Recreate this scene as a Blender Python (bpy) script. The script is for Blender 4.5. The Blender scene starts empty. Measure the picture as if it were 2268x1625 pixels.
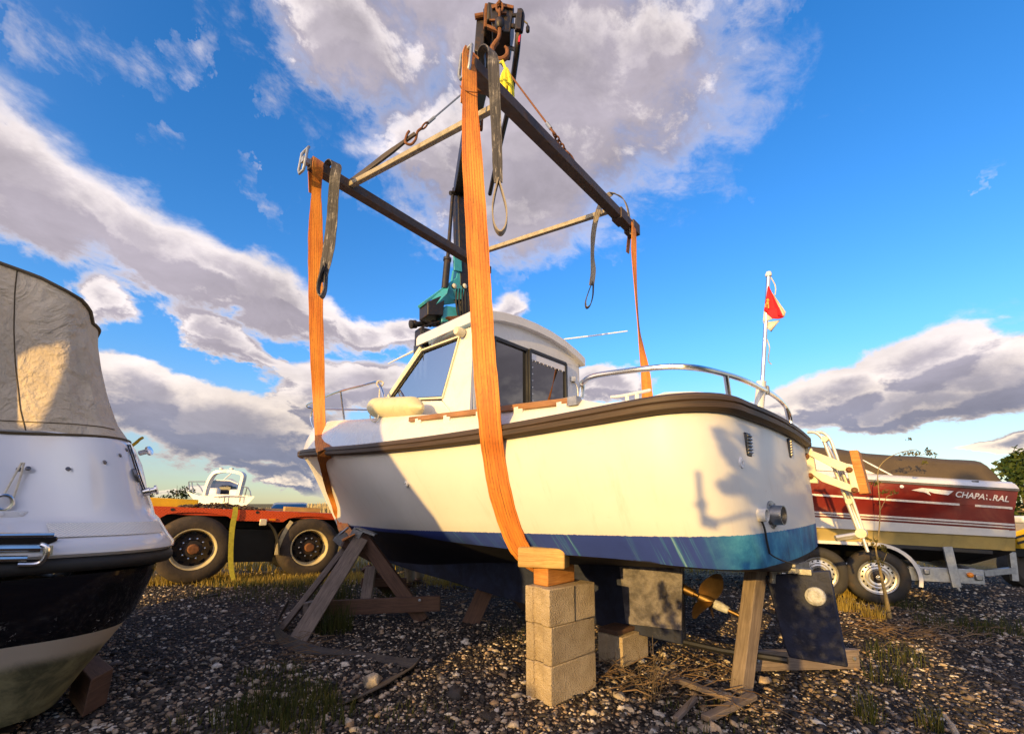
import bpy, math, random
import numpy as np
from mathutils import Vector, Matrix
from mathutils.bvhtree import BVHTree

C = bpy.context.scene.collection
sc = bpy.context.scene
PI = math.pi
R = math.radians
rnd = random.Random(7)
rng = np.random.default_rng(11)

# ------------------------------------------------------------------ camera
CAM_H, PITCH, FPX, U0, V0 = 1.1, R(7), 1000.0, 1134.0, 992.0     # picture measured on a 2268 x 1625 grid
cam_d = bpy.data.cameras.new('camera')
cam = bpy.data.objects.new('camera', cam_d)
C.objects.link(cam)
cam.location = (0, 0, CAM_H)
cam.rotation_euler = (PI/2 + PITCH, 0, 0)
cam_d.sensor_width = 36.0
cam_d.lens = 36.0 * FPX / 2268.0
cam_d.shift_y = (V0 - 812.5) / 2268.0
cam_d.clip_start, cam_d.clip_end = 0.05, 3000
sc.camera = cam
sc.view_settings.view_transform = 'Standard'
sc.view_settings.look = 'None'
sc.view_settings.exposure = 0.25
sc.view_settings.gamma = 1.0
sc.view_settings.use_curve_mapping = False

# ------------------------------------------------------------------ sun
SUN_AZ = math.atan2(-0.56, -0.83)        # compass angle from +Y towards +X, direction TO the sun
SUN_EL = R(11)
TO_SUN = Vector((math.sin(SUN_AZ)*math.cos(SUN_EL), math.cos(SUN_AZ)*math.cos(SUN_EL), math.sin(SUN_EL)))
sun_d = bpy.data.lights.new('sun', 'SUN')
sun_d.energy = 4.9
sun_d.angle = R(0.5)
sun_d.color = (1.0, 0.63, 0.19)
sun = bpy.data.objects.new('sun', sun_d)
C.objects.link(sun)
sun.rotation_euler = TO_SUN.to_track_quat('Z', 'Y').to_euler()
sun.location = (-8, -12, 12)

# ------------------------------------------------------------------ measuring helpers: a sight line through the picture
CP, SP = math.cos(PITCH), math.sin(PITCH)
EYE = Vector((0, 0, CAM_H))
def ray(u, v):
    x, y = (u-U0)/FPX, (V0-v)/FPX
    return Vector((x, CP - SP*y, SP + CP*y))
def aY(u, v, Y):
    r = ray(u, v); return EYE + r*(Y/r.y)
def aZ(u, v, z):
    r = ray(u, v); return EYE + r*((z-CAM_H)/r.z)
def aP(u, v, p, n):
    r = ray(u, v); n = Vector(n); return EYE + r*((Vector(p)-EYE).dot(n)/r.dot(n))
def pix(p):
    d = Vector(p) - EYE
    f = CP*d.y + SP*d.z
    return U0 + FPX*d.x/f, V0 - FPX*(CP*d.z - SP*d.y)/f

# ------------------------------------------------------------------ node helpers
class NT:
    def __init__(s, tree): s.t = tree; s.n = tree.nodes; s.l = tree.links
    def node(s, kind, **kw):
        n = s.n.new(kind)
        for k, v in kw.items(): setattr(n, k, v)
        return n
    def put(s, sock, v):
        if hasattr(v, 'is_output'): s.l.new(v, sock)
        elif v is not None:
            if hasattr(sock.default_value, '__len__') and not hasattr(v, '__len__'): v = (v,)*len(sock.default_value)
            if hasattr(sock.default_value, '__len__') and len(sock.default_value) == 4 and len(v) == 3: v = (*v, 1)
            sock.default_value = v
    def m(s, op, a, b=None, c=None, clamp=False):
        n = s.node('ShaderNodeMath', operation=op, use_clamp=clamp)
        s.put(n.inputs[0], a)
        if b is not None: s.put(n.inputs[1], b)
        if c is not None: s.put(n.inputs[2], c)
        return n.outputs[0]
    def vm(s, op, a, b=None):
        n = s.node('ShaderNodeVectorMath', operation=op)
        s.put(n.inputs[0], a)
        if b is not None: s.put(n.inputs[1], b)
        return n.outputs[0]
    def noise(s, vec, scale, detail=4, rough=0.55, dist=0.0):
        n = s.node('ShaderNodeTexNoise')
        if vec is not None: s.put(n.inputs['Vector'], vec)
        s.put(n.inputs['Scale'], scale); s.put(n.inputs['Detail'], detail)
        s.put(n.inputs['Roughness'], rough); s.put(n.inputs['Distortion'], dist)
        return n.outputs['Fac']
    def voro(s, vec, scale, feature='F1', out='Distance'):
        n = s.node('ShaderNodeTexVoronoi', feature=feature)
        s.put(n.inputs['Vector'], vec); s.put(n.inputs['Scale'], scale)
        return n.outputs[out]
    def ramp(s, fac, stops):
        n = s.node('ShaderNodeValToRGB')
        while len(n.color_ramp.elements) < len(stops): n.color_ramp.elements.new(0.5)
        for e, (p, c) in zip(n.color_ramp.elements, stops):
            e.position = p; e.color = (*c, 1) if hasattr(c, '__len__') else (c, c, c, 1)
        s.put(n.inputs[0], fac); return n.outputs[0]
    def mix(s, fac, a, b, kind='MIX'):
        n = s.node('ShaderNodeMix', data_type='RGBA', blend_type=kind)
        s.put(n.inputs[0], fac); s.put(n.inputs[6], a); s.put(n.inputs[7], b)
        return n.outputs[2]
    def mapr(s, v, a, b, c=0.0, d=1.0, smooth=True):
        n = s.node('ShaderNodeMapRange', interpolation_type='SMOOTHSTEP' if smooth else 'LINEAR')
        s.put(n.inputs[0], v); s.put(n.inputs[1], a); s.put(n.inputs[2], b); s.put(n.inputs[3], c); s.put(n.inputs[4], d)
        return n.outputs[0]
    def xyz(s, vec):
        n = s.node('ShaderNodeSeparateXYZ'); s.put(n.inputs[0], vec); return n.outputs
    def comb(s, x, y, z):
        n = s.node('ShaderNodeCombineXYZ')
        for i, q in enumerate((x, y, z)): s.put(n.inputs[i], q)
        return n.outputs[0]

# ------------------------------------------------------------------ sky: blue sky with banks of evening cloud, laid out by compass angle and height
def ang(u, v):
    d = ray(u, v).normalized(); return math.atan2(d.x, d.y), math.asin(d.z)
def blob(u, v, ru, rv, rot=0.0, k=1.0):
    a0, e0 = ang(u, v)
    a1, _ = ang(u+ru*0.5, v); a2, _ = ang(u-ru*0.5, v)
    _, e1 = ang(u, v-rv*0.5); _, e2 = ang(u, v+rv*0.5)
    return (a0, e0, abs(a1-a2), abs(e1-e2), R(rot), k)
# picture column, row, half width, half height, tilt, weight
BLOBS = [blob(1040, -80, 600, 260, 0, 1.15), blob(1180, 110, 430, 290, -14, 1.15), blob(1150, 330, 330, 210, 0, 1.1), blob(1420, 120, 210, 200, 0, .6), blob(1130, 470, 270, 120, 0, .7), blob(760, 60, 260, 170, -10, 1.0), blob(960, 350, 160, 100, -20, .8),
         blob(60, 400, 330, 150, -24), blob(300, 520, 330, 110, -20), blob(560, 640, 330, 80, -17), blob(780, 735, 190, 42, -10, .8),
         blob(480, 740, 130, 55, -14, .8), blob(560, 790, 120, 30, -10, .5),
         blob(330, 870, 240, 70, -8, 1.1), blob(540, 950, 300, 80, -6, 1.2), blob(740, 1000, 220, 60, -4, 1.1), blob(400, 930, 220, 50, -6, .9), blob(800, 850, 200, 60, 6, .8), blob(700, 870, 110, 60, 0, .6),
         blob(620, 1060, 130, 35, -12), blob(520, 1030, 60, 28, 0, .8), blob(360, 1085, 200, 14, 0, .35),
         blob(2040, 790, 190, 80, 14, 1.0), blob(2180, 830, 270, 90, 4, 1.2), blob(1830, 880, 200, 60, 8, 1.1), blob(2010, 895, 360, 60, 2, 1.2), blob(2230, 975, 150, 25, 8, .8),
         blob(1360, 850, 120, 45, 0, .9), blob(1700, 900, 90, 20, 0, .6), blob(1120, 690, 60, 40, 0, .7), blob(200, 650, 110, 70, 0, .6), blob(900, 745, 90, 35, 0, .7),
         ]
WISPS = [blob(350, 320, 75, 40, -24), blob(2185, 378, 60, 24, 20), blob(370, 85, 110, 60, 0), blob(180, 95, 150, 90, 20), blob(1300, 530, 330, 55, 6), blob(700, 190, 230, 60, -20), blob(1580, 130, 190, 230, 0), blob(620, 440, 120, 30, -30), blob(860, 400, 130, 60, 0), blob(1000, 1040, 700, 60, 0), blob(300, 990, 260, 60, 0), blob(1250, 440, 330, 150, 0), blob(560, 120, 170, 90, -20), blob(2090, 740, 110, 60, 10)]
# banks outside the frame, so that what the scene reflects is a whole sky
BLOBS += [(a, e, w, h, 0.0, .9) for a, e, w, h in ((1.5, .35, .5, .2), (2.3, .2, .6, .12), (-1.95, .16, .3, .08), (-2.4, .5, .45, .2), (3.0, .35, .5, .14), (-1.35, .12, .3, .07), (1.4, .1, .35, .06))]

world = bpy.data.worlds.new("World")
sc.world = world
world.use_nodes = True
world.node_tree.nodes.clear()
g = bpy.data.node_groups.new('cloud_density', 'ShaderNodeTree')
g.interface.new_socket('Az', in_out='INPUT', socket_type='NodeSocketFloat')
g.interface.new_socket('El', in_out='INPUT', socket_type='NodeSocketFloat')
g.interface.new_socket('Density', in_out='OUTPUT', socket_type='NodeSocketFloat')
n = NT(g)
gi, go = n.node('NodeGroupInput'), n.node('NodeGroupOutput')
az, el = gi.outputs[0], gi.outputs[1]
p3 = n.comb(az, n.m('MULTIPLY', el, 1.55), 0.37)
big = n.noise(p3, 3.4, 9, 0.60, 0.35)
fine = n.noise(n.comb(n.m('ADD', az, n.m('MULTIPLY', el, 0.5)), n.m('MULTIPLY', el, 1.5), 3.1), 11.0, 9, 0.66, 0.3)
mid_ = n.noise(n.comb(az, n.m('MULTIPLY', el, 1.7), 7.7), 7.5, 6, 0.6, 0.2)
warp = n.m('ADD', n.m('MULTIPLY', n.m('SUBTRACT', big, 0.5), 0.22), n.m('MULTIPLY', n.m('SUBTRACT', mid_, 0.5), 0.14))
warp2 = n.m('ADD', n.m('MULTIPLY', n.m('SUBTRACT', mid_, 0.5), 0.09), n.m('MULTIPLY', n.m('SUBTRACT', fine, 0.5), 0.04))
best = None
for a0, e0, ra, re, rot, k in BLOBS:
    da = n.m('ADD', n.m('SUBTRACT', az, a0), warp); de = n.m('ADD', n.m('SUBTRACT', el, e0), warp2)
    c_, s_ = math.cos(rot), math.sin(rot)
    x = n.m('MULTIPLY_ADD', da, c_/ra, n.m('MULTIPLY', de, s_/ra))
    y = n.m('MULTIPLY_ADD', da, -s_/re, n.m('MULTIPLY', de, c_/re))
    w = n.m('SUBTRACT', 1.0, n.m('SQRT', n.m('ADD', n.m('MULTIPLY', x, x), n.m('MULTIPLY', y, y))))
    w = n.m('ADD', w, (k-1.0)*0.32)
    best = w if best is None else n.m('SMOOTH_MAX', best, w, 0.12)
best = n.m('MAXIMUM', best, -0.55)
dens = n.m('ADD', n.m('MULTIPLY', best, 1.5), n.m('ADD', n.m('MULTIPLY', n.m('SUBTRACT', big, 0.5), 1.75), n.m('MULTIPLY', n.m('SUBTRACT', fine, 0.5), 1.35)))
dens = n.m('ADD', dens, 0.10)
n.l.new(dens, go.inputs[0])

n = NT(world.node_tree)
tc = n.node('ShaderNodeTexCoord')
X, Y_, Z_ = n.xyz(n.vm('NORMALIZE', tc.outputs['Generated']))
az = n.m('ARCTAN2', X, Y_)
el = n.m('ARCSINE', Z_)
def dens_at(da, de):
    q = n.node('ShaderNodeGroup', node_tree=g)
    n.put(q.inputs[0], n.m('ADD', az, da)); n.put(q.inputs[1], n.m('ADD', el, de))
    return q.outputs[0]
d0, d1 = dens_at(0, 0), dens_at(-0.018, 0.035)
alpha = n.mapr(d0, n.mapr(el, 0.2, 0.6, -0.05, -0.22), n.mapr(el, 0.2, 0.6, 0.30, 0.90))
wisp = None
wn = n.noise(n.comb(n.m('ADD', az, n.m('MULTIPLY', el, 0.8)), n.m('MULTIPLY', el, 1.8), 5.5), 7.0, 9, 0.68, 0.15)
wa_ = n.m('MULTIPLY', n.m('SUBTRACT', n.noise(n.comb(az, el, 2.2), 5.0, 6, 0.65), 0.5), 0.42)
wb_ = n.m('MULTIPLY', n.m('SUBTRACT', n.noise(n.comb(az, el, 8.2), 7.0, 6, 0.65), 0.5), 0.26)
for a0, e0, ra, re, rot, k in WISPS:
    da, de = n.m('ADD', n.m('SUBTRACT', az, a0), wa_), n.m('ADD', n.m('SUBTRACT', el, e0), wb_)
    c_, s_ = math.cos(rot), math.sin(rot)
    x = n.m('MULTIPLY_ADD', da, c_/ra, n.m('MULTIPLY', de, s_/ra)); y = n.m('MULTIPLY_ADD', da, -s_/re, n.m('MULTIPLY', de, c_/re))
    w = n.m('SUBTRACT', 1.0, n.m('ADD', n.m('MULTIPLY', x, x), n.m('MULTIPLY', y, y)), clamp=True)
    wisp = w if wisp is None else n.m('MAXIMUM', wisp, w)
wisp = n.m('MULTIPLY', n.m('MULTIPLY', n.m('POWER', wisp, 0.6), n.mapr(wn, 0.42, 0.78)), 0.75)
alpha = n.m('MAXIMUM', alpha, wisp)
alpha = n.m('MULTIPLY', alpha, n.mapr(el, 0.0, 0.03))
rim = n.mapr(d0, 0.60, 0.10)                                      # thin edges scatter more light
top = n.mapr(n.m('SUBTRACT', d0, d1), -0.12, 0.34)                  # the side turned to the light
low = n.mapr(el, 0.30, 0.06)
body = n.mix(low, (0.45, 0.405, 0.47), (0.23, 0.25, 0.345))
lit = n.mix(low, (0.95, 0.86, 0.86), (1.08, 0.90, 0.72))
top = n.m('MULTIPLY', top, n.mapr(d0, 1.5, 0.55, 0.12, 1.0))
ccol = n.mix(n.m('MAXIMUM', n.m('MULTIPLY', rim, n.mapr(el, 0.05, 0.4, 0.45, 0.85)), top), body, lit)
ccol = n.mix(0.6, ccol, n.mix(1.0, ccol, n.ramp(n.noise(n.comb(az, n.m('MULTIPLY', el, 2.0), 9.0), 5.0, 8, 0.62, 0.4), [(0.3, 0.66), (0.7, 1.3)]), 'MULTIPLY'))
sky = n.node('ShaderNodeTexSky', sky_type='NISHITA', sun_disc=False, sun_elevation=SUN_EL, sun_rotation=SUN_AZ % (2*PI), altitude=300, air_density=1.0, dust_density=0.3, ozone_density=2.5)
hsv = n.node('ShaderNodeHueSaturation'); n.put(hsv.inputs['Hue'], 0.510); n.put(hsv.inputs['Saturation'], n.mapr(el, 0.0, 0.30, 0.88, 1.30)); n.put(hsv.inputs['Value'], n.mapr(el, 0.0, 0.34, 1.15, 2.35)); n.l.new(sky.outputs[0], hsv.inputs['Color'])
bg1 = n.node('ShaderNodeBackground'); n.l.new(hsv.outputs[0], bg1.inputs[0]); bg1.inputs[1].default_value = 0.12
bg2 = n.node('ShaderNodeBackground'); n.l.new(ccol, bg2.inputs[0]); bg2.inputs[1].default_value = 0.90
mx = n.node('ShaderNodeMixShader'); n.l.new(alpha, mx.inputs[0]); n.l.new(bg1.outputs[0], mx.inputs[1]); n.l.new(bg2.outputs[0], mx.inputs[2])
# added warm glow round the low sun, behind the camera, to lift the shade
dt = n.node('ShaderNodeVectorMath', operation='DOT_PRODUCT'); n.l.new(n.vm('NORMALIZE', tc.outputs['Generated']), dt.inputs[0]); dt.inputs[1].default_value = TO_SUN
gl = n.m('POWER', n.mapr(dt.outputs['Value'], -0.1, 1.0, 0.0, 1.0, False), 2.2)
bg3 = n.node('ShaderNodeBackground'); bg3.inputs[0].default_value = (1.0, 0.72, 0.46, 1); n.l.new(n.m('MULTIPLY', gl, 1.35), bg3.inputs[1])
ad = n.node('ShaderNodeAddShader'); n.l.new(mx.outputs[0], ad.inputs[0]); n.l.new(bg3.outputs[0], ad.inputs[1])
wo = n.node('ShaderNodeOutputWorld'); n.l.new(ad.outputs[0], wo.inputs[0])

# ------------------------------------------------------------------ materials
MAT = {}
def mat(name, build):
    m = bpy.data.materials.new(name); m.use_nodes = True
    m.node_tree.nodes.clear()
    n = NT(m.node_tree)
    out = n.node('ShaderNodeOutputMaterial')
    sh = build(n)
    n.l.new(sh, out.inputs[0])
    MAT[name] = m
    return m
def obj_co(n): return n.node('ShaderNodeTexCoord').outputs['Object']
def uv_co(n): return n.node('ShaderNodeTexCoord').outputs['UV']
def bsdf(n, col, rough=0.5, metal=0.0, coat=0.0, height=None, bump=0.3, dist=0.01, spec=None):
    b = n.node('ShaderNodeBsdfPrincipled')
    n.put(b.inputs['Base Color'], col); n.put(b.inputs['Roughness'], rough); n.put(b.inputs['Metallic'], metal)
    if coat: n.put(b.inputs['Coat Weight'], coat); n.put(b.inputs['Coat Roughness'], 0.06)
    if spec is not None: n.put(b.inputs['Specular IOR Level'], spec)
    if height is not None:
        bm = n.node('ShaderNodeBump'); n.put(bm.inputs['Strength'], bump); n.put(bm.inputs['Distance'], dist)
        n.put(bm.inputs['Height'], height); n.l.new(bm.outputs[0], b.inputs['Normal'])
    return b.outputs[0]
def plain(name, col, rough=0.5, metal=0.0, coat=0.0, var=0.18, scale=9.0, bump=0.15, bscale=60.0, dist=0.004, dirt=None, dirt_amt=0.4):
    def f(n):
        co = obj_co(n)
        k = n.noise(co, scale, 6, 0.62)
        c = n.mix(1.0, col, n.ramp(k, [(0.25, 1-var), (0.75, 1+var)]), 'MULTIPLY')
        r = rough
        if dirt is not None:
            q = n.mapr(n.noise(co, scale*0.7, 8, 0.7, 0.6), 0.5, 0.72)
            c = n.mix(n.m('MULTIPLY', q, dirt_amt), c, dirt)
            r = n.m('ADD', n.m('MULTIPLY', q, 0.25), rough, clamp=True)
        return bsdf(n, c, r, metal, coat, n.noise(co, bscale, 4, 0.6), bump, dist)
    return mat(name, f)
def timber(name, a, b, knots=(0.10, 0.05, 0.03), rough=0.75):
    def f(n):
        x, y, z = n.xyz(uv_co(n))
        st = n.comb(n.m('MULTIPLY', x, 1.6), n.m('MULTIPLY', y, 26.0), n.m('MULTIPLY', z, 1.0))
        gr = n.noise(st, 3.0, 6, 0.65, 1.2)
        blot = n.noise(obj_co(n), 5.0, 4, 0.6)
        c = n.mix(n.mapr(gr, 0.3, 0.72), a, b)
        c = n.mix(1.0, c, n.ramp(blot, [(0.25, 0.7), (0.75, 1.15)]), 'MULTIPLY')
        kn = n.voro(n.comb(n.m('MULTIPLY', x, 3.2), n.m('MULTIPLY', y, 9.0), 0.2), 1.0)
        c = n.mix(n.m('MULTIPLY', n.mapr(kn, 0.16, 0.07), 0.8), c, knots)
        return bsdf(n, c, rough, 0, 0, gr, 0.5, 0.004)
    return mat(name, f)

plain('gelcoat', (0.72, 0.70, 0.66), 0.26, 0, 0.35, 0.05, 5, 0.03, 30, dirt=(0.48, 0.40, 0.30), dirt_amt=0.22)
plain('gelcoat_clean', (0.74, 0.73, 0.73), 0.16, 0, 0.6, 0.03, 4, 0.01, 8)
plain('cream_paint', (0.74, 0.68, 0.50), 0.45, 0, 0, 0.08, 12, 0.1, dirt=(0.35, 0.2, 0.08), dirt_amt=0.3)
plain('pale_steel', (0.74, 0.70, 0.60), 0.34, 0.55, 0, 0.12, 20, 0.05)
plain('chrome', (0.78, 0.76, 0.72), 0.20, 1.0, 0, 0.08, 20, 0.02)
plain('dull_steel', (0.36, 0.36, 0.36), 0.45, 1.0, 0, 0.3, 20, 0.2)
plain('galvanised', (0.36, 0.38, 0.40), 0.5, 0.7, 0, 0.25, 30, 0.1)
plain('black_paint', (0.016, 0.016, 0.017), 0.38, 0, 0, 0.3, 10, 0.1)
plain('black_rubber', (0.02, 0.019, 0.018), 0.65, 0, 0, 0.3, 20, 0.2)
plain('black_gloss', (0.006, 0.006, 0.009), 0.12, 0, 0.5, 0.2, 6, 0.02, 12)
plain('frame_steel', (0.085, 0.058, 0.044), 0.55, 0.25, 0, 0.35, 14, 0.3, 80, dirt=(0.16, 0.075, 0.03), dirt_amt=0.5)
plain('strut_steel', (0.34, 0.29, 0.20), 0.6, 0.2, 0, 0.3, 18, 0.3, 80, dirt=(0.14, 0.07, 0.03), dirt_amt=0.5)
plain('rust', (0.19, 0.075, 0.028), 0.8, 0.1, 0, 0.4, 30, 0.6, 120)
plain('crane_black', (0.022, 0.018, 0.016), 0.45, 0.2, 0, 0.4, 14, 0.2, dirt=(0.12, 0.055, 0.02), dirt_amt=0.55)
plain('teal_paint', (0.05, 0.34, 0.40), 0.38, 0, 0.2, 0.15, 8, 0.05, dirt=(0.12, 0.09, 0.06), dirt_amt=0.35)
plain('yellow_rope', (0.72, 0.62, 0.03), 0.75, 0, 0, 0.25, 40, 0.6, 60, 0.01)
plain('rope_white', (0.68, 0.60, 0.45), 0.8, 0, 0, 0.2, 60, 0.5, 150)
plain('fender_vinyl', (0.66, 0.58, 0.34), 0.42, 0, 0, 0.10, 14, 0.1, dirt=(0.30, 0.20, 0.08), dirt_amt=0.35)
plain('red_cloth', (0.62, 0.012, 0.02), 0.8, 0, 0, 0.1, 20, 0.1)
plain('white_cloth', (0.62, 0.58, 0.52), 0.85, 0, 0, 0.08, 20, 0.1)
plain('gold_cloth', (0.55, 0.30, 0.06), 0.8, 0, 0, 0.1, 20, 0.1)
plain('bronze', (0.22, 0.14, 0.06), 0.5, 1.0, 0, 0.3, 16, 0.2)
plain('zinc', (0.50, 0.50, 0.49), 0.75, 0.2, 0, 0.35, 40, 0.8, 60, 0.01)
plain('deck_orange', (0.62, 0.075, 0.012), 0.42, 0, 0, 0.15, 8, 0.1, dirt=(0.13, 0.06, 0.03), dirt_amt=0.45)
plain('yellow_paint', (0.70, 0.42, 0.012), 0.4, 0, 0, 0.12, 6, 0.1, dirt=(0.2, 0.1, 0.03), dirt_amt=0.3)
plain('rim_cream', (0.62, 0.52, 0.30), 0.5, 0, 0, 0.15, 12, 0.1, dirt=(0.16, 0.09, 0.04), dirt_amt=0.5)
plain('hub_dark', (0.035, 0.028, 0.024), 0.55, 0.3, 0, 0.4, 18, 0.3, dirt=(0.12, 0.06, 0.03), dirt_amt=0.5)
plain('tyre_dusty', (0.055, 0.041, 0.030), 0.85, 0, 0, 0.4, 7, 0.5, 50, 0.01, dirt=(0.20, 0.13, 0.07), dirt_amt=0.55)
plain('tyre_dark', (0.030, 0.027, 0.024), 0.8, 0, 0, 0.4, 8, 0.4, 50, dirt=(0.16, 0.10, 0.05), dirt_amt=0.4)
plain('rim_silver', (0.55, 0.54, 0.50), 0.35, 0.6, 0, 0.15, 14, 0.1)
plain('red_stripe', (0.17, 0.014, 0.009), 0.30, 0, 0.4, 0.18, 5, 0.03, 12, dirt=(0.30, 0.065, 0.025), dirt_amt=0.6)
plain('olive_bottom', (0.36, 0.27, 0.09), 0.45, 0, 0.1, 0.2, 5, 0.05, dirt=(0.14, 0.11, 0.05), dirt_amt=0.5)
plain('tarp_olive', (0.090, 0.062, 0.030), 0.8, 0, 0, 0.16, 6, 0.25, 10, 0.03)
plain('lens_amber', (0.80, 0.24, 0.01), 0.25, 0, 0.4, 0.1, 10, 0.0)
plain('lens_red', (0.55, 0.01, 0.01), 0.25, 0, 0.4, 0.1, 10, 0.0)
plain('lamp_glass', (0.70, 0.64, 0.48), 0.2, 0, 0.4, 0.05, 10, 0.0)
plain('skin', (0.50, 0.29, 0.20), 0.55, 0, 0, 0.08, 30, 0.1)
plain('khaki_cloth', (0.30, 0.235, 0.15), 0.9, 0, 0, 0.18, 14, 0.5, 18, 0.02)
plain('navy_cloth', (0.03, 0.045, 0.09), 0.9, 0, 0, 0.18, 14, 0.4, 18, 0.02)
plain('leather_brown', (0.05, 0.028, 0.016), 0.5, 0, 0, 0.2, 20, 0.2)
plain('hair_brown', (0.04, 0.025, 0.015), 0.6, 0, 0, 0.3, 60, 0.5)
plain('bark', (0.12, 0.085, 0.05), 0.9, 0, 0, 0.35, 20, 0.8, 40, 0.02)
plain('bark_pale', (0.30, 0.22, 0.09), 0.85, 0, 0, 0.35, 30, 0.6, 40, 0.01)
plain('soil', (0.10, 0.06, 0.03), 0.95, 0, 0, 0.6, 30, 1.0, 40, 0.03)
plain('stone_pale', (0.40, 0.33, 0.24), 0.85, 0, 0, 0.3, 14, 0.7, 30, 0.02)
plain('letter_white', (0.72, 0.66, 0.60), 0.5, 0, 0, 0.2, 40, 0.1)
plain('strap_yellow', (0.45, 0.40, 0.04), 0.85, 0, 0, 0.3, 20, 0.3)
plain('plug_grey', (0.16, 0.155, 0.16), 0.35, 0.6, 0, 0.2, 20, 0.05)
timber('timber_grey', (0.29, 0.225, 0.175), (0.155, 0.115, 0.090))
timber('timber_brown', (0.145, 0.075, 0.045), (0.075, 0.040, 0.026))
timber('timber_new', (0.66, 0.30, 0.075), (0.46, 0.17, 0.035), (0.2, 0.08, 0.02))
timber('teak', (0.40, 0.20, 0.075), (0.26, 0.115, 0.04), rough=0.5)
timber('ply', (0.62, 0.40, 0.14), (0.42, 0.24, 0.07))

def leafmat(name, a, b, trans=0.35):
    def f(n):
        geo = n.node('ShaderNodeNewGeometry')
        c = n.mix(geo.outputs['Random Per Island'], a, b)
        d = n.node('ShaderNodeBsdfPrincipled'); n.put(d.inputs['Base Color'], c); n.put(d.inputs['Roughness'], 0.6); n.put(d.inputs['Specular IOR Level'], 0.25)
        t = n.node('ShaderNodeBsdfTranslucent'); n.put(t.inputs[0], c)
        x = n.node('ShaderNodeMixShader'); x.inputs[0].default_value = trans
        n.l.new(d.outputs[0], x.inputs[1]); n.l.new(t.outputs[0], x.inputs[2])
        return x.outputs[0]
    return mat(name, f)
leafmat('leaf_green', (0.035, 0.070, 0.012), (0.105, 0.125, 0.02))
leafmat('leaf_dark', (0.014, 0.030, 0.008), (0.035, 0.055, 0.014), 0.2)
leafmat('leaf_olive', (0.10, 0.10, 0.02), (0.19, 0.15, 0.03))
leafmat('grass_blade', (0.028, 0.045, 0.009), (0.10, 0.095, 0.022), 0.25)
leafmat('grass_gold', (0.28, 0.19, 0.035), (0.45, 0.33, 0.07), 0.25)
leafmat('straw_blade', (0.085, 0.048, 0.022), (0.22, 0.14, 0.07), 0.1)
leafmat('reed', (0.36, 0.27, 0.12), (0.55, 0.42, 0.20), 0.1)
def f(n):
    geo = n.node('ShaderNodeNewGeometry')
    r = geo.outputs['Random Per Island']
    c = n.ramp(r, [(0.0, (0.017, 0.0135, 0.011)), (0.45, (0.047, 0.037, 0.029)), (0.66, (0.14, 0.110, 0.082)), (0.80, (0.37, 0.245, 0.140)), (0.92, (0.50, 0.41, 0.30)), (1.0, (0.75, 0.67, 0.55))])
    co = obj_co(n)
    c = n.mix(1.0, c, n.ramp(n.noise(co, 60, 5, 0.65), [(0.3, 0.62), (0.7, 1.3)]), 'MULTIPLY')
    return bsdf(n, c, 0.72, 0, 0, n.noise(co, 110, 4, 0.6), 0.5, 0.006)
mat('gravel_stone', f)
def f(n):
    co = n.node('ShaderNodeNewGeometry').outputs['Position']
    vd = n.voro(co, 38.0); vc = n.voro(co, 38.0, out='Color')
    vd2 = n.voro(co, 90.0)
    r_ = n.xyz(vc)[0]
    c = n.ramp(r_, [(0.0, (0.010, 0.0075, 0.006)), (0.5, (0.032, 0.024, 0.018)), (0.75, (0.10, 0.072, 0.050)), (0.92, (0.26, 0.18, 0.115)), (1.0, (0.46, 0.38, 0.29))])
    c = n.mix(n.mapr(vd, 0.30, 0.62), c, (0.010, 0.008, 0.007))
    zone = n.noise(co, 0.55, 5, 0.6)
    c = n.mix(n.m('MULTIPLY', n.mapr(zone, 0.50, 0.66), 0.75), c, n.mix(n.noise(co, 45, 5, 0.7), (0.045, 0.025, 0.013), (0.14, 0.085, 0.045)))
    far = n.m('MULTIPLY', n.xyz(co)[1], 1.0)
    grass = n.mix(n.noise(co, 3.0, 6, 0.7), (0.10, 0.085, 0.025), (0.25, 0.18, 0.055))
    c = n.mix(n.mapr(n.m('ADD', far, n.m('MULTIPLY', zone, 3.0)), 8.6, 10.5), c, grass)
    h = n.m('ADD', n.m('MULTIPLY', n.mapr(vd, 0.6, 0.0), 1.0), n.m('MULTIPLY', vd2, 0.3))
    return bsdf(n, c, 0.85, 0, 0, h, 1.0, 0.03, 0.3)
mat('gravel_ground', f)
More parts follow.
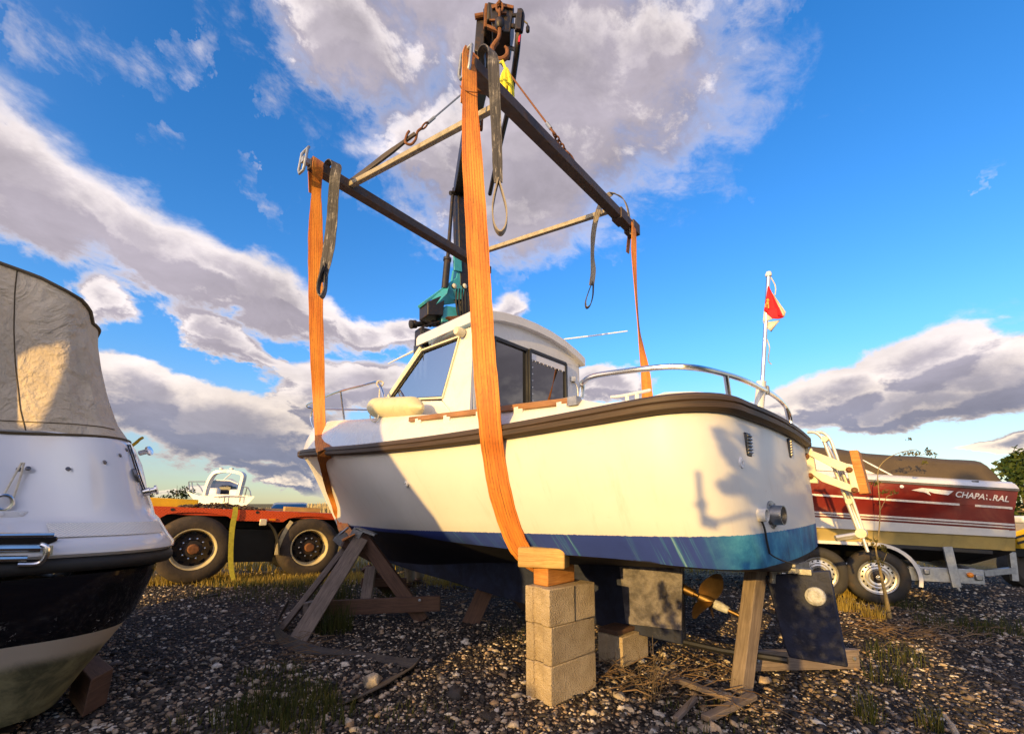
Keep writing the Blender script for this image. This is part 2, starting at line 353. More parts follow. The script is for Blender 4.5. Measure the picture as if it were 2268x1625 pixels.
def f(n):      # gelcoat topsides, blue boot band, navy antifouling: the paint edge is V = 0 of the hull's UV map
    x, y, z = n.xyz(uv_co(n))
    co = obj_co(n)
    e = n.m('ADD', y, n.m('MULTIPLY', n.m('SUBTRACT', n.noise(n.comb(n.m('MULTIPLY', x, 9.0), 0, 0), 3.0, 5, 0.7), 0.5), 0.018))
    sx_ = n.m('ADD', x, n.m('MULTIPLY', y, 0.16))
    st = n.noise(n.comb(n.m('MULTIPLY', sx_, 30.0), n.m('MULTIPLY', y, 1.2), 0.3), 1.0, 5, 0.65)
    clus = n.mapr(n.noise(n.comb(n.m('MULTIPLY', sx_, 2.6), 0.0, 4.0), 1.0, 3, 0.6), 0.42, 0.66)
    streak = n.m('MULTIPLY', n.mapr(st, 0.50, 0.66), clus)
    blue = n.mix(n.noise(co, 5.0, 5, 0.65), (0.018, 0.035, 0.19), (0.034, 0.068, 0.33))
    blue = n.mix(streak, blue, n.mix(n.mapr(st, 0.58, 0.74), (0.045, 0.19, 0.34), (0.24, 0.38, 0.44)))
    tr = n.m('MULTIPLY', n.mapr(x, 6.45, 6.75), n.mapr(n.noise(co, 2.0, 4, 0.6), 0.15, 0.5))
    run = n.mapr(n.noise(n.comb(n.m('MULTIPLY', x, 26.0), n.m('MULTIPLY', y, 1.0), 0.0), 1.0, 4, 0.6), 0.62, 0.70)
    teal = n.ramp(n.noise(co, 4.5, 6, 0.7), [(0.3, (0.012, 0.07, 0.20)), (0.5, (0.03, 0.20, 0.38)), (0.7, (0.10, 0.40, 0.54))])
    teal = n.mix(n.m('MULTIPLY', run, 0.7), teal, (0.006, 0.015, 0.05))
    blue = n.mix(tr, blue, teal)
    navy = n.mix(n.noise(co, 7, 6, 0.65), (0.006, 0.007, 0.015), (0.028, 0.028, 0.040))
    w = n.mix(1.0, (0.72, 0.69, 0.63), n.ramp(n.noise(co, 2.5, 6, 0.6), [(0.3, 0.95), (0.7, 1.04)]), 'MULTIPLY')
    stain = n.m('MULTIPLY', n.mapr(n.noise(n.comb(n.m('MULTIPLY', x, 9.0), n.m('MULTIPLY', y, 1.6), 0.7), 1.0, 7, 0.72), 0.56, 0.76), 0.22)
    scuff = n.m('MULTIPLY', n.mapr(n.noise(n.comb(n.m('MULTIPLY', x, 2.2), n.m('MULTIPLY', y, 14.0), 2.0), 2.0, 9, 0.78, 0.8), 0.63, 0.70), 0.30)
    stain = n.m('MAXIMUM', stain, scuff)
    w = n.mix(stain, w, (0.36, 0.24, 0.13))
    c = n.mix(n.mapr(e, -0.002, 0.002), blue, w)
    lowe = n.mapr(x, 6.2, 6.75, -0.125, -0.26)
    c = n.mix(n.mapr(n.m('SUBTRACT', e, lowe), -0.003, 0.003), navy, c)
    ro = n.mapr(e, -0.002, 0.002, 0.62, 0.42)
    return bsdf(n, c, ro, 0, 0, n.noise(co, 3.0, 3, 0.5), 0.06, 0.02, 0.35)
mat('hull_paint', f)
def f(n):
    co = obj_co(n)
    k = n.noise(co, 6, 7, 0.65, 0.4)
    c = n.mix(n.mapr(k, 0.35, 0.7), (0.006, 0.009, 0.028), (0.020, 0.028, 0.070))
    c = n.mix(n.m('MULTIPLY', n.mapr(n.noise(co, 22, 7, 0.7, 1.0), 0.60, 0.74), 0.4), c, (0.16, 0.16, 0.19))
    return bsdf(n, c, 0.62, 0, 0, n.noise(co, 40, 5, 0.65), 0.45, 0.008)
mat('antifoul', f)
def f(n):
    co = obj_co(n)
    k = n.noise(co, 5, 7, 0.65, 0.3)
    c = n.mix(n.mapr(k, 0.4, 0.6), (0.075, 0.068, 0.080), (0.22, 0.20, 0.22))
    c = n.mix(n.m('MULTIPLY', n.mapr(n.noise(co, 14, 6, 0.7), 0.5, 0.7), 0.5), c, (0.07, 0.06, 0.075))
    return bsdf(n, c, 0.6, 0, 0, n.noise(co, 26, 6, 0.7), 0.8, 0.012)
mat('keel_skin', f)
def f(n):
    x, y, z = n.xyz(uv_co(n))
    k = n.noise(n.comb(n.m('MULTIPLY', x, 3.0), n.m('MULTIPLY', y, 40.0), 0), 1.0, 6, 0.7)
    c = n.mix(n.mapr(k, 0.4, 0.65), (0.085, 0.052, 0.030), (0.032, 0.022, 0.016))
    c = n.mix(n.m('MULTIPLY', n.mapr(n.noise(n.comb(n.m('MULTIPLY', x, 9.0), n.m('MULTIPLY', y, 50.0), 3), 1.0, 6, 0.8), 0.62, 0.7), 0.5), c, (0.28, 0.21, 0.14))
    return bsdf(n, c, 0.6, 0, 0, k, 0.4, 0.006)
mat('rub_rubber', f)
def strapmat(name, a, b, line, worn, lines=8.0, wear=0.5, wx=7.0, ws=6.0):
    def f(n):
        x, y, z = n.xyz(uv_co(n))
        fr = n.m('FRACT', n.m('MULTIPLY', y, lines))
        ln = n.mapr(n.m('ABSOLUTE', n.m('SUBTRACT', fr, 0.5)), 0.17, 0.06)
        gap = n.mapr(n.noise(n.comb(n.m('MULTIPLY', x, 1.3), n.m('MULTIPLY', n.m('FLOOR', n.m('MULTIPLY', y, lines)), 3.7), 0), 2.0, 6, 0.75), 0.38, 0.66, 0.15, 1.0)
        k = n.noise(n.comb(n.m('MULTIPLY', x, 1.2), n.m('MULTIPLY', y, 2.0), 0.5), 1.5, 7, 0.65)
        c = n.mix(n.mapr(k, 0.35, 0.66), a, b)
        wv = n.noise(n.comb(n.m('MULTIPLY', x, wx), n.m('MULTIPLY', y, 1.0), 0), ws, 6, 0.75)
        c = n.mix(n.m('MULTIPLY', n.mapr(n.noise(obj_co(n), 3.5, 6, 0.7, 0.6), 0.48, 0.72), 0.45), c, worn)
        c = n.mix(n.m('MULTIPLY', n.mapr(wv, 0.54, 0.64), wear), c, worn)
        c = n.mix(n.m('MULTIPLY', n.m('MULTIPLY', ln, gap), 0.85), c, line)
        rib = n.m('SINE', n.m('MULTIPLY', x, 900.0))
        return bsdf(n, c, 0.72, 0, 0, n.m('ADD', n.m('MULTIPLY', rib, 0.3), ln), 0.35, 0.003)
    return mat(name, f)
strapmat('strap_orange', (0.72, 0.27, 0.035), (0.55, 0.15, 0.020), (0.06, 0.02, 0.008), (0.30, 0.09, 0.02))
strapmat('strap_grey', (0.030, 0.028, 0.030), (0.065, 0.058, 0.060), (0.02, 0.018, 0.018), (0.40, 0.36, 0.32), 3.0, 0.9, 1.6, 3.0)
strapmat('strap_pale', (0.34, 0.29, 0.22), (0.22, 0.18, 0.14), (0.05, 0.045, 0.04), (0.10, 0.085, 0.07), 3.0)
strapmat('strap_mud', (0.085, 0.065, 0.045), (0.045, 0.035, 0.026), (0.03, 0.02, 0.015), (0.17, 0.125, 0.075), 4.0)
def f(n):
    co = obj_co(n)
    k = n.noise(co, 7, 7, 0.65)
    c = n.mix(n.mapr(k, 0.3, 0.7), (0.38, 0.29, 0.18), (0.54, 0.43, 0.29))
    oi = n.node('ShaderNodeObjectInfo')
    c = n.mix(1.0, c, n.ramp(oi.outputs['Random'], [(0.0, 0.84), (1.0, 1.12)]), 'MULTIPLY')
    c = n.mix(n.m('MULTIPLY', n.mapr(n.noise(co, 3.2, 7, 0.7, 0.8), 0.54, 0.72), 0.45), c, (0.20, 0.15, 0.10))
    pit = n.voro(co, 130)
    sp = n.noise(co, 70, 5, 0.7)
    c = n.mix(n.m('MULTIPLY', n.mapr(sp, 0.55, 0.7), 0.55), c, (0.16, 0.115, 0.075))
    h = n.m('ADD', n.m('MULTIPLY', pit, 0.8), n.m('MULTIPLY', sp, 0.9))
    return bsdf(n, c, 0.92, 0, 0, h, 0.9, 0.008, 0.2)
mat('concrete', f)
def f(n):
    co = obj_co(n)
    k = n.noise(co, 3.0, 6, 0.6)
    c = n.mix(n.mapr(k, 0.3, 0.7), (0.50, 0.41, 0.30), (0.62, 0.52, 0.39))
    c = n.mix(n.m('MULTIPLY', n.mapr(n.noise(co, 9, 7, 0.7, 0.5), 0.55, 0.75), 0.35), c, (0.30, 0.235, 0.17))
    h = n.m('ADD', n.m('MULTIPLY', n.noise(co, 5.0, 4, 0.55, 1.2), 1.0), n.m('MULTIPLY', n.noise(co, 30, 5, 0.6), 0.22))
    return bsdf(n, c, 0.85, 0, 0, h, 0.8, 0.07)
mat('canvas', f)
def f(n):      # left boat bottom: cream band, weed-stained green brown
    co = obj_co(n)
    z = n.xyz(n.node('ShaderNodeNewGeometry').outputs['Position'])[2]
    k = n.noise(co, 7, 8, 0.7, 0.4)
    low = n.mix(n.mapr(k, 0.35, 0.65), (0.10, 0.10, 0.055), (0.34, 0.31, 0.17))
    c = n.mix(n.mapr(n.m('ADD', z, n.m('MULTIPLY', n.m('SUBTRACT', k, 0.5), 0.05)), 0.33, 0.40), low, (0.60, 0.52, 0.42))
    return bsdf(n, c, 0.5, 0, 0, k, 0.2, 0.01)
mat('weedy_bottom', f)
def f(n):      # black topsides with scraped flakes
    co = obj_co(n)
    z = n.xyz(n.node('ShaderNodeNewGeometry').outputs['Position'])[2]
    k = n.mapr(n.noise(co, 12, 9, 0.75, 0.8), 0.60, 0.62)
    k = n.m('MULTIPLY', k, n.mapr(z, 0.60, 0.50))
    c = n.mix(k, (0.006, 0.006, 0.009), (0.5, 0.47, 0.42))
    return bsdf(n, c, n.m('ADD', 0.13, n.m('MULTIPLY', k, 0.5)), 0, 0.3)
mat('black_topside', f)
def f(n):      # non-slip pad: fine ribs along the UV
    x, y, z = n.xyz(uv_co(n))
    rib = n.m('SINE', n.m('MULTIPLY', x, 420.0))
    c = n.mix(n.mapr(rib, -0.4, 0.4), (0.66, 0.63, 0.57), (0.90, 0.86, 0.76))
    return bsdf(n, c, 0.6, 0, 0, rib, 0.4, 0.003)
mat('nonslip', f)
def glassmat(name, tint, mixbase, rough=0.0):
    def f(n):
        t = n.node('ShaderNodeBsdfTransparent'); n.put(t.inputs[0], tint)
        gl = n.node('ShaderNodeBsdfGlossy'); n.put(gl.inputs['Color'], (1, 1, 1)); n.put(gl.inputs['Roughness'], rough)
        fr = n.node('ShaderNodeFresnel'); fr.inputs[0].default_value = 1.5
        fac = n.m('ADD', n.m('MULTIPLY', fr.outputs[0], 1.0), mixbase, clamp=True)
        x = n.node('ShaderNodeMixShader'); n.l.new(fac, x.inputs[0]); n.l.new(t.outputs[0], x.inputs[1]); n.l.new(gl.outputs[0], x.inputs[2])
        return x.outputs[0]
    return mat(name, f)
glassmat('clear_glass', (0.90, 0.93, 0.95), 0.40)
glassmat('smoked_glass', (0.10, 0.11, 0.12), 0.14, 0.02)
def f(n):      # diamond chequer plate, raised lozenges by bump
    x, y, z = n.xyz(uv_co(n))
    a = n.m('MULTIPLY', n.m('ADD', x, y), 22.0); b = n.m('MULTIPLY', n.m('SUBTRACT', x, y), 22.0)
    par = n.m('MODULO', n.m('ABSOLUTE', n.m('ADD', n.m('FLOOR', a), n.m('FLOOR', b))), 2.0)
    fa = n.m('ABSOLUTE', n.m('SUBTRACT', n.m('FRACT', a), 0.5)); fb = n.m('ABSOLUTE', n.m('SUBTRACT', n.m('FRACT', b), 0.5))
    l1 = n.m('MULTIPLY', n.mapr(fa, 0.16, 0.08), n.mapr(fb, 0.46, 0.38)); l2 = n.m('MULTIPLY', n.mapr(fb, 0.16, 0.08), n.mapr(fa, 0.46, 0.38))
    h = n.m('ADD', n.m('MULTIPLY', l1, par), n.m('MULTIPLY', l2, n.m('SUBTRACT', 1.0, par)))
    co = obj_co(n)
    c = n.mix(n.m('MULTIPLY', n.mapr(n.noise(co, 6, 8, 0.7, 0.5), 0.54, 0.75), 0.5), (0.66, 0.085, 0.014), (0.16, 0.06, 0.025))
    return bsdf(n, c, 0.4, 0, 0, h, 0.9, 0.012)
mat('chequer_orange', f)

# ------------------------------------------------------------------ geometry helpers
def V(*a): return Vector(a[0] if len(a) == 1 else a)
def frame_from(d, up=(0, 0, 1)):
    d = V(d).normalized(); up = V(up)
    x = d.cross(up)
    if x.length < 1e-4: x = d.cross(V(0, 1, 0))
    x.normalize(); return d, x, x.cross(d).normalized()
class MB:
    def __init__(s): s.v, s.f, s.m, s.uv = [], [], [], []
    def face(s, idx, mi=0, uv=None):
        s.f.append(tuple(idx)); s.m.append(mi); s.uv.append(uv or [(0, 0)]*len(idx))
    def quadbox(s, c8, mi, L, W, Hh):
        b = len(s.v); s.v += [V(p) for p in c8]
        du = [((0, 3, 2, 1), L, W), ((4, 5, 6, 7), L, W), ((0, 1, 5, 4), L, Hh), ((1, 2, 6, 5), W, Hh), ((2, 3, 7, 6), L, Hh), ((3, 0, 4, 7), W, Hh)]
        off = (b*0.137) % 5
        for k, (q, a, h) in enumerate(du):
            if k == 0: uv = [(0, 0), (0, h), (a, h), (a, 0)]
            else: uv = [(0, 0), (a, 0), (a, h), (0, h)]
            s.face([b+i for i in q], mi, [(x+off, y+k*0.31+off) for x, y in uv])
    def box(s, c, size, rot=None, mi=0):
        c = V(c); a, b_, h = size[0]/2, size[1]/2, size[2]/2
        ps = [(-a, -b_, -h), (a, -b_, -h), (a, b_, -h), (-a, b_, -h), (-a, -b_, h), (a, -b_, h), (a, b_, h), (-a, b_, h)]
        s.quadbox([c + (rot @ V(p) if rot is not None else V(p)) for p in ps], mi, *size); return s
    def beam(s, p, q, w, h, up=(0, 0, 1), mi=0):
        p, q = V(p), V(q); d, x, z = frame_from(q-p, up)
        rot = Matrix((d, x, z)).transposed()
        return s.box((p+q)/2, ((q-p).length, w, h), rot, mi)
    def tube(s, pts, r, n=10, closed=False, cap=True, mi=0):
        pts = [V(p) for p in pts]; N = len(pts)
        rs = r if hasattr(r, '__len__') else [r]*N
        T = []
        for i in range(N):
            a = pts[(i-1) % N] if (closed or i > 0) else pts[i]
            b = pts[(i+1) % N] if (closed or i < N-1) else pts[i]
            T.append((b-a).normalized())
        _, x, _ = frame_from(T[0])
        rings, acc = [], 0.0
        for i in range(N):
            x = (x - T[i]*x.dot(T[i])).normalized(); y = T[i].cross(x)
            if i: acc += (pts[i]-pts[i-1]).length
            rings.append(([pts[i] + (x*math.cos(2*PI*k/n) + y*math.sin(2*PI*k/n))*rs[i] for k in range(n)], acc))
        b = len(s.v)
        for rg, _ in rings: s.v += rg
        M = N if closed else N-1
        for i in range(M):
            j = (i+1) % N
            u0, u1 = rings[i][1], rings[j][1] if j else rings[i][1]+0.1
            for k in range(n):
                l = (k+1) % n
                s.face((b+i*n+k, b+i*n+l, b+j*n+l, b+j*n+k), mi, [(u0, k/n), (u0, (k+1)/n), (u1, (k+1)/n), (u1, k/n)])
        if cap and not closed:
            s.face([b+k for k in range(n)][::-1], mi); s.face([b+(N-1)*n+k for k in range(n)], mi)
        return s
    def ribbon(s, pts, w, th, wd, mi=0):
        pts = [V(p) for p in pts]; N = len(pts)
        ws = w if hasattr(w, '__len__') else [w]*N
        wd = [V(d) for d in wd] if hasattr(wd[0], '__len__') else [V(wd)]*N
        rings, acc = [], [0.0]
        for i in range(N):
            t = (pts[min(i+1, N-1)] - pts[max(i-1, 0)]).normalized()
            d = (wd[i] - t*wd[i].dot(t)).normalized(); nn = t.cross(d)
            if i: acc.append(acc[-1] + (pts[i]-pts[i-1]).length)
            a, h = d*ws[i]/2, nn*th/2
            rings.append([pts[i]-a-h, pts[i]+a-h, pts[i]+a+h, pts[i]-a+h])
        b = len(s.v)
        for rg in rings: s.v += rg
        for i in range(N-1):
            for k, (v0, v1) in enumerate(((0, 1), (0.97, 1), (1, 0), (0, 0.03))):
                l = (k+1) % 4
                s.face((b+4*i+k, b+4*i+l, b+4*i+4+l, b+4*i+4+k), mi, [(acc[i], v0), (acc[i], v1), (acc[i+1], v1), (acc[i+1], v0)])
        s.face((b+3, b+2, b+1, b), mi); s.face([b+4*(N-1)+k for k in range(4)], mi)
        return s
    def lathe(s, p, axis, prof, n=24, mi=0, cap=True, a0=0.0, a1=2*PI):
        p = V(p); d, x, y = frame_from(axis)
        b = len(s.v); full = abs(a1-a0-2*PI) < 1e-6
        cnt = n if full else n+1
        for r, h in prof:
            for k in range(cnt):
                a = a0 + (a1-a0)*k/n
                s.v.append(p + d*h + (x*math.cos(a) + y*math.sin(a))*r)
        for i in range(len(prof)-1):
            for k in range(n):
                l = (k+1) % cnt
                s.face((b+i*cnt+k, b+i*cnt+l, b+(i+1)*cnt+l, b+(i+1)*cnt+k), mi, [(k/n, prof[i][1]), ((k+1)/n, prof[i][1]), ((k+1)/n, prof[i+1][1]), (k/n, prof[i+1][1])])
        if cap and full:
            if prof[0][0] > 1e-5: s.face([b+k for k in range(cnt)][::-1], mi)
            if prof[-1][0] > 1e-5: s.face([b+(len(prof)-1)*cnt+k for k in range(cnt)], mi)
        return s
    def prism(s, poly, off, mi=0):
        poly = [V(p) for p in poly]; off = V(off); N = len(poly); b = len(s.v)
        s.v += poly + [p+off for p in poly]
        e1 = (poly[1]-poly[0]).normalized()
        nn = V(0, 0, 0)
        for i in range(N): nn += (poly[i]-poly[0]).cross(poly[(i+1) % N]-poly[0])
        if nn.dot(off) > 0: o1, o2 = list(range(N))[::-1], list(range(N))
        else: o1, o2 = list(range(N)), list(range(N))[::-1]
        e2 = nn.normalized().cross(e1)
        uv = [((p-poly[0]).dot(e1), (p-poly[0]).dot(e2)) for p in poly]
        s.face([b+i for i in o1], mi, [uv[i] for i in o1]); s.face([b+N+i for i in o2], mi, [uv[i] for i in o2])
        for i in range(N):
            j = (i+1) % N; L = (poly[j]-poly[i]).length
            q = (b+i, b+j, b+N+j, b+N+i); q = q if nn.dot(off) > 0 else q[::-1]
            s.face(q, mi, [(0, 0), (L, 0), (L, off.length), (0, off.length)])
        return s
    def loft(s, rings, mi=0, closed=False, uvs=None, flip=False):
        b = len(s.v); n = len(rings[0])
        for rg in rings: s.v += [V(p) for p in rg]
        for i in range(len(rings)-1):
            for k in range(n if closed else n-1):
                l = (k+1) % n
                q = [(i, k), (i, l), (i+1, l), (i+1, k)]
                if flip: q = q[::-1]
                uv = [uvs[a][c] for a, c in q] if uvs else [(c/n, a/len(rings)) for a, c in q]
                s.face([b+a*n+c for a, c in q], mi if not callable(mi) else mi(i, k), uv)
        return s
    def ball(s, c, r, n=10, mi=0):
        r = r if hasattr(r, '__len__') else (r, r, r)
        b = len(s.v); c = V(c); m = max(5, n//2+1)
        for i in range(m+1):
            a = PI*i/m
            for k in range(n):
                s.v.append(c + V(r[0]*math.sin(a)*math.cos(2*PI*k/n), r[1]*math.sin(a)*math.sin(2*PI*k/n), -r[2]*math.cos(a)))
        for i in range(m):
            for k in range(n):
                l = (k+1) % n
                s.face((b+i*n+k, b+i*n+l, b+(i+1)*n+l, b+(i+1)*n+k), mi)
        return s
    def build_each(s, name, mats, parent=None, smooth=35, bevel=0.0):
        """every separate piece becomes an object of its own"""
        par = list(range(len(s.v)))
        def root(i):
            while par[i] != i: par[i] = par[par[i]]; i = par[i]
            return i
        for f_ in s.f:
            r0 = root(f_[0])
            for i in f_[1:]: par[root(i)] = r0
        grp = {}
        for k, f_ in enumerate(s.f): grp.setdefault(root(f_[0]), []).append(k)
        out = []
        for ks in grp.values():
            q = MB(); idx = {}
            for k in ks:
                for i in s.f[k]:
                    if i not in idx: idx[i] = len(q.v); q.v.append(s.v[i])
                q.face([idx[i] for i in s.f[k]], s.m[k], s.uv[k])
            out.append(q.build(name, mats, parent, smooth, bevel))
        return out
    def build(s, name, mats, parent=None, smooth=35, bevel=0.0):
        mats = mats if isinstance(mats, (list, tuple)) else [mats]
        me = bpy.data.meshes.new(name)
        if parent is not None: org = WL[parent.name]
        else:
            xs = [p.x for p in s.v]; ys = [p.y for p in s.v]; zs = [p.z for p in s.v]
            org = V((min(xs)+max(xs))/2, (min(ys)+max(ys))/2, min(zs))
        me.from_pydata([tuple(p-org) for p in s.v], [], s.f)
        for k in mats: me.materials.append(MAT[k])
        me.polygons.foreach_set('material_index', s.m)
        uvl = me.uv_layers.new(name='UVMap')
        flat = [c for f_ in s.uv for q in f_ for c in q]
        uvl.data.foreach_set('uv', flat)
        me.validate(); me.update()
        if smooth:
            me.polygons.foreach_set('use_smooth', [True]*len(me.polygons))
            me.set_sharp_from_angle(angle=R(smooth))
        o = bpy.data.objects.new(name, me); C.objects.link(o)
        if parent is not None:
            o.parent = parent; WL[o.name] = org
        else:
            o.location = org; WL[o.name] = org
        if bevel:
            bv = o.modifiers.new('edge', 'BEVEL'); bv.width = bevel; bv.segments = 2; bv.limit_method = 'ANGLE'; bv.angle_limit = R(40)
        return o
WL = {}
def tag(o, label, cat, group=None, kind=None):
    o['label'] = label; o['category'] = cat
    if group: o['group'] = group
    if kind: o['kind'] = kind
    return o
def thing(name, label, cat, loc, group=None):
    o = bpy.data.objects.new(name, None); C.objects.link(o)
    o.location = loc; o.empty_display_size = 0.2; WL[o.name] = V(loc)
    return tag(o, label, cat, group)
def struct(o, kind='structure'): o['kind'] = kind; return o
def smoothpath(pts, n=6, closed=False):
    pts = [V(p) for p in pts]; N = len(pts); out = []
    for i in range(N if closed else N-1):
        if closed: p0, p1, p2, p3 = pts[(i-1) % N], pts[i], pts[(i+1) % N], pts[(i+2) % N]
        else: p0, p1, p2, p3 = pts[max(i-1, 0)], pts[i], pts[i+1], pts[min(i+2, N-1)]
        for k in range(n):
            t = k/n
            out.append(0.5*((2*p1) + (p2-p0)*t + (2*p0-5*p1+4*p2-p3)*t*t + (3*p1-p0-3*p2+p3)*t**3))
    if not closed: out.append(pts[-1])
    return out
def curve1(xs, ys):
    xs, ys = np.array(xs, float), np.array(ys, float)
    d = np.gradient(ys, xs)
    def f(x):
        x = float(np.clip(x, xs[0], xs[-1])); i = int(min(max(np.searchsorted(xs, x)-1, 0), len(xs)-2))
        h = xs[i+1]-xs[i]; t = (x-xs[i])/h
        return float((1+2*t)*(1-t)**2*ys[i] + t*(1-t)**2*h*d[i] + t*t*(3-2*t)*ys[i+1] + t*t*(t-1)*h*d[i+1])
    return f
def npmesh(name, verts, faces_n, mats, mat_idx=None, org=(0, 0, 0), smooth=False):
    """many small pieces in one mesh: verts (N,3), faces (M,k)"""
    me = bpy.data.meshes.new(name); M, k = faces_n.shape
    me.vertices.add(len(verts)); me.vertices.foreach_set('co', (verts-np.array(org)).astype(np.float32).ravel())
    me.loops.add(M*k); me.loops.foreach_set('vertex_index', faces_n.astype(np.int32).ravel())
    me.polygons.add(M); me.polygons.foreach_set('loop_start', np.arange(0, M*k, k, dtype=np.int32))
    for q in mats: me.materials.append(MAT[q])
    if mat_idx is not None: me.polygons.foreach_set('material_index', mat_idx.astype(np.int32))
    me.update(calc_edges=True)
    if smooth: me.polygons.foreach_set('use_smooth', [True]*M)
    o = bpy.data.objects.new(name, me); C.objects.link(o); o.location = org; WL[o.name] = V(org)
    return o

# ------------------------------------------------------------------ ground
def gz(x, y):
    return -min(0.30, 0.06*max(0.0, y-6.1))
def gzv(y): return -np.minimum(0.30, 0.06*np.maximum(0.0, y-6.1))
def axis_pts(lo, hi, near_lo, near_hi, step, grow=1.28):
    a = list(np.arange(near_lo, near_hi+1e-6, step))
    s_ = step; x = near_hi
    while x < hi: s_ *= grow; x = min(x+s_, hi); a.append(x)
    s_ = step; x = near_lo
    while x > lo: s_ *= grow; x = max(x-s_, lo); a.insert(0, x)
    return np.array(a)
gx, gy = axis_pts(-1500, 1500, -6, 7, 0.09), axis_pts(-400, 2200, 1.2, 7.5, 0.09)
GX, GY = np.meshgrid(gx, gy)
def bumps(x, y):
    b = 0
    for k, (a, fx, fy, ph) in enumerate(((.012, 1.1, .7, 0), (.010, -.8, 1.6, 2), (.007, 2.9, 2.1, 1), (.005, 5.1, -4.3, 3), (.004, 7.7, 8.3, .5))):
        b = b + a*np.sin(fx*x+fy*y+ph)
    return b*np.exp(-np.maximum(0, np.abs(y-4)-6)/8.0) - 0.012
GZ = gzv(GY) + bumps(GX, GY)
nv = len(gx); idx = np.arange(len(gx)*len(gy)).reshape(len(gy), len(gx))
fq = np.stack([idx[:-1, :-1], idx[:-1, 1:], idx[1:, 1:], idx[1:, :-1]], -1).reshape(-1, 4)
ground = npmesh('ground', np.stack([GX, GY, GZ], -1).reshape(-1, 3), fq, ['gravel_ground'], smooth=True)
struct(ground)

# loose gravel lying on it
def ico():
    t = (1+5**.5)/2
    v = np.array([(-1, t, 0), (1, t, 0), (-1, -t, 0), (1, -t, 0), (0, -1, t), (0, 1, t), (0, -1, -t), (0, 1, -t), (t, 0, -1), (t, 0, 1), (-t, 0, -1), (-t, 0, 1)], float)
    v /= np.linalg.norm(v[0])
    f_ = np.array([(0, 11, 5), (0, 5, 1), (0, 1, 7), (0, 7, 10), (0, 10, 11), (1, 5, 9), (5, 11, 4), (11, 10, 2), (10, 7, 6), (7, 1, 8), (3, 9, 4), (3, 4, 2), (3, 2, 6), (3, 6, 8), (3, 8, 9), (4, 9, 5), (2, 4, 11), (6, 2, 10), (8, 6, 7), (9, 8, 1)])
    return v, f_
def ico2():
    v, f_ = ico(); v = list(map(tuple, v)); cache = {}
    def mid(a, b):
        k = (min(a, b), max(a, b))
        if k not in cache:
            m = np.array(v[a])+np.array(v[b]); m /= np.linalg.norm(m); v.append(tuple(m)); cache[k] = len(v)-1
        return cache[k]
    out = []
    for a, b, c in f_:
        x, y, z = mid(a, b), mid(b, c), mid(c, a); out += [(a, x, z), (b, y, x), (c, z, y), (x, y, z)]
    return np.array(v), np.array(out)
def stones(name, pos, size, mats, tmpl, r=rng, flat=(0.32, 0.7), sink=0.25):
    v0, f0 = tmpl; N = len(pos); nvt = len(v0)
    jit = 1 + r.uniform(-0.42, 0.42, (N, nvt, 1))
    sc3 = np.stack([r.uniform(.75, 1.35, N), r.uniform(.6, 1.0, N), r.uniform(*flat, N)], -1)
    vv = v0[None]*jit*sc3[:, None]*size[:, None, None]
    a, b = r.uniform(0, 2*PI, N), r.normal(0, .28, N)
    y, z = vv[..., 1]*np.cos(b)[:, None]-vv[..., 2]*np.sin(b)[:, None], vv[..., 1]*np.sin(b)[:, None]+vv[..., 2]*np.cos(b)[:, None]
    x = vv[..., 0]
    X = x*np.cos(a)[:, None]-y*np.sin(a)[:, None]; Yy = x*np.sin(a)[:, None]+y*np.cos(a)[:, None]
    vv = np.stack([X, Yy, z], -1) + pos[:, None]
    vv[..., 2] += (sc3[:, 2]*size*(1-2*sink))[:, None]*0.5
    ff = (f0[None] + (np.arange(N)*nvt)[:, None, None]).reshape(-1, 3)
    return npmesh(name, vv.reshape(-1, 3), ff, mats)
def scatter(n, y0, y1, pw, r=rng):
    y = y0*(y1/y0)**(r.uniform(0, 1, n)**pw)
    x = r.uniform(-1.22, 1.22, n)*(y+0.25)
    return np.stack([x, y, gzv(y)+bumps(x, y)], -1)
pos = scatter(92000, 1.75, 9.0, 1.0)
siz = np.exp(rng.normal(math.log(0.0084), 0.42, len(pos)))*(1+.03*(pos[:, 1]-2))
struct(stones('gravel', pos, siz, ['gravel_stone'], ico()), 'stuff')
pos = scatter(1100, 1.75, 6.5, 0.9); siz = np.exp(rng.normal(math.log(0.019), 0.30, len(pos)))
struct(stones('coarse_gravel', pos, siz, ['gravel_stone'], ico2()), 'stuff')

pos = []
for _ in range(300):
    u, v = rnd.uniform(380, 1700), rnd.uniform(1440, 1660); pp = aZ(u, v, 0); pos.append((pp.x, pp.y, bumps(pp.x, pp.y)))
pos = np.array(pos); siz = np.exp(rng.normal(math.log(0.0145), 0.38, len(pos)))
struct(stones('pale_gravel', pos, siz, ['stone_pale'], ico2()), 'stuff')

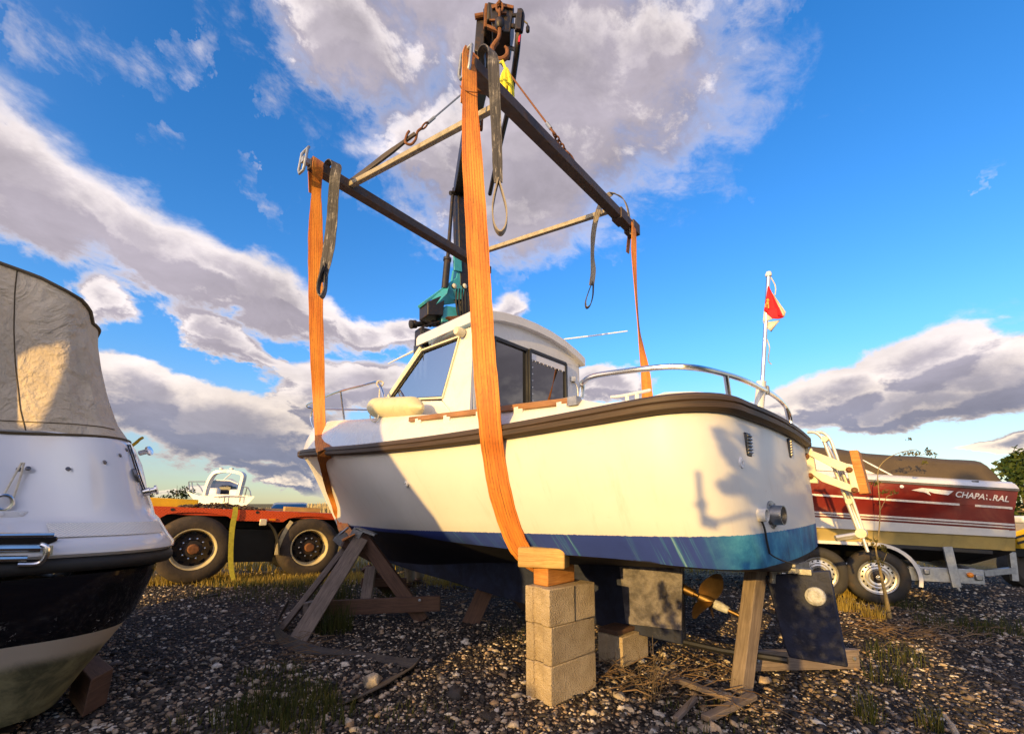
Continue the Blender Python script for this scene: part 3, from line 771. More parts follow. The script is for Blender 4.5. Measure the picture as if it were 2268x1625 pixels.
# grass blades
def blades(name, spots, mats, r=rng, bend=0.5):
    """spots: list of (x, y, radius, count, height, width)"""
    P, F = [], []; k = 0
    for x0, y0, rad, cnt, h, w in spots:
        a = r.uniform(0, 2*PI, cnt); q = rad*np.sqrt(r.uniform(0, 1, cnt))
        x, y = x0+q*np.cos(a), y0+q*np.sin(a)
        z = gzv(y)+bumps(x, y)
        hh = h*r.uniform(.45, 1.15, cnt); ww = w*r.uniform(.6, 1.2, cnt)
        da = r.uniform(0, 2*PI, cnt); ln = r.uniform(.1, 1.0, cnt)*bend*hh
        wa = r.uniform(0, 2*PI, cnt)
        bx, by = np.cos(wa)*ww/2, np.sin(wa)*ww/2
        lx, ly = np.cos(da)*ln, np.sin(da)*ln
        v = np.stack([np.stack([x-bx, y-by, z], -1), np.stack([x+bx, y+by, z], -1),
                      np.stack([x+lx*.35+bx*.7, y+ly*.35+by*.7, z+hh*.6], -1), np.stack([x+lx*.35-bx*.7, y+ly*.35-by*.7, z+hh*.6], -1),
                      np.stack([x+lx, y+ly, z+hh], -1), np.stack([x+lx+bx*.1, y+ly+by*.1, z+hh], -1)], 1)
        P.append(v.reshape(-1, 3)); i = np.arange(cnt)*6 + k
        F.append(np.stack([i, i+1, i+2, i+3], -1)); F.append(np.stack([i+3, i+2, i+5, i+4], -1)); k += cnt*6
    o = npmesh(name, np.concatenate(P), np.concatenate(F), mats)
    return struct(o, 'stuff')
def g0(u, v): p = aZ(u, v, 0); return p.x, p.y
sp = []
for u, v, rad, cnt, h in ((640, 1560, .26, 520, .10), (700, 1590, .2, 300, .09), (560, 1590, .2, 260, .09), (610, 1500, .22, 200, .07), (740, 1395, .16, 260, .26), (735, 1345, .2, 260, .30), (1920, 1580, .07, 60, .16), (2060, 1600, .06, 50, .14), (1965, 1500, .12, 70, .12),
                          (1985, 1450, .2, 120, .13), (2230, 1400, .3, 200, .14), (2120, 1390, .3, 200, .12), (1600, 1600, .3, 110, .06), (470, 1620, .25, 160, .07), (900, 1600, .3, 120, .06), (1460, 1330, .5, 260, .07), (1180, 1400, .4, 130, .07), (2000, 1340, .25, 200, .10)):
    x, y = g0(u, v); sp.append((x, y, rad, cnt, h, .006))
for k in range(60):
    x, y = g0(rnd.uniform(450, 900), rnd.uniform(1288, 1330)); sp.append((x, y, .22, 26, .10, .007))
blades('grass', sp, ['grass_blade'])
sp = []
for k in range(150):
    u = rnd.uniform(330, 1240); x, y = g0(u, rnd.uniform(1262, 1292)); sp.append((x, y, .35, 46, .10, .010))
for k in range(60):
    x = rnd.uniform(-9, 9); sp.append((x, rnd.uniform(9, 14), 1.2, 110, .18, .02))
for u, v, rad, cnt in ((1890, 1320, .22, 420), (1870, 1350, .16, 240), (1935, 1372, .1, 120)):
    x, y = g0(u, v); sp.append((x, y, rad, cnt, .14, .008))
blades('golden_grass', sp, ['grass_gold'])
# dead stalks lying about the stern
P, F, k = [], [], 0
for u, v, ru, rv, cnt in ((1440, 1520, 130, 45, 70), (1350, 1500, 60, 40, 30), (1560, 1500, 80, 40, 26), (1620, 1570, 110, 40, 22), (1960, 1395, 130, 35, 130), (2110, 1410, 150, 30, 120), (1010, 1330, 90, 30, 60), (870, 1300, 60, 25, 80), (640, 1440, 80, 40, 60)):
    for _ in range(cnt):
        x, y = g0(u+rnd.gauss(0, ru*.5), v+rnd.gauss(0, rv*.5)); L = rnd.uniform(.05, .24); a = rnd.gauss(0.3, 1.1); e = rnd.gauss(.06, .1)
        z = gz(x, y)+.012+rnd.uniform(0, .03); w = rnd.uniform(.0010, .0028)
        dx, dy = math.cos(a)*L, math.sin(a)*L
        p0, p1 = (x, y, z), (x+dx*.5, y+dy*.5, z+abs(e)*L+.01); p2 = (x+dx, y+dy+rnd.gauss(0, .03), z+rnd.uniform(-.005, .05))
        for q in (p0, p1, p2): P += [(q[0], q[1]-w, q[2]-w), (q[0], q[1]+w*.3, q[2]+w)]
        F += [(k, k+2, k+3, k+1), (k+2, k+4, k+5, k+3)]; k += 6
struct(npmesh('straw', np.array(P), np.array(F), ['straw_blade']), 'stuff')

# ------------------------------------------------------------------ far field: reed belt and low hedge line
P, F, k = [], [], 0
for i in range(9000):
    x = rnd.uniform(-95, 110); y = 62 + rnd.uniform(0, 5)+ (abs(x)*.05); h = rnd.uniform(.5, 1.35)*(1+.4*math.sin(x*.21)); w = rnd.uniform(.04, .12); l = rnd.gauss(0, .15)
    P += [(x-w, y, -.3), (x+w, y, -.3), (x+l+w*.4, y, -.3+h), (x+l-w*.4, y, -.3+h)]; F.append((k, k+1, k+2, k+3)); k += 4
struct(npmesh('reeds', np.array(P), np.array(F), ['reed']), 'stuff')

def leafcloud(clumps, per, leaf, r=rng):
    """leaf quads gathered in clumps: list of (x,y,z,rx,ry,rz)"""
    P = []
    for cx, cy, cz, rx, ry, rz in clumps:
        n_ = max(8, int(per))
        d = r.normal(0, 1, (n_, 3)); d /= np.linalg.norm(d, axis=1)[:, None]
        q = d*(r.uniform(.25, 1, n_)**.5)[:, None]*np.array([rx, ry, rz]) + np.array([cx, cy, cz])
        a = r.normal(0, 1, (n_, 3)); a /= np.linalg.norm(a, axis=1)[:, None]
        b = np.cross(a, r.normal(0, 1, (n_, 3))); b /= np.linalg.norm(b, axis=1)[:, None]
        s1 = leaf*r.uniform(.6, 1.3, n_)[:, None]; s2 = s1*.5
        P.append(np.stack([q-a*s1, q+b*s2, q+a*s1, q-b*s2], 1).reshape(-1, 3))
    P = np.concatenate(P); F = np.arange(len(P)).reshape(-1, 4)
    return P, F
def leafpart(name, clumps, per, leaf, mats, parent):
    P, F = leafcloud(clumps, per, leaf)
    o = npmesh(name, P, F, mats, None, WL[parent.name]); o.location = (0, 0, 0); o.parent = parent; WL[o.name] = WL[parent.name]
    return o
def tree(name, label, base, h, clumps, per, leaf, mats, r0=.08, cat='tree', group=None, limbs=7, barkm='bark', lean=(0, 0)):
    b = V(base); t = thing(name, label, cat, b, group)
    top = b + V(lean[0], lean[1], h)
    m = MB(); ph = [b + (top-b)*f_ + V(.04*h*math.sin(5*f_), .03*h*math.cos(4*f_)-.03*h, 0)*.5 for f_ in (0, .2, .4, .6, .8, 1)]
    m.tube(ph, [r0*(1-.8*f_) for f_ in (0, .2, .4, .6, .8, 1)], 8)
    m.build('trunk', barkm, t)
    m = MB()
    for i in range(limbs):
        c_ = clumps[i*len(clumps)//max(1, limbs)]; f_ = rnd.uniform(.35, .85); p = b + (top-b)*f_
        e = V(c_[:3]); m.tube([p, (p+e)/2 + V(0, 0, .05*h), e], [r0*.4, r0*.25, r0*.08], 6)
    if limbs: m.build_each('limb', barkm, t)
    leafpart('crown', clumps, per, leaf, mats, t)
    return t
def crown_clumps(base, h, w, n_, zlo=.25, squash=1.0, r=rnd, edge=.22):
    out = []
    for i in range(n_):
        f_ = r.uniform(zlo, 1); wid = w*math.sin(PI*min(1, (f_-zlo)/(1-zlo)*.8+.18))
        a = r.uniform(0, 2*PI); q = wid*math.sqrt(r.uniform(.05, 1))
        s_ = edge*w*r.uniform(.5, 1.25)
        out.append((base[0]+q*math.cos(a), base[1]+q*math.sin(a), base[2]+f_*h, s_, s_, s_*squash))
    return out
b = aY(393, 1112, 24); tree('young_tree', 'slim young tree standing alone on the horizon left of the boat with the arch', (b.x, b.y, -.3), 2.35, [(b.x+rnd.gauss(0, .24), b.y+rnd.gauss(0, .2), rnd.uniform(.3, 1.95), .17, .17, .19) for _ in range(18)], 34, .07, ['leaf_dark'], .035, limbs=5)
b = aY(345, 1112, 21); tree('young_tree', 'small bushy young tree just peeping out behind the stern of the canvas covered boat', (b.x, b.y, -.3), 1.7, [(b.x+rnd.gauss(0, .26), b.y+rnd.gauss(0, .2), rnd.uniform(.5, 1.6), .15, .15, .15) for _ in range(15)], 30, .06, ['leaf_dark'], .03, limbs=5)
b = aY(2290, 1200, 11); bb = (b.x, b.y, -.28)
tree('green_tree', 'leafy green tree behind the stern of the red boat at the right edge', bb, 2.3, crown_clumps(bb, 2.5, 1.35, 80, .1), 60, .075, ['leaf_green'], .09)

# ------------------------------------------------------------------ the cabin boat on the stands: its own frame (s forward from the stern, t to port, z up)
O = V(1.57, 2.81, 0); A = V(-.74, .67, 0).normalized(); B = V(-A.y, A.x, 0)*1.0
if B.y > 0: B = -B
def W(s, t, z): return O + A*s + B*t + V(0, 0, z)
def T(u, v, t): return aP(u, v, O+B*t, B)
def S(u, v, s): return aP(u, v, O+A*s, A)
def st(p): d = p - O; return d.dot(A), d.dot(B), p.z

boat = thing('motor_boat', 'white pilothouse motor boat with blue boot band, propped on blocks and trestles in the middle', 'boat', W(2.5, 0, 0))
bb0 = curve1([-.1, .5, 1.5, 2.5, 3.5, 4.5, 5.3, 6.0, 6.4, 6.6], [1.10, 1.14, 1.17, 1.15, 1.06, .86, .61, .32, .13, 0.015])
bbw = curve1([-.12, .5, 1.0, 2.0, 2.5, 3.0, 3.5, 4.0, 4.5, 5.0, 5.42], [1.07, 1.06, 1.04, .96, .87, .73, .57, .40, .245, .10, 0.012])
zs = curve1([-.1, .5, 1.2, 2.6, 4.2, 5.4, 6.6], [1.575, 1.55, 1.53, 1.555, 1.66, 1.76, 1.86])
zw = curve1([-.1, .6, 1.7, 3.0, 4.4, 5.42], [.955, .935, .905, .865, .83, .79])
zr = curve1([-.1, .5, 1.2, 2.5, 3.5, 4.4, 4.75], [.72, .67, .63, .53, .43, .45, .52])
bbc = curve1([-.12, .5, 1.0, 2.0, 2.5, 3.0, 3.5, 4.0, 4.5, 5.0, 5.3], [1.0, .985, .965, .90, .83, .70, .55, .385, .235, .09, 0.01])
def zc(s): return zw(s) - float(np.interp(s, [-.15, .1, .5, 1.0, 2.0, 2.6, 6], [.165, .145, .123, .118, .075, .03, .02]))
NS, NCR, NTR = 44, 10, 8
def outline(bf, tip, aft, rad=.42, n_=2.5):
    """half plan curve from the stem round the quarter to the middle of the transom: list of (s, t)"""
    out = []
    s1 = aft+rad
    for i in range(NS): s = tip - (tip-s1)*(i/NS)**.9; out.append((s, bf(s)))
    for i in range(NCR+1):
        a = PI/2*i/NCR
        out.append((s1 - rad*math.sin(a)**(2/n_), (bf(s1)-rad) + rad*math.cos(a)**(2/n_)))
    t1 = bf(s1)-rad
    for i in range(1, NTR+1): out.append((aft - .03*(1-(1-i/NTR)**2), t1*(1-i/NTR)))
    return out
NL = 8
OUT = {}
for sd_, rd_ in ((1, .42), (-1, .20)): OUT[sd_] = (outline(bb0, 6.6, -.07, rd_), outline(bbw, 5.42, -.115, rd_), outline(bbc, 5.3, -.125, rd_))
o0 = OUT[1][0]
def hull_rings(side):
    o0, o2, o3 = OUT[side]
    rings, uvs = [], []
    for k in range(len(o0)):
        col, uvc = [], []
        (s0, t0), (s2, t2), (s3, t3) = o0[k], o2[k], o3[k]
        fwd = min(1, max(0, (s0-3.0)/3.0))
        arc = 6.6 - s0 + (max(0, bb0(.4)-t0) if k >= NS else 0)
        if k >= NS: arc = 6.6-.36 + math.hypot(0, 0) + sum(math.hypot(o0[j+1][0]-o0[j][0], o0[j+1][1]-o0[j][1]) for j in range(NS, k))
        for j in range(NL+1):
            f_ = j/NL
            s, t = s0+(s2-s0)*f_, t0+(t2-t0)*f_
            z0, z2 = zs(s0), zw(s2)
            z = z0+(z2-z0)*f_
            t += (.028*(1-fwd) - .11*fwd*(1-fwd*.6))*math.sin(PI*f_)*min(1, t0/.4)
            col.append((s, t, z)); uvc.append((arc, z - z2))
        z2 = zw(s2); z3 = zc(s3)
        col.append((s3, t3, z3)); uvc.append((arc, z3-z2))
        tip = 4.75
        sr = min(s3, tip); sr = s3 if s3 < 3.6 else 3.6 + (s3-3.6)*(tip-3.6)/(5.3-3.6)
        sr = max(sr, -.13)
        for f_ in (.04, .35, .7, 1.0):
            s, t = s3+(sr-s3)*f_, t3*(1-f_) + .045*f_*min(1, t3/.1)
            z = z3 + (zr(sr)-z3)*(f_**1.05) - .015*math.sin(PI*f_)
            col.append((s, t, z)); uvc.append((arc, z-z2-.13))
        rings.append([W(s, side*t, z) for s, t, z in col]); uvs.append(uvc)
    return rings, uvs
m = MB()
for side in (1, -1):
    rg, uv = hull_rings(side); m.loft(rg, 0, False, uv, flip=(side < 0))
m.build('hull', 'hull_paint', boat, smooth=38)
HV, HF = list(m.v), list(m.f)
def also(mb):
    b_ = len(HV); HV.extend(mb.v); HF.extend([tuple(i+b_ for i in f_) for f_ in mb.f])
# full length keel with its deep after part
kz = curve1([.53, 1.2, 2.0, 3.0, 3.9, 4.5, 4.9], [.165, .18, .235, .315, .385, .475, .60])
m = MB(); rgs = []
for i in range(31):
    s = .55 + (4.9-.55)*i/30; w = .055*min(1, (5.0-s)/.7+.1)
    zt_ = zr(min(s, 4.7))+.03
    rgs.append([W(s, -w*.8, kz(s)), W(s, w*.8, kz(s)), W(s, w, zt_), W(s, -w, zt_)])
m.loft(rgs, 0, True); m.face([len(m.v)-31*4+k for k in (3, 2, 1, 0)]); m.face([len(m.v)-4+k for k in range(4)])
keel = m.build('keel', 'antifoul', boat, bevel=.012)
m = MB(); q = [T(1372, 1254, .066), T(1511, 1254, .066), T(1509, 1395, .066), T(1386, 1380, .066)]
m.prism([V(p) for p in q], -B*.012); m.build('keel_skin', 'keel_skin', keel)
m = MB(); m.prism([W(.55, .03, .66), W(.55, .03, .16), W(.585, .03, .16), W(.585, .03, .66)], -B*.06); m.build('heel_plate', 'dull_steel', keel)

# rubbing strake all round
m = MB(); rgs = []; uvs = []
full = [(s, t) for s, t in o0] + [(s, -t) for s, t in OUT[-1][0][:-1]][::-1]
acc = 0
for i, (s, t) in enumerate(full):
    a, b_ = full[max(0, i-1)], full[min(len(full)-1, i+1)]
    tx, ty = b_[0]-a[0], b_[1]-a[1]; L = math.hypot(tx, ty) or 1; nx, ny = -ty/L, tx/L
    if i == 0 or i == len(full)-1: nx, ny = 1, 0
    if nx*(s-3)+ny*t < 0 and 0 < i < len(full)-1: nx, ny = -nx, -ny
    acc += math.hypot(s-a[0], t-a[1]); z = zs(s)
    prof = [(-.02, -.045), (.025, -.047), (.048, -.030), (.050, -.006), (.042, 0), (.050, .006), (.048, .028), (.025, .042), (-.02, .042)]
    rgs.append([W(s+nx*d_, t+ny*d_, z+h_) for d_, h_ in prof]); uvs.append([(acc, k/8) for k in range(9)])
m.loft(rgs, 0, False, uvs); also(m); m.build('rub_rail', 'rub_rubber', boat)
m = MB()
for k in (NS+NCR+NTR*2+2,):
    rg = [[W(st(p)[0], st(p)[1], p.z) for p in rgs[j]] for j in (k, k+1, k+2)]
    cen = [sum(r_, V(0, 0, 0))/9 for r_ in rg]
    m.loft([[c_ + (p-c_)*1.12 for p in r_] for r_, c_ in zip(rg, cen)], 0, True)
m.build('rail_joint', 'chrome', boat)

# bulwark, side decks and foredeck
zt = curve1([-.1, .45, .56, .66, .8, 1.2, 1.7, 2.5, 3.2, 4.16, 5.2, 6.2], [1.635, 1.62, 1.63, 1.70, 1.712, 1.72, 1.75, 1.83, 1.90, 2.02, 2.11, 2.14])
def top_ring(side):
    o0 = OUT[side][0]
    rg = []
    for k, (s, t) in enumerate(o0):
        s1 = s - .45*max(0, (s-5.4)/1.2)**1.5; ins = .03 + .10*min(1, max(0, (s-.5)/.2))
        t1 = max(0.0, t-ins) if k < NS else t*(1-ins/1.2); s1 = s1 + (.04 if k >= NS else 0)
        z1 = zt(s1) if k < NS+3 else 1.635
        t2 = max(0, t1-.09); s2 = s1+(.08 if k >= NS+4 else 0) - .08*max(0, (s-6.0)/.6)
        rg.append([W(s, side*max(0, t-.012), zs(s)+.03), W(s-.12*max(0, (s-5.4)/1.2), side*max(0, (t*.6+t1*.4)), zs(s)+(z1-zs(s))*.5), W(s1, side*t1, z1-.012), W(s1, side*max(0, t1-.012), z1), W(s2, side*t2, z1+.004), W(s2, side*t2*.96, z1-.05), W(s2, side*t2*.5, z1-.03), W(s2, 0, z1-.02)])
    return rg
m = MB()
for side in (1, -1): m.loft(top_ring(side), 0, flip=(side < 0))
also(m); m.build('deck', 'gelcoat', boat, smooth=40)

HULL = BVHTree.FromPolygons(HV, HF)
def onhull(u, v, off=.012):
    r_ = ray(u, v).normalized(); loc, nn, _, dist = HULL.ray_cast(EYE, r_)
    return (loc - r_*off) if loc is not None else T(u, v, .9)

# pilothouse
def tw(z): return .80 - .05*(z-1.7)
m = MB()
for side in (1, -1):
    def cp(s, z, d=0.0): return W(s, side*(tw(z)-d), z)
    th = B*(-side*.035)
    m.prism([cp(1.85, 1.62), cp(1.85, 2.52), cp(2.005, 2.52), cp(2.20, 1.96)], th)
    m.prism([cp(1.85, 1.62), cp(2.20, 1.955), cp(3.06, 2.08), cp(3.32, 1.62)], th)
    m.prism([cp(1.9, 1.62), cp(3.32, 1.62), cp(3.32, 1.60), cp(1.9, 1.60)], th)
m.prism([W(3.15, -.80, 2.05), W(3.15, .80, 2.05), W(3.36, .82, 1.70), W(3.36, -.82, 1.70)], A*-.04)
for t0_, t1_, z0_, z1_ in ((.75, .53, 1.62, 2.52), (-.50, -.75, 1.62, 2.52), (.53, -.50, 1.62, 1.84)):
    m.prism([W(1.85, t0_, z0_), W(1.85, t0_, z1_), W(1.85, t1_, z1_), W(1.85, t1_, z0_)], A*.04)
hd = [W(1.85, t_, 2.57+.135*(1-(abs(t_)/.8)**2.2)) for t_ in (.75, .6, .4, .2, 0, -.2, -.4, -.6, -.75)]
m.prism([W(1.85, .75, 2.52), W(1.85, .53, 2.49)] + [W(1.85, -.50, 2.49), W(1.85, -.75, 2.52)] + hd[::-1], A*.04)
house = m.build('pilothouse', 'gelcoat', boat, bevel=.006)
for side in (1, -1):
    def cp(s, z, d=0.0): return W(s, side*(tw(z)-d), z)
    m = MB(); q = [cp(2.18, 1.975, .012), cp(2.005, 2.47, .012), cp(2.52, 2.47, .012), cp(3.02, 2.085, .012)]
    m.prism(q, B*(-side*.006)); pane = m.build('side_window', 'clear_glass', boat)
    m = MB()
    qq = [cp(2.18, 1.975, -.002), cp(2.005, 2.47, -.002), cp(2.52, 2.47, -.002), cp(3.02, 2.085, -.002)]
    for i in range(4): m.beam(qq[i], qq[(i+1) % 4], .016, .024, B)
    m.beam(cp(2.535, 2.50), cp(3.08, 2.06), .035, .03, B)
    m.build('window_frame', 'cream_paint', pane, bevel=.003)
    gk = [p_ + (sum(qq, V(0, 0, 0))/4-p_).normalized()*.018 for p_ in qq]; m = MB()
    for i in range(4): m.beam(gk[i], gk[(i+1) % 4], .008, .010, B)
    m.build('window_gasket', 'black_rubber', pane)
m = MB(); m.prism([W(3.03, -.77, 2.09), W(3.03, .77, 2.09), W(2.53, .74, 2.48), W(2.53, -.74, 2.48)], A*.006); wsn = m.build('windscreen', 'clear_glass', boat)
m = MB(); m.beam(W(3.03, 0, 2.09), W(2.53, 0, 2.48), .035, .03, A); m.beam(W(3.05, -.78, 2.08), W(3.05, .78, 2.08), .04, .04); m.build('window_frame', 'cream_paint', wsn)
m = MB(); a_, b_ = T(932, 762, .74), T(931, 892, .74)
rgs = []
for f_ in np.linspace(0, 1, 8):
    c_ = a_+(b_-a_)*float(f_); rgs.append([c_+A*(.10*x)+B*(.018*math.sin(9*x+f_*3)) for x in np.linspace(-1, 1, 15)])
m.loft(rgs, 0); cu_ = m.build('side_curtain', 'navy_cloth', boat, smooth=60); md = cu_.modifiers.new('thick', 'SOLIDIFY'); md.thickness = .004
# roof with camber
m = MB(); up_, lo_ = [], []
def roofz(t, s): return 2.56 + .135*(1-(abs(t)/.80)**2.2) - .035*(s-1.75)
ss = (1.80, 1.815, 2.0, 2.2, 2.4, 2.54, 2.56)
tt = [-.80, -.79, -.65, -.45, -.22, 0, .22, .45, .65, .79, .80]
for s in ss:
    e = .012 if s in (1.80, 2.56) else 0
    up_.append([W(s, t, roofz(t, s)+.072-e-(.012 if abs(t) == .80 else 0)) for t in tt])
    lo_.append([W(s, t, roofz(t, s)-.02 if abs(t) > .7 else roofz(t, s)-.012) for t in tt])
m.loft(up_, 0, flip=True); m.loft(lo_, 0)
m.loft([lo_[0], up_[0]], 0); m.loft([up_[-1], lo_[-1]], 0)
m.loft([[r_[0] for r_ in up_], [r_[0] for r_ in lo_]], 0); m.loft([[r_[-1] for r_ in lo_], [r_[-1] for r_ in up_]], 0)
m.build('roof', 'gelcoat', boat, smooth=50)
# after bulkhead: two sliding doors
for t0_, t1_, dep, mm in ((.53, .07, .012, 'smoked_glass'), (.09, -.50, -.012, 'smoked_glass')):
    m = MB(); m.prism([W(1.85+dep, t0_, 1.84), W(1.85+dep, t0_, 2.50), W(1.85+dep, t1_, 2.50), W(1.85+dep, t1_, 1.84)], A*.006)
    dr = m.build('sliding_door', mm, boat)
    m = MB(); q = [W(1.845+dep, t0_-.015, 1.85), W(1.845+dep, t0_-.015, 2.49), W(1.845+dep, t1_+.015, 2.49), W(1.845+dep, t1_+.015, 1.85)]
    for i in range(4): m.beam(q[i], q[(i+1) % 4], .03, .03, A)
    m.build('door_frame', 'black_paint', dr, bevel=.003)
m = MB(); m.prism([W(1.83, .05, 2.41), W(1.83, .05, 2.47), W(1.83, -.48, 2.47), W(1.83, -.48, 2.41)], A*.008); m.build('blind', 'gelcoat_clean', boat)
m = MB()
for k in range(9):
    m.lathe(W(1.826, .045, 1.90+k*.062), -A, [(.006, 0), (.006, .004), (0, .005)], 8); 
    if k < 8: m.lathe(W(1.826, .0-k*.06, 2.40), -A, [(.006, 0), (.006, .004), (0, .005)], 8); m.lathe(W(1.826, .0-k*.06, 1.875), -A, [(.006, 0), (.006, .004), (0, .005)], 8)
m.build_each('door_stud', 'gelcoat_clean', boat)
m = MB(); m.beam(W(1.842, .66, 2.02), W(1.842, .66, 2.26), .08, .012, A); m.build('vent_louvre', 'black_paint', boat)
m = MB(); m.beam(W(1.842, .68, 1.86), W(1.842, .68, 1.93), .09, .012, A); m.lathe(W(1.836, .68, 1.895), -A, [(.028, 0), (.028, .02), (.016, .02), (.016, .005)], 16); m.build('deck_socket', 'dull_steel', boat)
p = T(1027, 738, tw(2.4)); m = MB(); m.lathe(p+B*.0, B, [(.025, 0), (.036, .01), (.036, .07), (.028, .085)], 18); m.build('horn', 'cream_paint', boat)
p = W(1.84, -.62, 2.20); m = MB(); m.box(p+V(0, 0, .16), (.05, .06, .05)); m.tube(smoothpath([p+V(0, 0, .13), p-A*.05+V(0, 0, .08), p-A*.06-V(0, 0, .1), p-A*.02-V(0, 0, .28)], 5), .008, 6); m.build('deck_light', 'dull_steel', boat)
# teak handrail along the coaming, with its stand-offs
m = MB(); a_, b_ = T(908, 929, 1.07), T(1272, 887, 1.075); m.beam(a_, b_, .03, .038); m.build('handrail', 'teak', boat, bevel=.005)
m = MB()
for f_ in (.08, .3, .52, .74, .95):
    p = a_+(b_-a_)*f_; m.beam(p-V(0, 0, .07), p, .03, .07, A)
m.build_each('handrail_stand', 'gelcoat', boat)
m = MB(); p = b_; m.box(p+A*.0-V(0, 0, .005), (.06, .05, .05), Matrix((A, B, V(0, 0, 1))).transposed()); m.build('rail_foot', 'dull_steel', boat)
# bow pulpit
path = [(2.74, .93, 1.85), (2.86, .905, 2.0), (2.98, .885, 2.17), (3.08, .87, 2.255), (3.22, .855, 2.275), (3.5, .82, 2.30), (4.2, .70, 2.385), (5.0, .52, 2.47), (5.7, .34, 2.55), (6.2, .20, 2.605), (6.42, .08, 2.62)]
full_ = [W(*p) for p in path] + [W(s, -t, z) for s, t, z in path[::-1]]
m = MB(); m.tube(smoothpath(full_, 5), .0125, 10)
pulpit = m.build('bow_rail', 'chrome', boat)
m = MB()
for side in (1, -1):
    for s, t, ztop, t2 in ((4.16, .62, 2.38, .71), (5.2, .42, 2.49, .47)):
        m.tube([W(s, side*t, zt(s)-.01), W(s-.04, side*t2, ztop)], .011, 8)
m.tube(smoothpath([W(6.42, 0, 2.62), W(6.5, 0, 2.45), W(6.2, 0, 2.12)], 5), .011, 8)
m.build_each('rail_post', 'chrome', pulpit)
m = MB(); p = T(842, 850, .86); m.tube([p + V(.03*math.cos(a), .012*math.sin(2*a), .028*math.sin(a)) for a in np.linspace(0, 4*PI, 30)], .008, 6); m.build('rope_knot', 'rope_white', boat)
# stern rail round the quarter
sr = [W(.68, 1.0, 1.70), W(.67, 1.0, 1.77), T(1292, 846, 1.02), T(1318, 832, 1.03), T(1400, 820, 1.02), T(1480, 812, .99), T(1545, 815, .93), S(1607, 829, .0), S(1650, 843, -.03), S(1690, 862, -.03), S(1720, 880, -.03), S(1740, 900, -.02), S(1750, 925, -.02), S(1752, 945, -.02)]
m = MB(); m.tube(smoothpath(sr, 5), .0155, 10); rail = m.build('stern_rail', 'chrome', boat)
m = MB(); p = S(1607, 829, .0); q = S(1617, 897, .01); m.tube([p, q], .0145, 8); m.lathe(q, V(0, 0, 1), [(.03, -.005), (.03, .006), (.015, .012)], 14)
p = S(1740, 900, -.02); q = S(1752, 950, .0); m.tube([p, q], .0145, 8); m.lathe(S(1612, 897, .01), V(0, 0, 1), [(.01, 0), (.01, .01)], 8)
m.build_each('rail_post', 'chrome', rail)
p = S(1697, 864, -.03); m = MB(); m.box(p, (.035, .04, .055), Matrix((A, B, V(0, 0, 1))).transposed()); m.build('rail_clamp', 'cream_paint', boat, bevel=.006)
# ensign staff
m = MB(); m.tube([W(.02, 0, 1.58), W(-.02, 0, 1.87)], .029, 16); m.build('staff_socket', 'gelcoat', boat)
a_, b_ = T(1687, 872, 0), T(1702, 612, 0)
m = MB(); m.tube([a_, b_], .0125, 12); staff = m.build('flagstaff', 'chrome', boat)
m = MB(); m.lathe(b_, b_-a_, [(.008, -.005), (.018, .0), (.020, .012), (.014, .028), (0, .032)], 14); m.build('staff_cap', 'gelcoat', staff)
m = MB(); h0 = b_+V(.012, -.005, -.01); m.tube(smoothpath([h0, h0+V(.025, 0, -.06), h0+V(.018, 0, -.12)], 4), .0035, 6); q = a_+(b_-a_)*.36; m.tube(smoothpath([q+V(.015, -.01, .08), q+V(.03, -.01, .02), q+V(.016, -.01, -.06), q+V(.035, -.01, -.09)], 4), .0035, 6); m.build('halyard', 'rope_white', staff)
# cleat on the quarter
m = MB(); a_, b_ = T(1352, 879, .86), T(1442, 865, .86); m.tube(smoothpath([a_, a_+(b_-a_)*.25+V(0, 0, -.004), a_+(b_-a_)*.7, b_+V(0, 0, .004)], 5), [.007]+[.010]*14+[.007], 8)
for f_ in (.42, .66):
    p = a_+(b_-a_)*f_; m.beam(p-V(0, 0, .05), p, .02, .02)
m.beam(a_+(b_-a_)*.3-V(0, 0, .05), a_+(b_-a_)*.8-V(0, 0, .05), .05, .02); m.build('cleat', 'gelcoat_clean', boat, bevel=.003)
# aerials
m = MB(); m.tube([T(917, 777, .5), T(860, 805, .5)], [.012, .007], 8); m.tube([T(1250, 751, -.78), T(1315, 743, -.78), T(1390, 733, -.78)], [.008, .008, .006], 8); m.build_each('aerial', 'gelcoat_clean', boat)

# transom fittings
def tr(u, v): return S(u, v, -.095)
FR = Matrix((A, B, V(0, 0, 1))).transposed()
def surf(u, v):      # a point on the rounded stern under this sight line
    r_ = ray(u, v); bestd = None
    for k in range(NS-4, len(o0)):
        for sgn in (1, -1):
            pass
    lo, hi = 1.2, 4.6
    def inside(p):
        s, t, z = st(p); f_ = min(1, max(0, (zs(0)-z)/(zs(0)-zw(0))))
        aft = -.07-.045*f_; half = bb0(.4)*(1-f_)+bbw(.4)*f_; rad = .42 if t > 0 else .20; n_ = 2.5
        t = abs(t)
        if s < aft-.03: return False
        if s > aft+rad: return t < half
        if t < half-rad: return s > aft - .03*(1-(t/(half-rad))**2)
        return ((aft+rad-s)/rad)**n_ + ((t-half+rad)/rad)**n_ < 1
    y = lo
    while y < hi and not inside(EYE + r_*(y/r_.y)): y += .004
    p = EYE + r_*(y/r_.y)
    e = .02; s, t, z = st(p)
    nrm = V(0, 0, 0)
    for k in range(32):
        a = 2*PI*k/32
        q = p + A*(.05*math.cos(a)) + B*(.05*math.sin(a))
        if not inside(q): nrm += A*math.cos(a) + B*math.sin(a)
    return p, nrm.normalized()
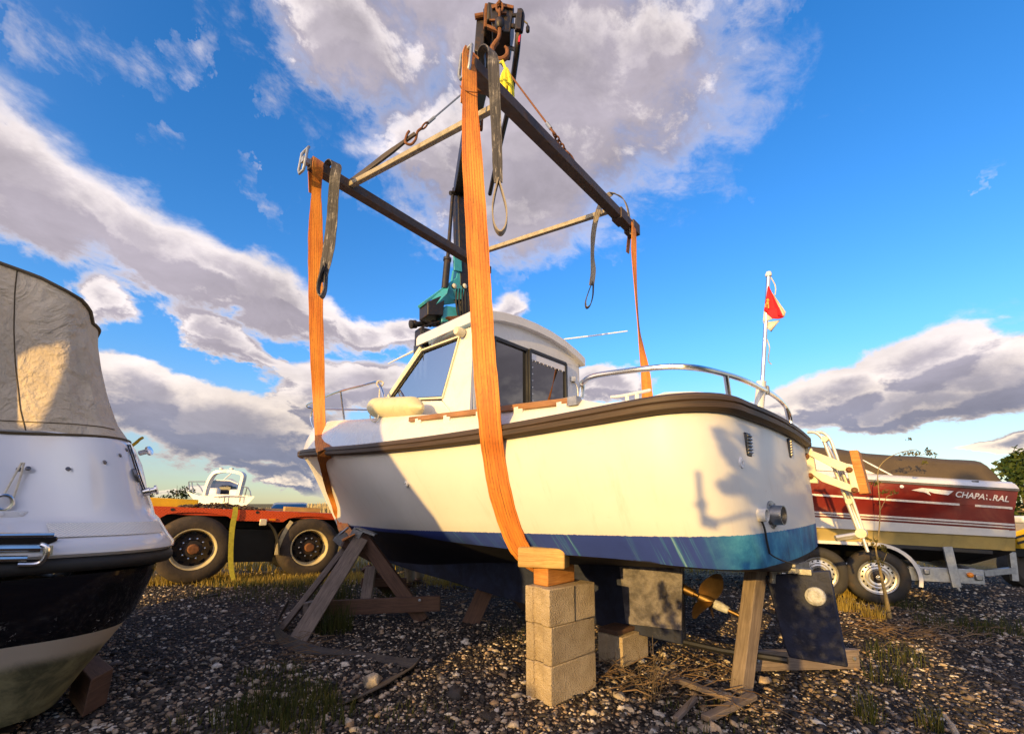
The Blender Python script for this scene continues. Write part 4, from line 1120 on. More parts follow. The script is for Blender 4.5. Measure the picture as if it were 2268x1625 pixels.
for u, v, w_, h_ in ((1655, 985, .075, .125), (1748, 993, .095, .125)):
    p, nn = surf(u, v); x_ = nn.cross(V(0, 0, 1)).normalized(); rot = Matrix((x_, nn, V(0, 0, 1))).transposed()
    m = MB(); m.box(p, (w_, .02, h_), rot); vt = m.build('transom_vent', 'black_paint', boat, bevel=.012)
    m = MB()
    for k in range(6): m.box(p+nn*.012+V(0, 0, -.042+k*.017), (w_*.72, .012, .006), rot @ Matrix.Rotation(.5, 3, 'X'))
    m.build_each('vent_slat', 'plug_grey', vt)
p, nn = surf(1640, 1025); m = MB(); m.lathe(p-nn*.004, nn, [(.03, 0), (.03, .008), (.024, .014), (.010, .014), (.008, .004)], 20); m.build('filler_cap', 'gelcoat_clean', boat)
p, nn = surf(1680, 1140); m = MB(); m.lathe(p-nn*.02, nn, [(.033, 0), (.033, .06), (.027, .06), (.027, .01)], 20); m.build('drain_pipe', 'gelcoat', boat)
p, nn = surf(1708, 1140); m = MB(); m.lathe(p-nn*.005, nn, [(.075, 0), (.075, .01), (.052, .014), (.050, .065), (.044, .065), (.044, .0)], 26)
for k in range(6):
    a = 2*PI*k/6; x_ = nn.cross(V(0, 0, 1)); m.lathe(p+(x_*math.cos(a)+V(0, 0, math.sin(a)))*.064, nn, [(.006, 0), (.006, .012)], 8)
m.build('exhaust_outlet', 'dull_steel', boat)
p, nn = surf(1668, 1140); 
cable = [surf(u, v)[0]+surf(u, v)[1]*.012 for u, v in ((1681, 1152), (1688, 1172), (1693, 1200), (1699, 1225))]
m = MB(); m.tube(smoothpath(cable, 5), .0055, 6); p = cable[-1]; m.tube(smoothpath([p, p+V(.03, 0, -.02), p+V(.12, .05, -.05), p+V(.2, .1, -.06)], 4), .004, 6); m.build('transducer_cable', 'black_rubber', boat)
p = surf(1705, 1240)[0]; m = MB(); m.beam(W(-.12, .26, .84), W(-.13, .12, .74), .045, .014, A); m.beam(W(-.14, .14, .735), W(-.15, -.20, .72), .05, .035, A); m.box(W(-.13, .23, .82), (.03, .045, .05), FR); tb = m.build('transducer_bracket', 'dull_steel', boat)
# outboard bracket on the far quarter
tb_ = -1.0
p0, p1 = T(1782, 1000, tb_), T(1793, 1066, tb_)
m = MB(); rot = FR
c0 = (p0+p1)/2
m.prism([T(1764, 992, tb_), T(1798, 992, tb_), T(1812, 1070, tb_), T(1778, 1068, tb_)], -B*.05)
brk = m.build('motor_bracket', 'cream_paint', boat, bevel=.006)
m = MB(); m.prism([T(1792, 1008, tb_+.03), T(1800, 998, tb_+.03), T(1880, 1028, tb_+.03), T(1882, 1042, tb_+.03), T(1858, 1042, tb_+.03)], -B*.022); m.prism([T(1796, 1048, tb_+.03), T(1806, 1042, tb_+.03), T(1893, 1076, tb_+.03), T(1892, 1092, tb_+.03), T(1820, 1066, tb_+.03)], -B*.022)
m.prism([T(1873, 1030, tb_+.035), T(1888, 1030, tb_+.035), T(1904, 1088, tb_+.035), T(1888, 1092, tb_+.035)], -B*.05)
m.build_each('bracket_arm', 'cream_paint', brk, bevel=.004)
m = MB()
for u, v in ((1785, 1009), (1794, 1053), (1881, 1040), (1893, 1085)): m.lathe(T(u, v, tb_+.035), B, [(.022, -.01), (.022, .006), (.012, .012), (.012, .03)], 12)
m.build_each('bracket_bolt', 'rust', brk)
m = MB(); m.prism([T(1880, 997, tb_+.03), T(1900, 996, tb_+.03), T(1925, 1092, tb_+.03), T(1903, 1094, tb_+.03)], -B*.22); m.build('motor_pad', 'timber_new', brk, bevel=.006)
# boarding ladder
tl = -1.08
m = MB()
for du, dt in ((0, .0), (16, -.02)):
    m.tube(smoothpath([T(1788+du, 957, tl+dt), T(1806+du, 958, tl+dt), T(1822+du, 972, tl+dt), T(1834+du, 1002, tl+dt), T(1866+du*.9, 1085, tl+dt), T(1905+du*.7, 1188, tl+dt)], 5), .012, 10)
m.tube([T(1822, 966, tl-.2), T(1851, 1020, tl-.1), T(1922, 1222, tl+.02)], .011, 8)
m.tube([T(1850, 1190, tl+.12), T(1912, 1180, tl)], .016, 8); m.tube([T(1852, 1194, tl+.10), T(1912, 1187, tl-.02)], .014, 8)
lad = m.build('boarding_ladder', 'pale_steel', boat)
m = MB(); p = T(1908, 1180, tl); m.lathe(p+B*.05, -B, [(.035, 0), (.035, .1)], 12)
for u, v in ((1846, 1030), (1826, 972), (1880, 1110)): m.lathe(T(u, v, tl+.02), -B, [(.022, 0), (.022, .06)], 10)
m.build_each('ladder_joint', 'cream_paint', lad)
# rudder, shaft, propeller, skeg bar
m = MB(); m.prism([T(1695, 1274, .012), T(1838, 1262, .012), T(1878, 1478, .012), T(1748, 1456, .012), T(1735, 1425, .012)], -B*.03); rud = m.build('rudder', 'antifoul', boat, bevel=.008)
m = MB(); p = T(1806, 1320, .016); m.lathe(p, B, [(.052, -.004), (.050, .012), (.034, .022), (.012, .02)], 22); m.build('zinc_anode', 'zinc', rud)
m = MB(); p = W(-.02, 0, .80); m.tube([p, T(1712, 1290, 0)], .022, 10); m.box(T(1750, 1262, .02), (.22, .06, .03), FR); m.build('rudder_stock', 'dull_steel', boat)
m = MB(); m.tube([W(.62, 0, .175), T(1600, 1440, 0), T(1745, 1462, 0)], [.022, .02, .02], 8); m.build('skeg_bar', 'black_paint', boat)
pa, pb = W(.60, 0, .545), T(1640, 1364, 0)
ax = (pb-pa).normalized()
m = MB(); m.tube([W(.60, 0, .545), pa+ax*.14], [.033, .026], 14); m.tube([pa+ax*.12, pb], .014, 10); m.build('propeller_shaft', 'bronze', boat)
hub = pa + ax*.22
m = MB(); m.lathe(hub, ax, [(.020, -.05), (.034, -.04), (.030, .04), (.018, .06)], 18)
_, xx, yy = frame_from(ax)
for k in range(3):
    a = R(95) + 2*PI*k/3; rings = []
    for i in range(9):
        f_ = i/8; rr = .025+.165*f_; ch = .075*math.sin(PI*min(1, .22+.72*f_))**.6*(1 if f_ < .9 else .75); pit = R(58-30*f_)
        rad = xx*math.cos(a)+yy*math.sin(a); tan = -xx*math.sin(a)+yy*math.cos(a)
        cdir = (tan*math.cos(pit)+ax*math.sin(pit)); nn = rad.cross(cdir)
        c_ = hub + rad*rr + ax*(.02*f_)
        rings.append([c_-cdir*ch, c_+nn*.006, c_+cdir*ch, c_-nn*.006])
    m.loft(rings, 0, True); m.face([len(m.v)-4+q for q in range(4)])
m.build('propeller', 'bronze', boat)
m = MB(); m.lathe(hub+ax*.055, ax, [(.028, 0), (.030, .03), (.022, .09)], 14); m.build('shaft_anode', 'zinc', boat)
# deck-side fittings at the bow
p = T(822, 966, .97); m = MB(); m.lathe(p-B*.02, B, [(.022, 0), (.022, .05), (.03, .05), (.03, .062)], 14); m.build('bow_fairlead', 'bronze', boat)
p = onhull(903, 1072, .0); m = MB(); m.lathe(p-B*.01, B, [(.016, 0), (.022, .02), (.022, .03), (.012, .034), (.010, .02)], 14); m.build('skin_fitting', 'gelcoat', boat)

# ------------------------------------------------------------------ fender and ensign on the boat
m = MB(); a_, b_ = T(818, 903, .97), T(937, 902, .97); d_ = (b_-a_).normalized(); L = (b_-a_).length; c_ = (a_+b_)/2
rr = .092
m.lathe(a_, d_, [(0, 0), (.016, .002), (.018, .03), (.03, .045), (rr*.75, .075), (rr*.96, .12), (rr, .17), (rr, L-.17), (rr*.95, L-.12), (rr*.7, L-.07), (.032, L-.04), (.02, L-.02), (.016, L), (0, L)], 26)
fender = m.build('fender', 'fender_vinyl', None, smooth=60)
tag(fender, 'cream sausage fender lying by the side window, tied to the bow rail', 'fender')
m = MB(); p = T(842, 852, .86); m.tube(smoothpath([p, T(840, 880, .90), T(842, 900, .94), a_], 5), .006, 6); m.tube(smoothpath([a_+V(0, -.01, .0), T(822, 905, 1.0), T(820, 925, 1.04), T(830, 934, 1.04), T(838, 922, 1.03), T(836, 905, 1.0)], 5), .006, 6); m.build_each('fender_rope', 'rope_white', fender)

# ensign hanging in folds from the staff
def FT(u, v, d=0.0): return T(u, v, 0) + B*d
fl = thing('flag', 'red and white flag with a small gold crest drooping from the stern flagstaff', 'flag', FT(1700, 690))
def cloth(name, quad, nu, nv, fold, mt, ph=0.0):
    p00, p10, p11, p01 = quad; rows = []
    for j in range(nv+1):
        g_ = j/nv; row = []
        for i in range(nu+1):
            f_ = i/nu
            p = (p00*(1-f_)+p10*f_)*(1-g_) + (p01*(1-f_)+p11*f_)*g_
            row.append(p + B*(fold*math.sin(PI*2*f_+ph+g_*1.5)*(.3+g_*.7)))
        rows.append(row)
    m = MB(); m.loft(rows, 0); o = m.build(name, mt, fl, smooth=180)
    md = o.modifiers.new('thick', 'SOLIDIFY'); md.thickness = .002; md.offset = 0
    return o
cloth('red_band', [FT(1702, 634, .012), FT(1704, 636, .012), FT(1738, 706, .015), FT(1694, 690, .012)], 8, 10, .012, 'red_cloth')
cloth('red_band', [FT(1694, 690, .012), FT(1727, 682, .014), FT(1737, 706, .015), FT(1713, 708, .014)], 8, 6, .008, 'red_cloth')
cloth('white_band', [FT(1693, 688, .011), FT(1696, 690, .011), FT(1713, 708, .013), FT(1691, 714, .011)], 6, 6, .006, 'white_cloth')
cloth('white_band', [FT(1704, 640, -.012), FT(1710, 648, -.012), FT(1740, 690, -.02), FT(1734, 702, -.01)], 8, 10, .010, 'white_cloth', 1)
cloth('white_band', [FT(1691, 715, .012), FT(1727, 707, -.02), FT(1706, 733, -.018), FT(1693, 720, .0)], 8, 6, .010, 'white_cloth', 2)
m = MB()
def crest_bit(pts): m.prism([FT(u, v, .030) for u, v in pts], -B*.004)
crest_bit([(1697, 676), (1700, 676), (1700, 684), (1697, 684)]); crest_bit([(1703, 678), (1706, 678), (1706, 686), (1703, 686)]); crest_bit([(1700, 671), (1706, 672), (1705, 678), (1700, 677)])
crest_bit([(1699, 667), (1704, 664), (1707, 669), (1703, 671)])
m.build('crest', 'gold_cloth', fl)

# ------------------------------------------------------------------ what props the boat up
RB = V(.74, .67, 0).normalized(); LB = V(-.67, .74, 0).normalized()
ROTB = Matrix((RB, LB, V(0, 0, 1))).transposed()
def block(c, L, Wd, Hh, yaw, label, group=None, split=False, plain_end=False):
    """hollow-end concrete block; c = its near bottom corner, long side along RB"""
    rot = Matrix.Rotation(yaw, 3, 'Z') @ ROTB
    out = [(0, 0), (L, 0), (L, Wd), (0, Wd)]
    if not plain_end: out = [(0, 0), (L, 0), (L, Wd), (.0, Wd), (.0, Wd*.72), (.018, Wd*.68), (.018, Wd*.36), (.0, Wd*.32)]
    m = MB(); m.prism([c + rot @ V(x, y, 0) for x, y in out], V(0, 0, Hh))
    o = m.build('concrete_block', 'concrete', None, smooth=20, bevel=.006)
    tag(o, label, 'concrete block', group)
    if split:
        m = MB(); m.box(c + rot @ V(L*.53, -.0005, Hh*.5), (.005, .004, Hh*.98), rot); m.build('joint_line', 'black_rubber', o)
    return o
c0 = aZ(1221, 1566, 0)
block(c0, .40, .20, .205, 0, 'bottom concrete block of the tall stack under the stern quarter', 'concrete blocks')
block(c0+V(.004, .003, .2075), .40, .20, .205, R(1), 'middle concrete block of the tall stack, between two others', 'concrete blocks')
block(c0+V(-.006, .0, .415), .40, .20, .205, R(-1.5), 'top concrete block of the tall stack, carrying the wooden chocks', 'concrete blocks', split=True)
z1 = .6215
def chock(name, p, L, Wd, Hh, yaw, mt, label):
    rot = Matrix.Rotation(yaw, 3, 'Z') @ ROTB
    m = MB(); m.box(p + rot @ V(L/2, Wd/2, Hh/2), (L, Wd, Hh), rot); o = m.build(name, mt, None, bevel=.008)
    return tag(o, label, 'wood block', 'wooden chocks on the concrete')
chock('wood_chock', aZ(1213, 1299, z1), .255, .115, .105, R(2), 'timber_new', 'orange wood chock lying directly on the top concrete block')
z2 = z1+.1065
p = aZ(1262, 1254, z2)
chock('wood_chock', p + ROTB @ V(-.0, .0, 0), .285, .13, .115, R(118), 'ply', 'pale yellow wood chock wedged between the lower chock and the blue hull')
c1 = aZ(1380, 1479, 0)
block(c1, .34, .20, .195, R(2), 'low single concrete block under the after end of the keel', 'concrete blocks')
p = aZ(1375, 1412, .197)
m = MB(); m.box(c1 + ROTB @ V(.13, .12, .214), (.26, .16, .03), ROTB); tag(m.build('packing_board', 'timber_brown', None, bevel=.004), 'thin brown packing board between the low concrete block and the keel', 'board')

def plank(m, p, q, w, h, up): m.beam(p, q, w, h, up)
t = thing('trestle', 'grey timber A-frame trestle with steel bracket, propping the bow', 'trestle', aY(790, 1340, 4.3))
ap = aY(792, 1196, 4.62)
q1, q2, q3 = aZ(655, 1422, 0), aZ(622, 1392, 0), aZ(938, 1372, 0)
m = MB(); plank(m, q1-V(0, 0, .01), ap+V(.05, -.05, .02), .135, .05, V(.3, -.8, .3)); m.build('leg', 'timber_grey', t, bevel=.004)
m = MB(); plank(m, q2-V(0, 0, .01), ap+V(-.10, .12, .0), .05, .12, V(.3, -.8, .3)); m.build('leg', 'timber_grey', t, bevel=.004)
m = MB(); plank(m, q3-V(0, 0, .01), ap+V(.03, .04, .03), .13, .06, V(-.3, -.8, .3)); m.build('leg', 'timber_brown', t, bevel=.004)
m = MB(); plank(m, aY(672, 1348, 4.35), aY(975, 1335, 4.42), .05, .135, V(0, 0, 1)); m.build('cross_rail', 'timber_brown', t, bevel=.004)
m = MB(); plank(m, aY(676, 1347, 4.1), aY(735, 1330, 4.45), .05, .10, V(0, 0, 1)); m.build('cross_rail', 'timber_grey', t, bevel=.004)
m = MB(); plank(m, aY(760, 1200, 4.55), aY(845, 1245, 4.75), .10, .09, V(0, 0, 1)); m.build('head_block', 'timber_brown', t, bevel=.006)
m = MB(); m.box(ap+V(.0, -.08, .05), (.10, .02, .14), Matrix.Rotation(.5, 3, 'Y')); m.box(ap+V(.10, -.04, .09), (.20, .10, .02), Matrix.Rotation(.35, 3, 'Y')); m.tube([ap+V(-.22, -.02, .02), ap+V(-.08, -.05, .13)], .012, 8); m.box(ap+V(-.16, .0, .02), (.10, .08, .12), Matrix.Rotation(.7, 3, 'Y')); m.build('steel_bracket', 'dull_steel', t)
m = MB()
for u, v, Yd in ((690, 1345, 4.12), (930, 1328, 4.36)): m.lathe(aY(u, v, Yd), V(0, -1, .1), [(.012, 0), (.012, .015), (.0, .018)], 10)
m.build_each('bolt', 'galvanised', t)
t = thing('trestle', 'brown timber trestle half hidden beyond the keel, one slanting leg showing', 'trestle', aZ(1050, 1370, 0))
m = MB(); plank(m, aZ(1040, 1382, 0)-V(0, 0, .01), aY(1085, 1285, 4.55), .155, .05, V(0, -1, .2)); m.build('leg', 'timber_brown', t, bevel=.004)
m = MB(); plank(m, aZ(1175, 1345, 0)-V(0, 0, .01), aY(1105, 1275, 4.9), .15, .05, V(0, -1, .2)); m.build('leg', 'timber_brown', t, bevel=.004)
m = MB(); m.beam(aY(1070, 1282, 4.62), aY(1130, 1282, 4.85), .08, .08); m.build('head_block', 'timber_brown', t)
t = thing('trestle', 'brown timber trestle standing behind the bow trestle beside the man', 'trestle', aZ(850, 1315, 0))
m = MB(); plank(m, aZ(808, 1345, 0), aY(822, 1255, 5.3), .12, .04, V(0, -1, 0)); m.build('leg', 'timber_grey', t, bevel=.004)
m = MB(); plank(m, aY(800, 1290, 5.5), aY(900, 1288, 5.7), .04, .10, V(0, 0, 1)); plank(m, aY(810, 1255, 5.5), aY(880, 1330, 5.9), .12, .04, V(0, -1, 0)); m.build('cross_rail', 'timber_brown', t, bevel=.004)
m = MB(); plank(m, aZ(880, 1310, 0), aY(845, 1225, 5.7), .12, .05, V(0, -1, 0)); m.build('leg', 'timber_brown', t, bevel=.004)
t = thing('trestle', 'timber stern trestle with brown post and bolted foot board, under the rudder', 'trestle', aZ(1690, 1500, 0))
bp = aZ(1640, 1528, 0); tp = aY(1676, 1250, 2.86)
m = MB(); m.beam(bp-V(0, 0, .02), tp, .10, .085, V(.45, -.9, 0)); m.build('post', 'timber_grey', t, bevel=.006)
fa, fb = aZ(1655, 1496, .0)+V(.02, .03, .0), aZ(1900, 1474, 0)
m = MB(); m.beam(fa+V(0, 0, .085), fb+V(0, 0, .05), .04, .125, V(0, 0, 1)); m.build('foot_board', 'timber_grey', t, bevel=.004)
m = MB()
for f_ in (.06, .93): m.lathe(fa+(fb-fa)*f_+V(.012, -.018, .085-.03*f_), V(.4, -.9, 0), [(.012, 0), (.012, .012), (0, .016)], 10)
m.build_each('bolt', 'galvanised', t)
m = MB(); m.beam(aZ(1815, 1440, 0), aY(1700, 1262, 3.1), .10, .05, V(.3, -1, 0)); m.build('leg', 'timber_brown', t, bevel=.005)

# loose boards, stick and stone on the ground
def loose(name, u0, v0, u1, v1, w, h, mt, label, cat, lift=.02, group=None):
    a_, b_ = aZ(u0, v0, lift), aZ(u1, v1, lift)
    m = MB(); m.beam(a_, b_, w, h); return tag(m.build(name, mt, None, bevel=.004), label, cat, group)
loose('broken_batten', 1488, 1500, 1632, 1553, .045, .028, 'timber_grey', 'long grey broken batten lying in the straw by the stern post', 'wood scrap', .02, 'wood scraps on the gravel')
loose('broken_batten', 1562, 1590, 1668, 1540, .05, .03, 'timber_grey', 'thick split batten pointing at the foot of the stern post', 'wood scrap', .022, 'wood scraps on the gravel')
loose('broken_batten', 1496, 1592, 1540, 1545, .03, .025, 'timber_grey', 'short grey batten nearest the tall concrete stack', 'wood scrap', .02, 'wood scraps on the gravel')
m = MB(); m.tube(smoothpath([aZ(2088, 1582, .02), aZ(2105, 1600, .03), aZ(2122, 1632, .02)], 5), [.008]*6+[.013]*5, 8); tag(m.build('stick', 'stone_pale', None), 'pale bare stick on the gravel at the lower right edge', 'stick')
p = aZ(826, 1516, 0)
struct_st = stones('stone', np.array([[p.x, p.y, 0.0]]), np.array([.055]), ['stone_pale'], ico2(), np.random.default_rng(5), (.8, .9))
tag(struct_st, 'large pale angular stone beside the muddy strap on the gravel', 'stone')
wd_ = thing('dead_weed', 'dead brown weed with thin branching stems at the foot of the tall block stack', 'weed', aZ(1452, 1556, 0))
for k in range(9):
    u0_, v0_ = 1450+rnd.uniform(-14, 14), 1555+rnd.uniform(-8, 4); Yb = aZ(u0_, v0_, 0).y; u1_, v1_ = u0_+rnd.uniform(-95, 45), v0_-rnd.uniform(50, 150)
    um, vm = (u0_+u1_)/2+rnd.uniform(-12, 12), (v0_+v1_)/2-8; m = MB()
    m.tube(smoothpath([aZ(u0_, v0_, -.01), aY(um, vm, Yb-.03), aY(u1_, v1_, Yb-.06)], 4), [.0028]*4+[.002]*4+[.001], 5)
    for j in range(3): uu_, vv_ = um+rnd.uniform(-6, 6)+(u1_-um)*j*.3, vm+(v1_-vm)*j*.3; m.tube([aY(uu_, vv_, Yb-.04), aY(uu_+rnd.uniform(-28, 28), vv_-rnd.uniform(12, 34), Yb-.05)], [.0016, .0008], 4)
    m.build('stem', 'bark', wd_)
# muddy webbing lying on the ground from the foot of the trestle
pts = [aZ(u, v, z) for u, v, z in ((640, 1330, .16), (617, 1370, .10), (612, 1392, .05), (625, 1412, .03), (655, 1428, .025), (700, 1440, .02), (760, 1445, .012), (830, 1456, .015), (895, 1466, .02), (922, 1470, .03), (905, 1481, .03), (870, 1500, .02), (838, 1520, .02), (800, 1540, .015), (750, 1562, .01))]
wd = [V(.2, 0, 1), V(.2, 0, 1), V(.1, .1, 1), V(0, .4, .9), V(0, .6, .6), V(0, .8, .3), V(0, 1, .1), V(0, 1, .2), V(.1, 1, .3), V(.3, .6, .6), V(.5, -.6, .4), V(.6, -.7, .2), V(.4, -.8, .2), V(.3, -.9, .3), V(.3, -.9, .4)]
m = MB(); m.ribbon(smoothpath(pts, 4), [.085]*57, .006, smoothpath(wd, 4)); tag(m.build('webbing_strap', 'strap_mud', None, smooth=60), 'muddy flat strap lying zigzag on the gravel from the bow trestle', 'strap')

# ------------------------------------------------------------------ lifting frame of steel tube over the boat
ZF = 4.3
P1, P2, P3, P4 = aZ(692, 366, ZF), aZ(1050, 155, ZF), aZ(1398, 506, ZF), aZ(1072, 594, ZF)
fr = thing('spreader_rig', 'rusty dark steel spreader frame hung above the boat with slings at its corners', 'lifting frame', (P1+P2+P3+P4)/4)
dA, dB = (P4-P1).normalized(), (P3-P2).normalized()
m = MB(); m.beam(P1-dA*.03, P4+dA*.1, .10, .10); m.build('spreader_beam', 'frame_steel', fr, bevel=.008)
m = MB(); m.beam(P2-dB*.03, P3+dB*.02, .10, .10); m.build('spreader_beam', 'frame_steel', fr, bevel=.008)
c1a, c1b, c2a, c2b = aZ(775, 411, ZF), aZ(1108, 232, ZF), aZ(1086, 552, ZF), aZ(1352, 466, ZF)
m = MB(); m.beam(c1a, c1b, .05, .05); m.build('cross_tube', 'strut_steel', fr, bevel=.005)
c2a2 = c2a + (c2a-c2b).normalized()*.35
m = MB(); m.beam(c2a2, c2b, .05, .05); m.build('cross_tube', 'strut_steel', fr, bevel=.005)
for Pq, d_ in ((P1, dA), (P2, dB)):
    m = MB(); e = Pq - d_*.10; sx = d_.cross(V(0, 0, 1)).normalized(); sx = sx if sx.x > 0 else -sx
    e1 = V(0, 0, 1)*.13; e2 = sx*.055
    loop = [e-e1-e2*.7, e-e1+e2*.7, e-e1*.7+e2, e+e1*.7+e2+d_*.02, e+e1+e2*.7+d_*.04, e+e1-e2*.7+d_*.04, e+e1*.7-e2+d_*.02, e-e1*.7-e2]
    m.tube(loop, .013, 8, closed=True); m.beam(Pq-d_*.10, Pq-d_*.02, .05, .05); m.build('end_stirrup', 'galvanised', fr)
m = MB(); e = P3+dB*.0
m.box(e+dB*.02, (.16, .13, .13), Matrix((dB, dB.cross(V(0, 0, 1)), V(0, 0, 1))).transposed()); m.box(P3-dB*.28, (.16, .125, .125), Matrix((dB, dB.cross(V(0, 0, 1)), V(0, 0, 1))).transposed()); m.build_each('end_socket', 'frame_steel', fr, bevel=.006)

# orange lifting slings round the hull
def sling(name, rows, label, mt, thick=.006, group=None, sub=5, cat='strap', w_=None):
    pts = [r_[0] for r_ in rows]; ws = [r_[1] for r_ in rows]; wd = [V(r_[2]).normalized() for r_ in rows]
    P = smoothpath(pts, sub); Wd = smoothpath(wd, sub); WW = [v_.x*(1+.018*math.sin(1.7*k_)+rnd.uniform(-.012, .012)) for k_, v_ in enumerate(smoothpath([V(w, 0, 0) for w in ws], sub))]
    m = MB(); m.ribbon(P, WW, thick, Wd); o = m.build(name, mt, None, smooth=60)
    return tag(o, label, cat, group) if label else o
def on_pix(u, v, Y): return aY(u, v, Y)
XW = V(1, 0, 0)
gl = 'orange lifting slings'
rows = [(aY(1030, 235, 3.14), .09, dB), (aY(1036, 150, 3.10), .10, dB), (aY(1046, 118, 3.03), .115, dB), (aY(1040, 128, 2.93), .125, dB), (aY(1040, 165, 2.88), .115, V(.8, .5, 0)), (aY(1041, 235, 2.88), .112, V(.9, .3, 0)),
        (aY(1046, 350, 2.88), .142, XW), (aY(1054, 480, 2.87), .148, XW), (aY(1061, 600, 2.86), .15, XW), (aY(1067, 700, 2.85), .15, V(1, -.1, 0)), (aY(1073, 800, 2.83), .152, V(1, -.2, 0)),
        (T(1080, 880, 1.25), .155, V(.9, -.4, 0)), (onhull(1087, 960, .02), .16, V(.85, -.5, 0)), (onhull(1093, 1010, .03), .165, V(.82, -.55, 0)), (onhull(1106, 1085, .025), .17, V(.8, -.55, 0)), (onhull(1124, 1150, .02), .17, V(.78, -.6, 0)), (T(1143, 1200, 1.03), .17, V(.75, -.65, .05)), (T(1158, 1224, 1.0), .17, V(.75, -.65, .1)), (T(1180, 1248, .94), .165, V(.75, -.65, .1)), (T(1215, 1272, .84), .16, V(.74, -.67, 0)), (T(1262, 1290, .66), .15, V(.74, -.67, 0))]
sling('lifting_sling', rows, 'widest orange sling, hanging from the near end of the frame down to the concrete stack', 'strap_orange', .007, gl)
m = MB(); q = aY(1038, 196, 2.872); m.tube(smoothpath([aY(1019, 190, 2.88), aY(1024, 198, 2.865), aY(1038, 203, 2.862), aY(1057, 205, 2.87)], 4), .004, 6); 
tag(m.build('wire_tie', 'rust', None), 'thin wire tie wound round the top of the widest orange sling', 'wire')
def Yi(v, v0, y0, v1, y1): return y0+(y1-y0)*(v-v0)/(v1-v0)
rows = [(aY(694, 430, 4.10), .09, dA), (aY(694, 380, 4.06), .10, dA), (aY(704, 354, 3.98), .10, dA), (aY(704, 366, 3.88), .10, dA)]
for u, v, w in ((701, 420, 22), (700, 470, 29), (699, 520, 34), (699, 600, 34), (700, 700, 33), (703, 800, 32), (706, 880, 28), (709, 945, 24)):
    Yv = Yi(v, 366, 3.9, 945, 5.35); rows.append((aY(u, v, Yv), w*Yv/1010, XW))
rows = rows[:-1] + [(onhull(710, 962, .03), .14, V(.9, -.4, 0)), (onhull(717, 1000, .03), .14, V(.86, -.5, 0)), (onhull(721, 1025, .03), .135, V(.8, -.5, .1)), (onhull(727, 1055, .03), .13, V(.8, -.5, .2)), (onhull(735, 1090, .03), .13, V(.8, -.5, .25)), (onhull(745, 1125, .03), .13, V(.8, -.5, .3)), (onhull(757, 1160, .03), .13, V(.8, -.5, .3)), (onhull(772, 1190, .03), .13, V(.8, -.5, .3))]
sling('lifting_sling', rows, 'long orange sling hanging from the left frame corner down round the bow', 'strap_orange', .007, gl)
rows = [(aY(1390, 560, 5.08), .07, dB), (aY(1396, 500, 5.02), .08, dB), (aY(1400, 488, 4.95), .09, dB), (aY(1404, 505, 4.85), .09, dB)]
for u, v, w, wdv in ((1404, 560, 15, (1, .5, 0)), (1408, 640, 11, (1, 1, 0)), (1414, 720, 13, (.7, 1.2, 0)), (1421, 770, 16, (.8, .5, 0)), (1429, 820, 20, (1, 0, 0)), (1434, 880, 24, (1, -.2, 0)), (1438, 940, 26, (1, -.2, 0))):
    Yv = Yi(v, 500, 4.85, 940, 4.25); rows.append((aY(u, v, Yv), w*Yv/1000, V(wdv)))
sling('lifting_sling', rows, 'orange sling on the far side, twisted, hanging from the right frame corner', 'strap_orange', .007, gl)
rows = [(P4+V(0, .06, .02), .1, dA), (P4+V(0, 0, .065), .11, dA), (P4+V(0, -.06, 0), .12, dA), (P4+V(-.05, .1, -1.2), .15, XW), (W(4.7, -.82, 2.1), .15, A), (W(4.7, -.86, 1.7), .15, A), (W(4.6, -.5, 1.1), .15, A)]
sling('lifting_sling', rows, 'orange sling beyond the pilothouse, almost hidden by the widest sling', 'strap_orange', .007, gl)

# dark round slings hung over the beams
def eye_loop(top, bot, halfw, n_=18):
    pts = []
    for k in range(n_+1):
        a = PI/2 + PI*(k/n_)*2
        pts.append(None)
    return pts
def hanging(rows, eye, label, mt, mt_eye):
    o = sling('grey_sling', rows, label, mt, .008, 'spare slings on the frame', cat='strap')
    P = smoothpath([e[0] for e in eye], 4); m = MB(); m.ribbon(P, [e for e in np.interp(np.linspace(0, 1, len(P)), np.linspace(0, 1, len(eye)), [e[1] for e in eye])], .010, smoothpath([V(e[2]) for e in eye], 4))
    m.build('sling_eye', mt_eye, o, smooth=60); return o
yl = 4.05
rows = [(aY(726, 384, yl+.16), .05, dA), (aY(724, 366, yl+.10), .06, dA), (aY(735, 357, yl), .07, dA), (aY(745, 366, yl-.08), .09, V(1, .4, 0)), (aY(742, 392, yl-.10), .10, XW), (aY(738, 440, yl-.06), .10, XW), (aY(735, 490, yl-.02), .105, XW), (aY(728, 550, yl), .11, XW), (aY(718, 600, yl), .09, XW), (aY(714, 625, yl), .07, XW)]
D3 = V(0, 1, 0)
eye = [(aY(718, 590, yl-.03), .07, D3), (aY(708, 620, yl-.02), .07, D3), (aY(705, 645, yl), .07, D3), (aY(711, 658, yl), .07, D3), (aY(719, 645, yl), .07, D3), (aY(722, 615, yl+.01), .07, D3), (aY(722, 585, yl+.01), .07, D3)]
hanging(rows, eye, 'black and grey worn sling draped over the left end of the frame', 'strap_grey', 'strap_grey')
yc = 3.02
rows = [(aY(1064, 145, yc+.16), .05, dB), (aY(1066, 116, yc+.10), .06, dB), (aY(1077, 105, yc+.04), .06, dB), (aY(1090, 114, yc-.06), .07, V(.8, .5, 0)), (aY(1093, 150, yc-.10), .085, XW), (aY(1096, 220, yc-.10), .08, XW), (aY(1100, 300, yc-.09), .075, XW), (aY(1102, 370, yc-.09), .07, XW), (aY(1104, 405, yc-.09), .06, XW)]
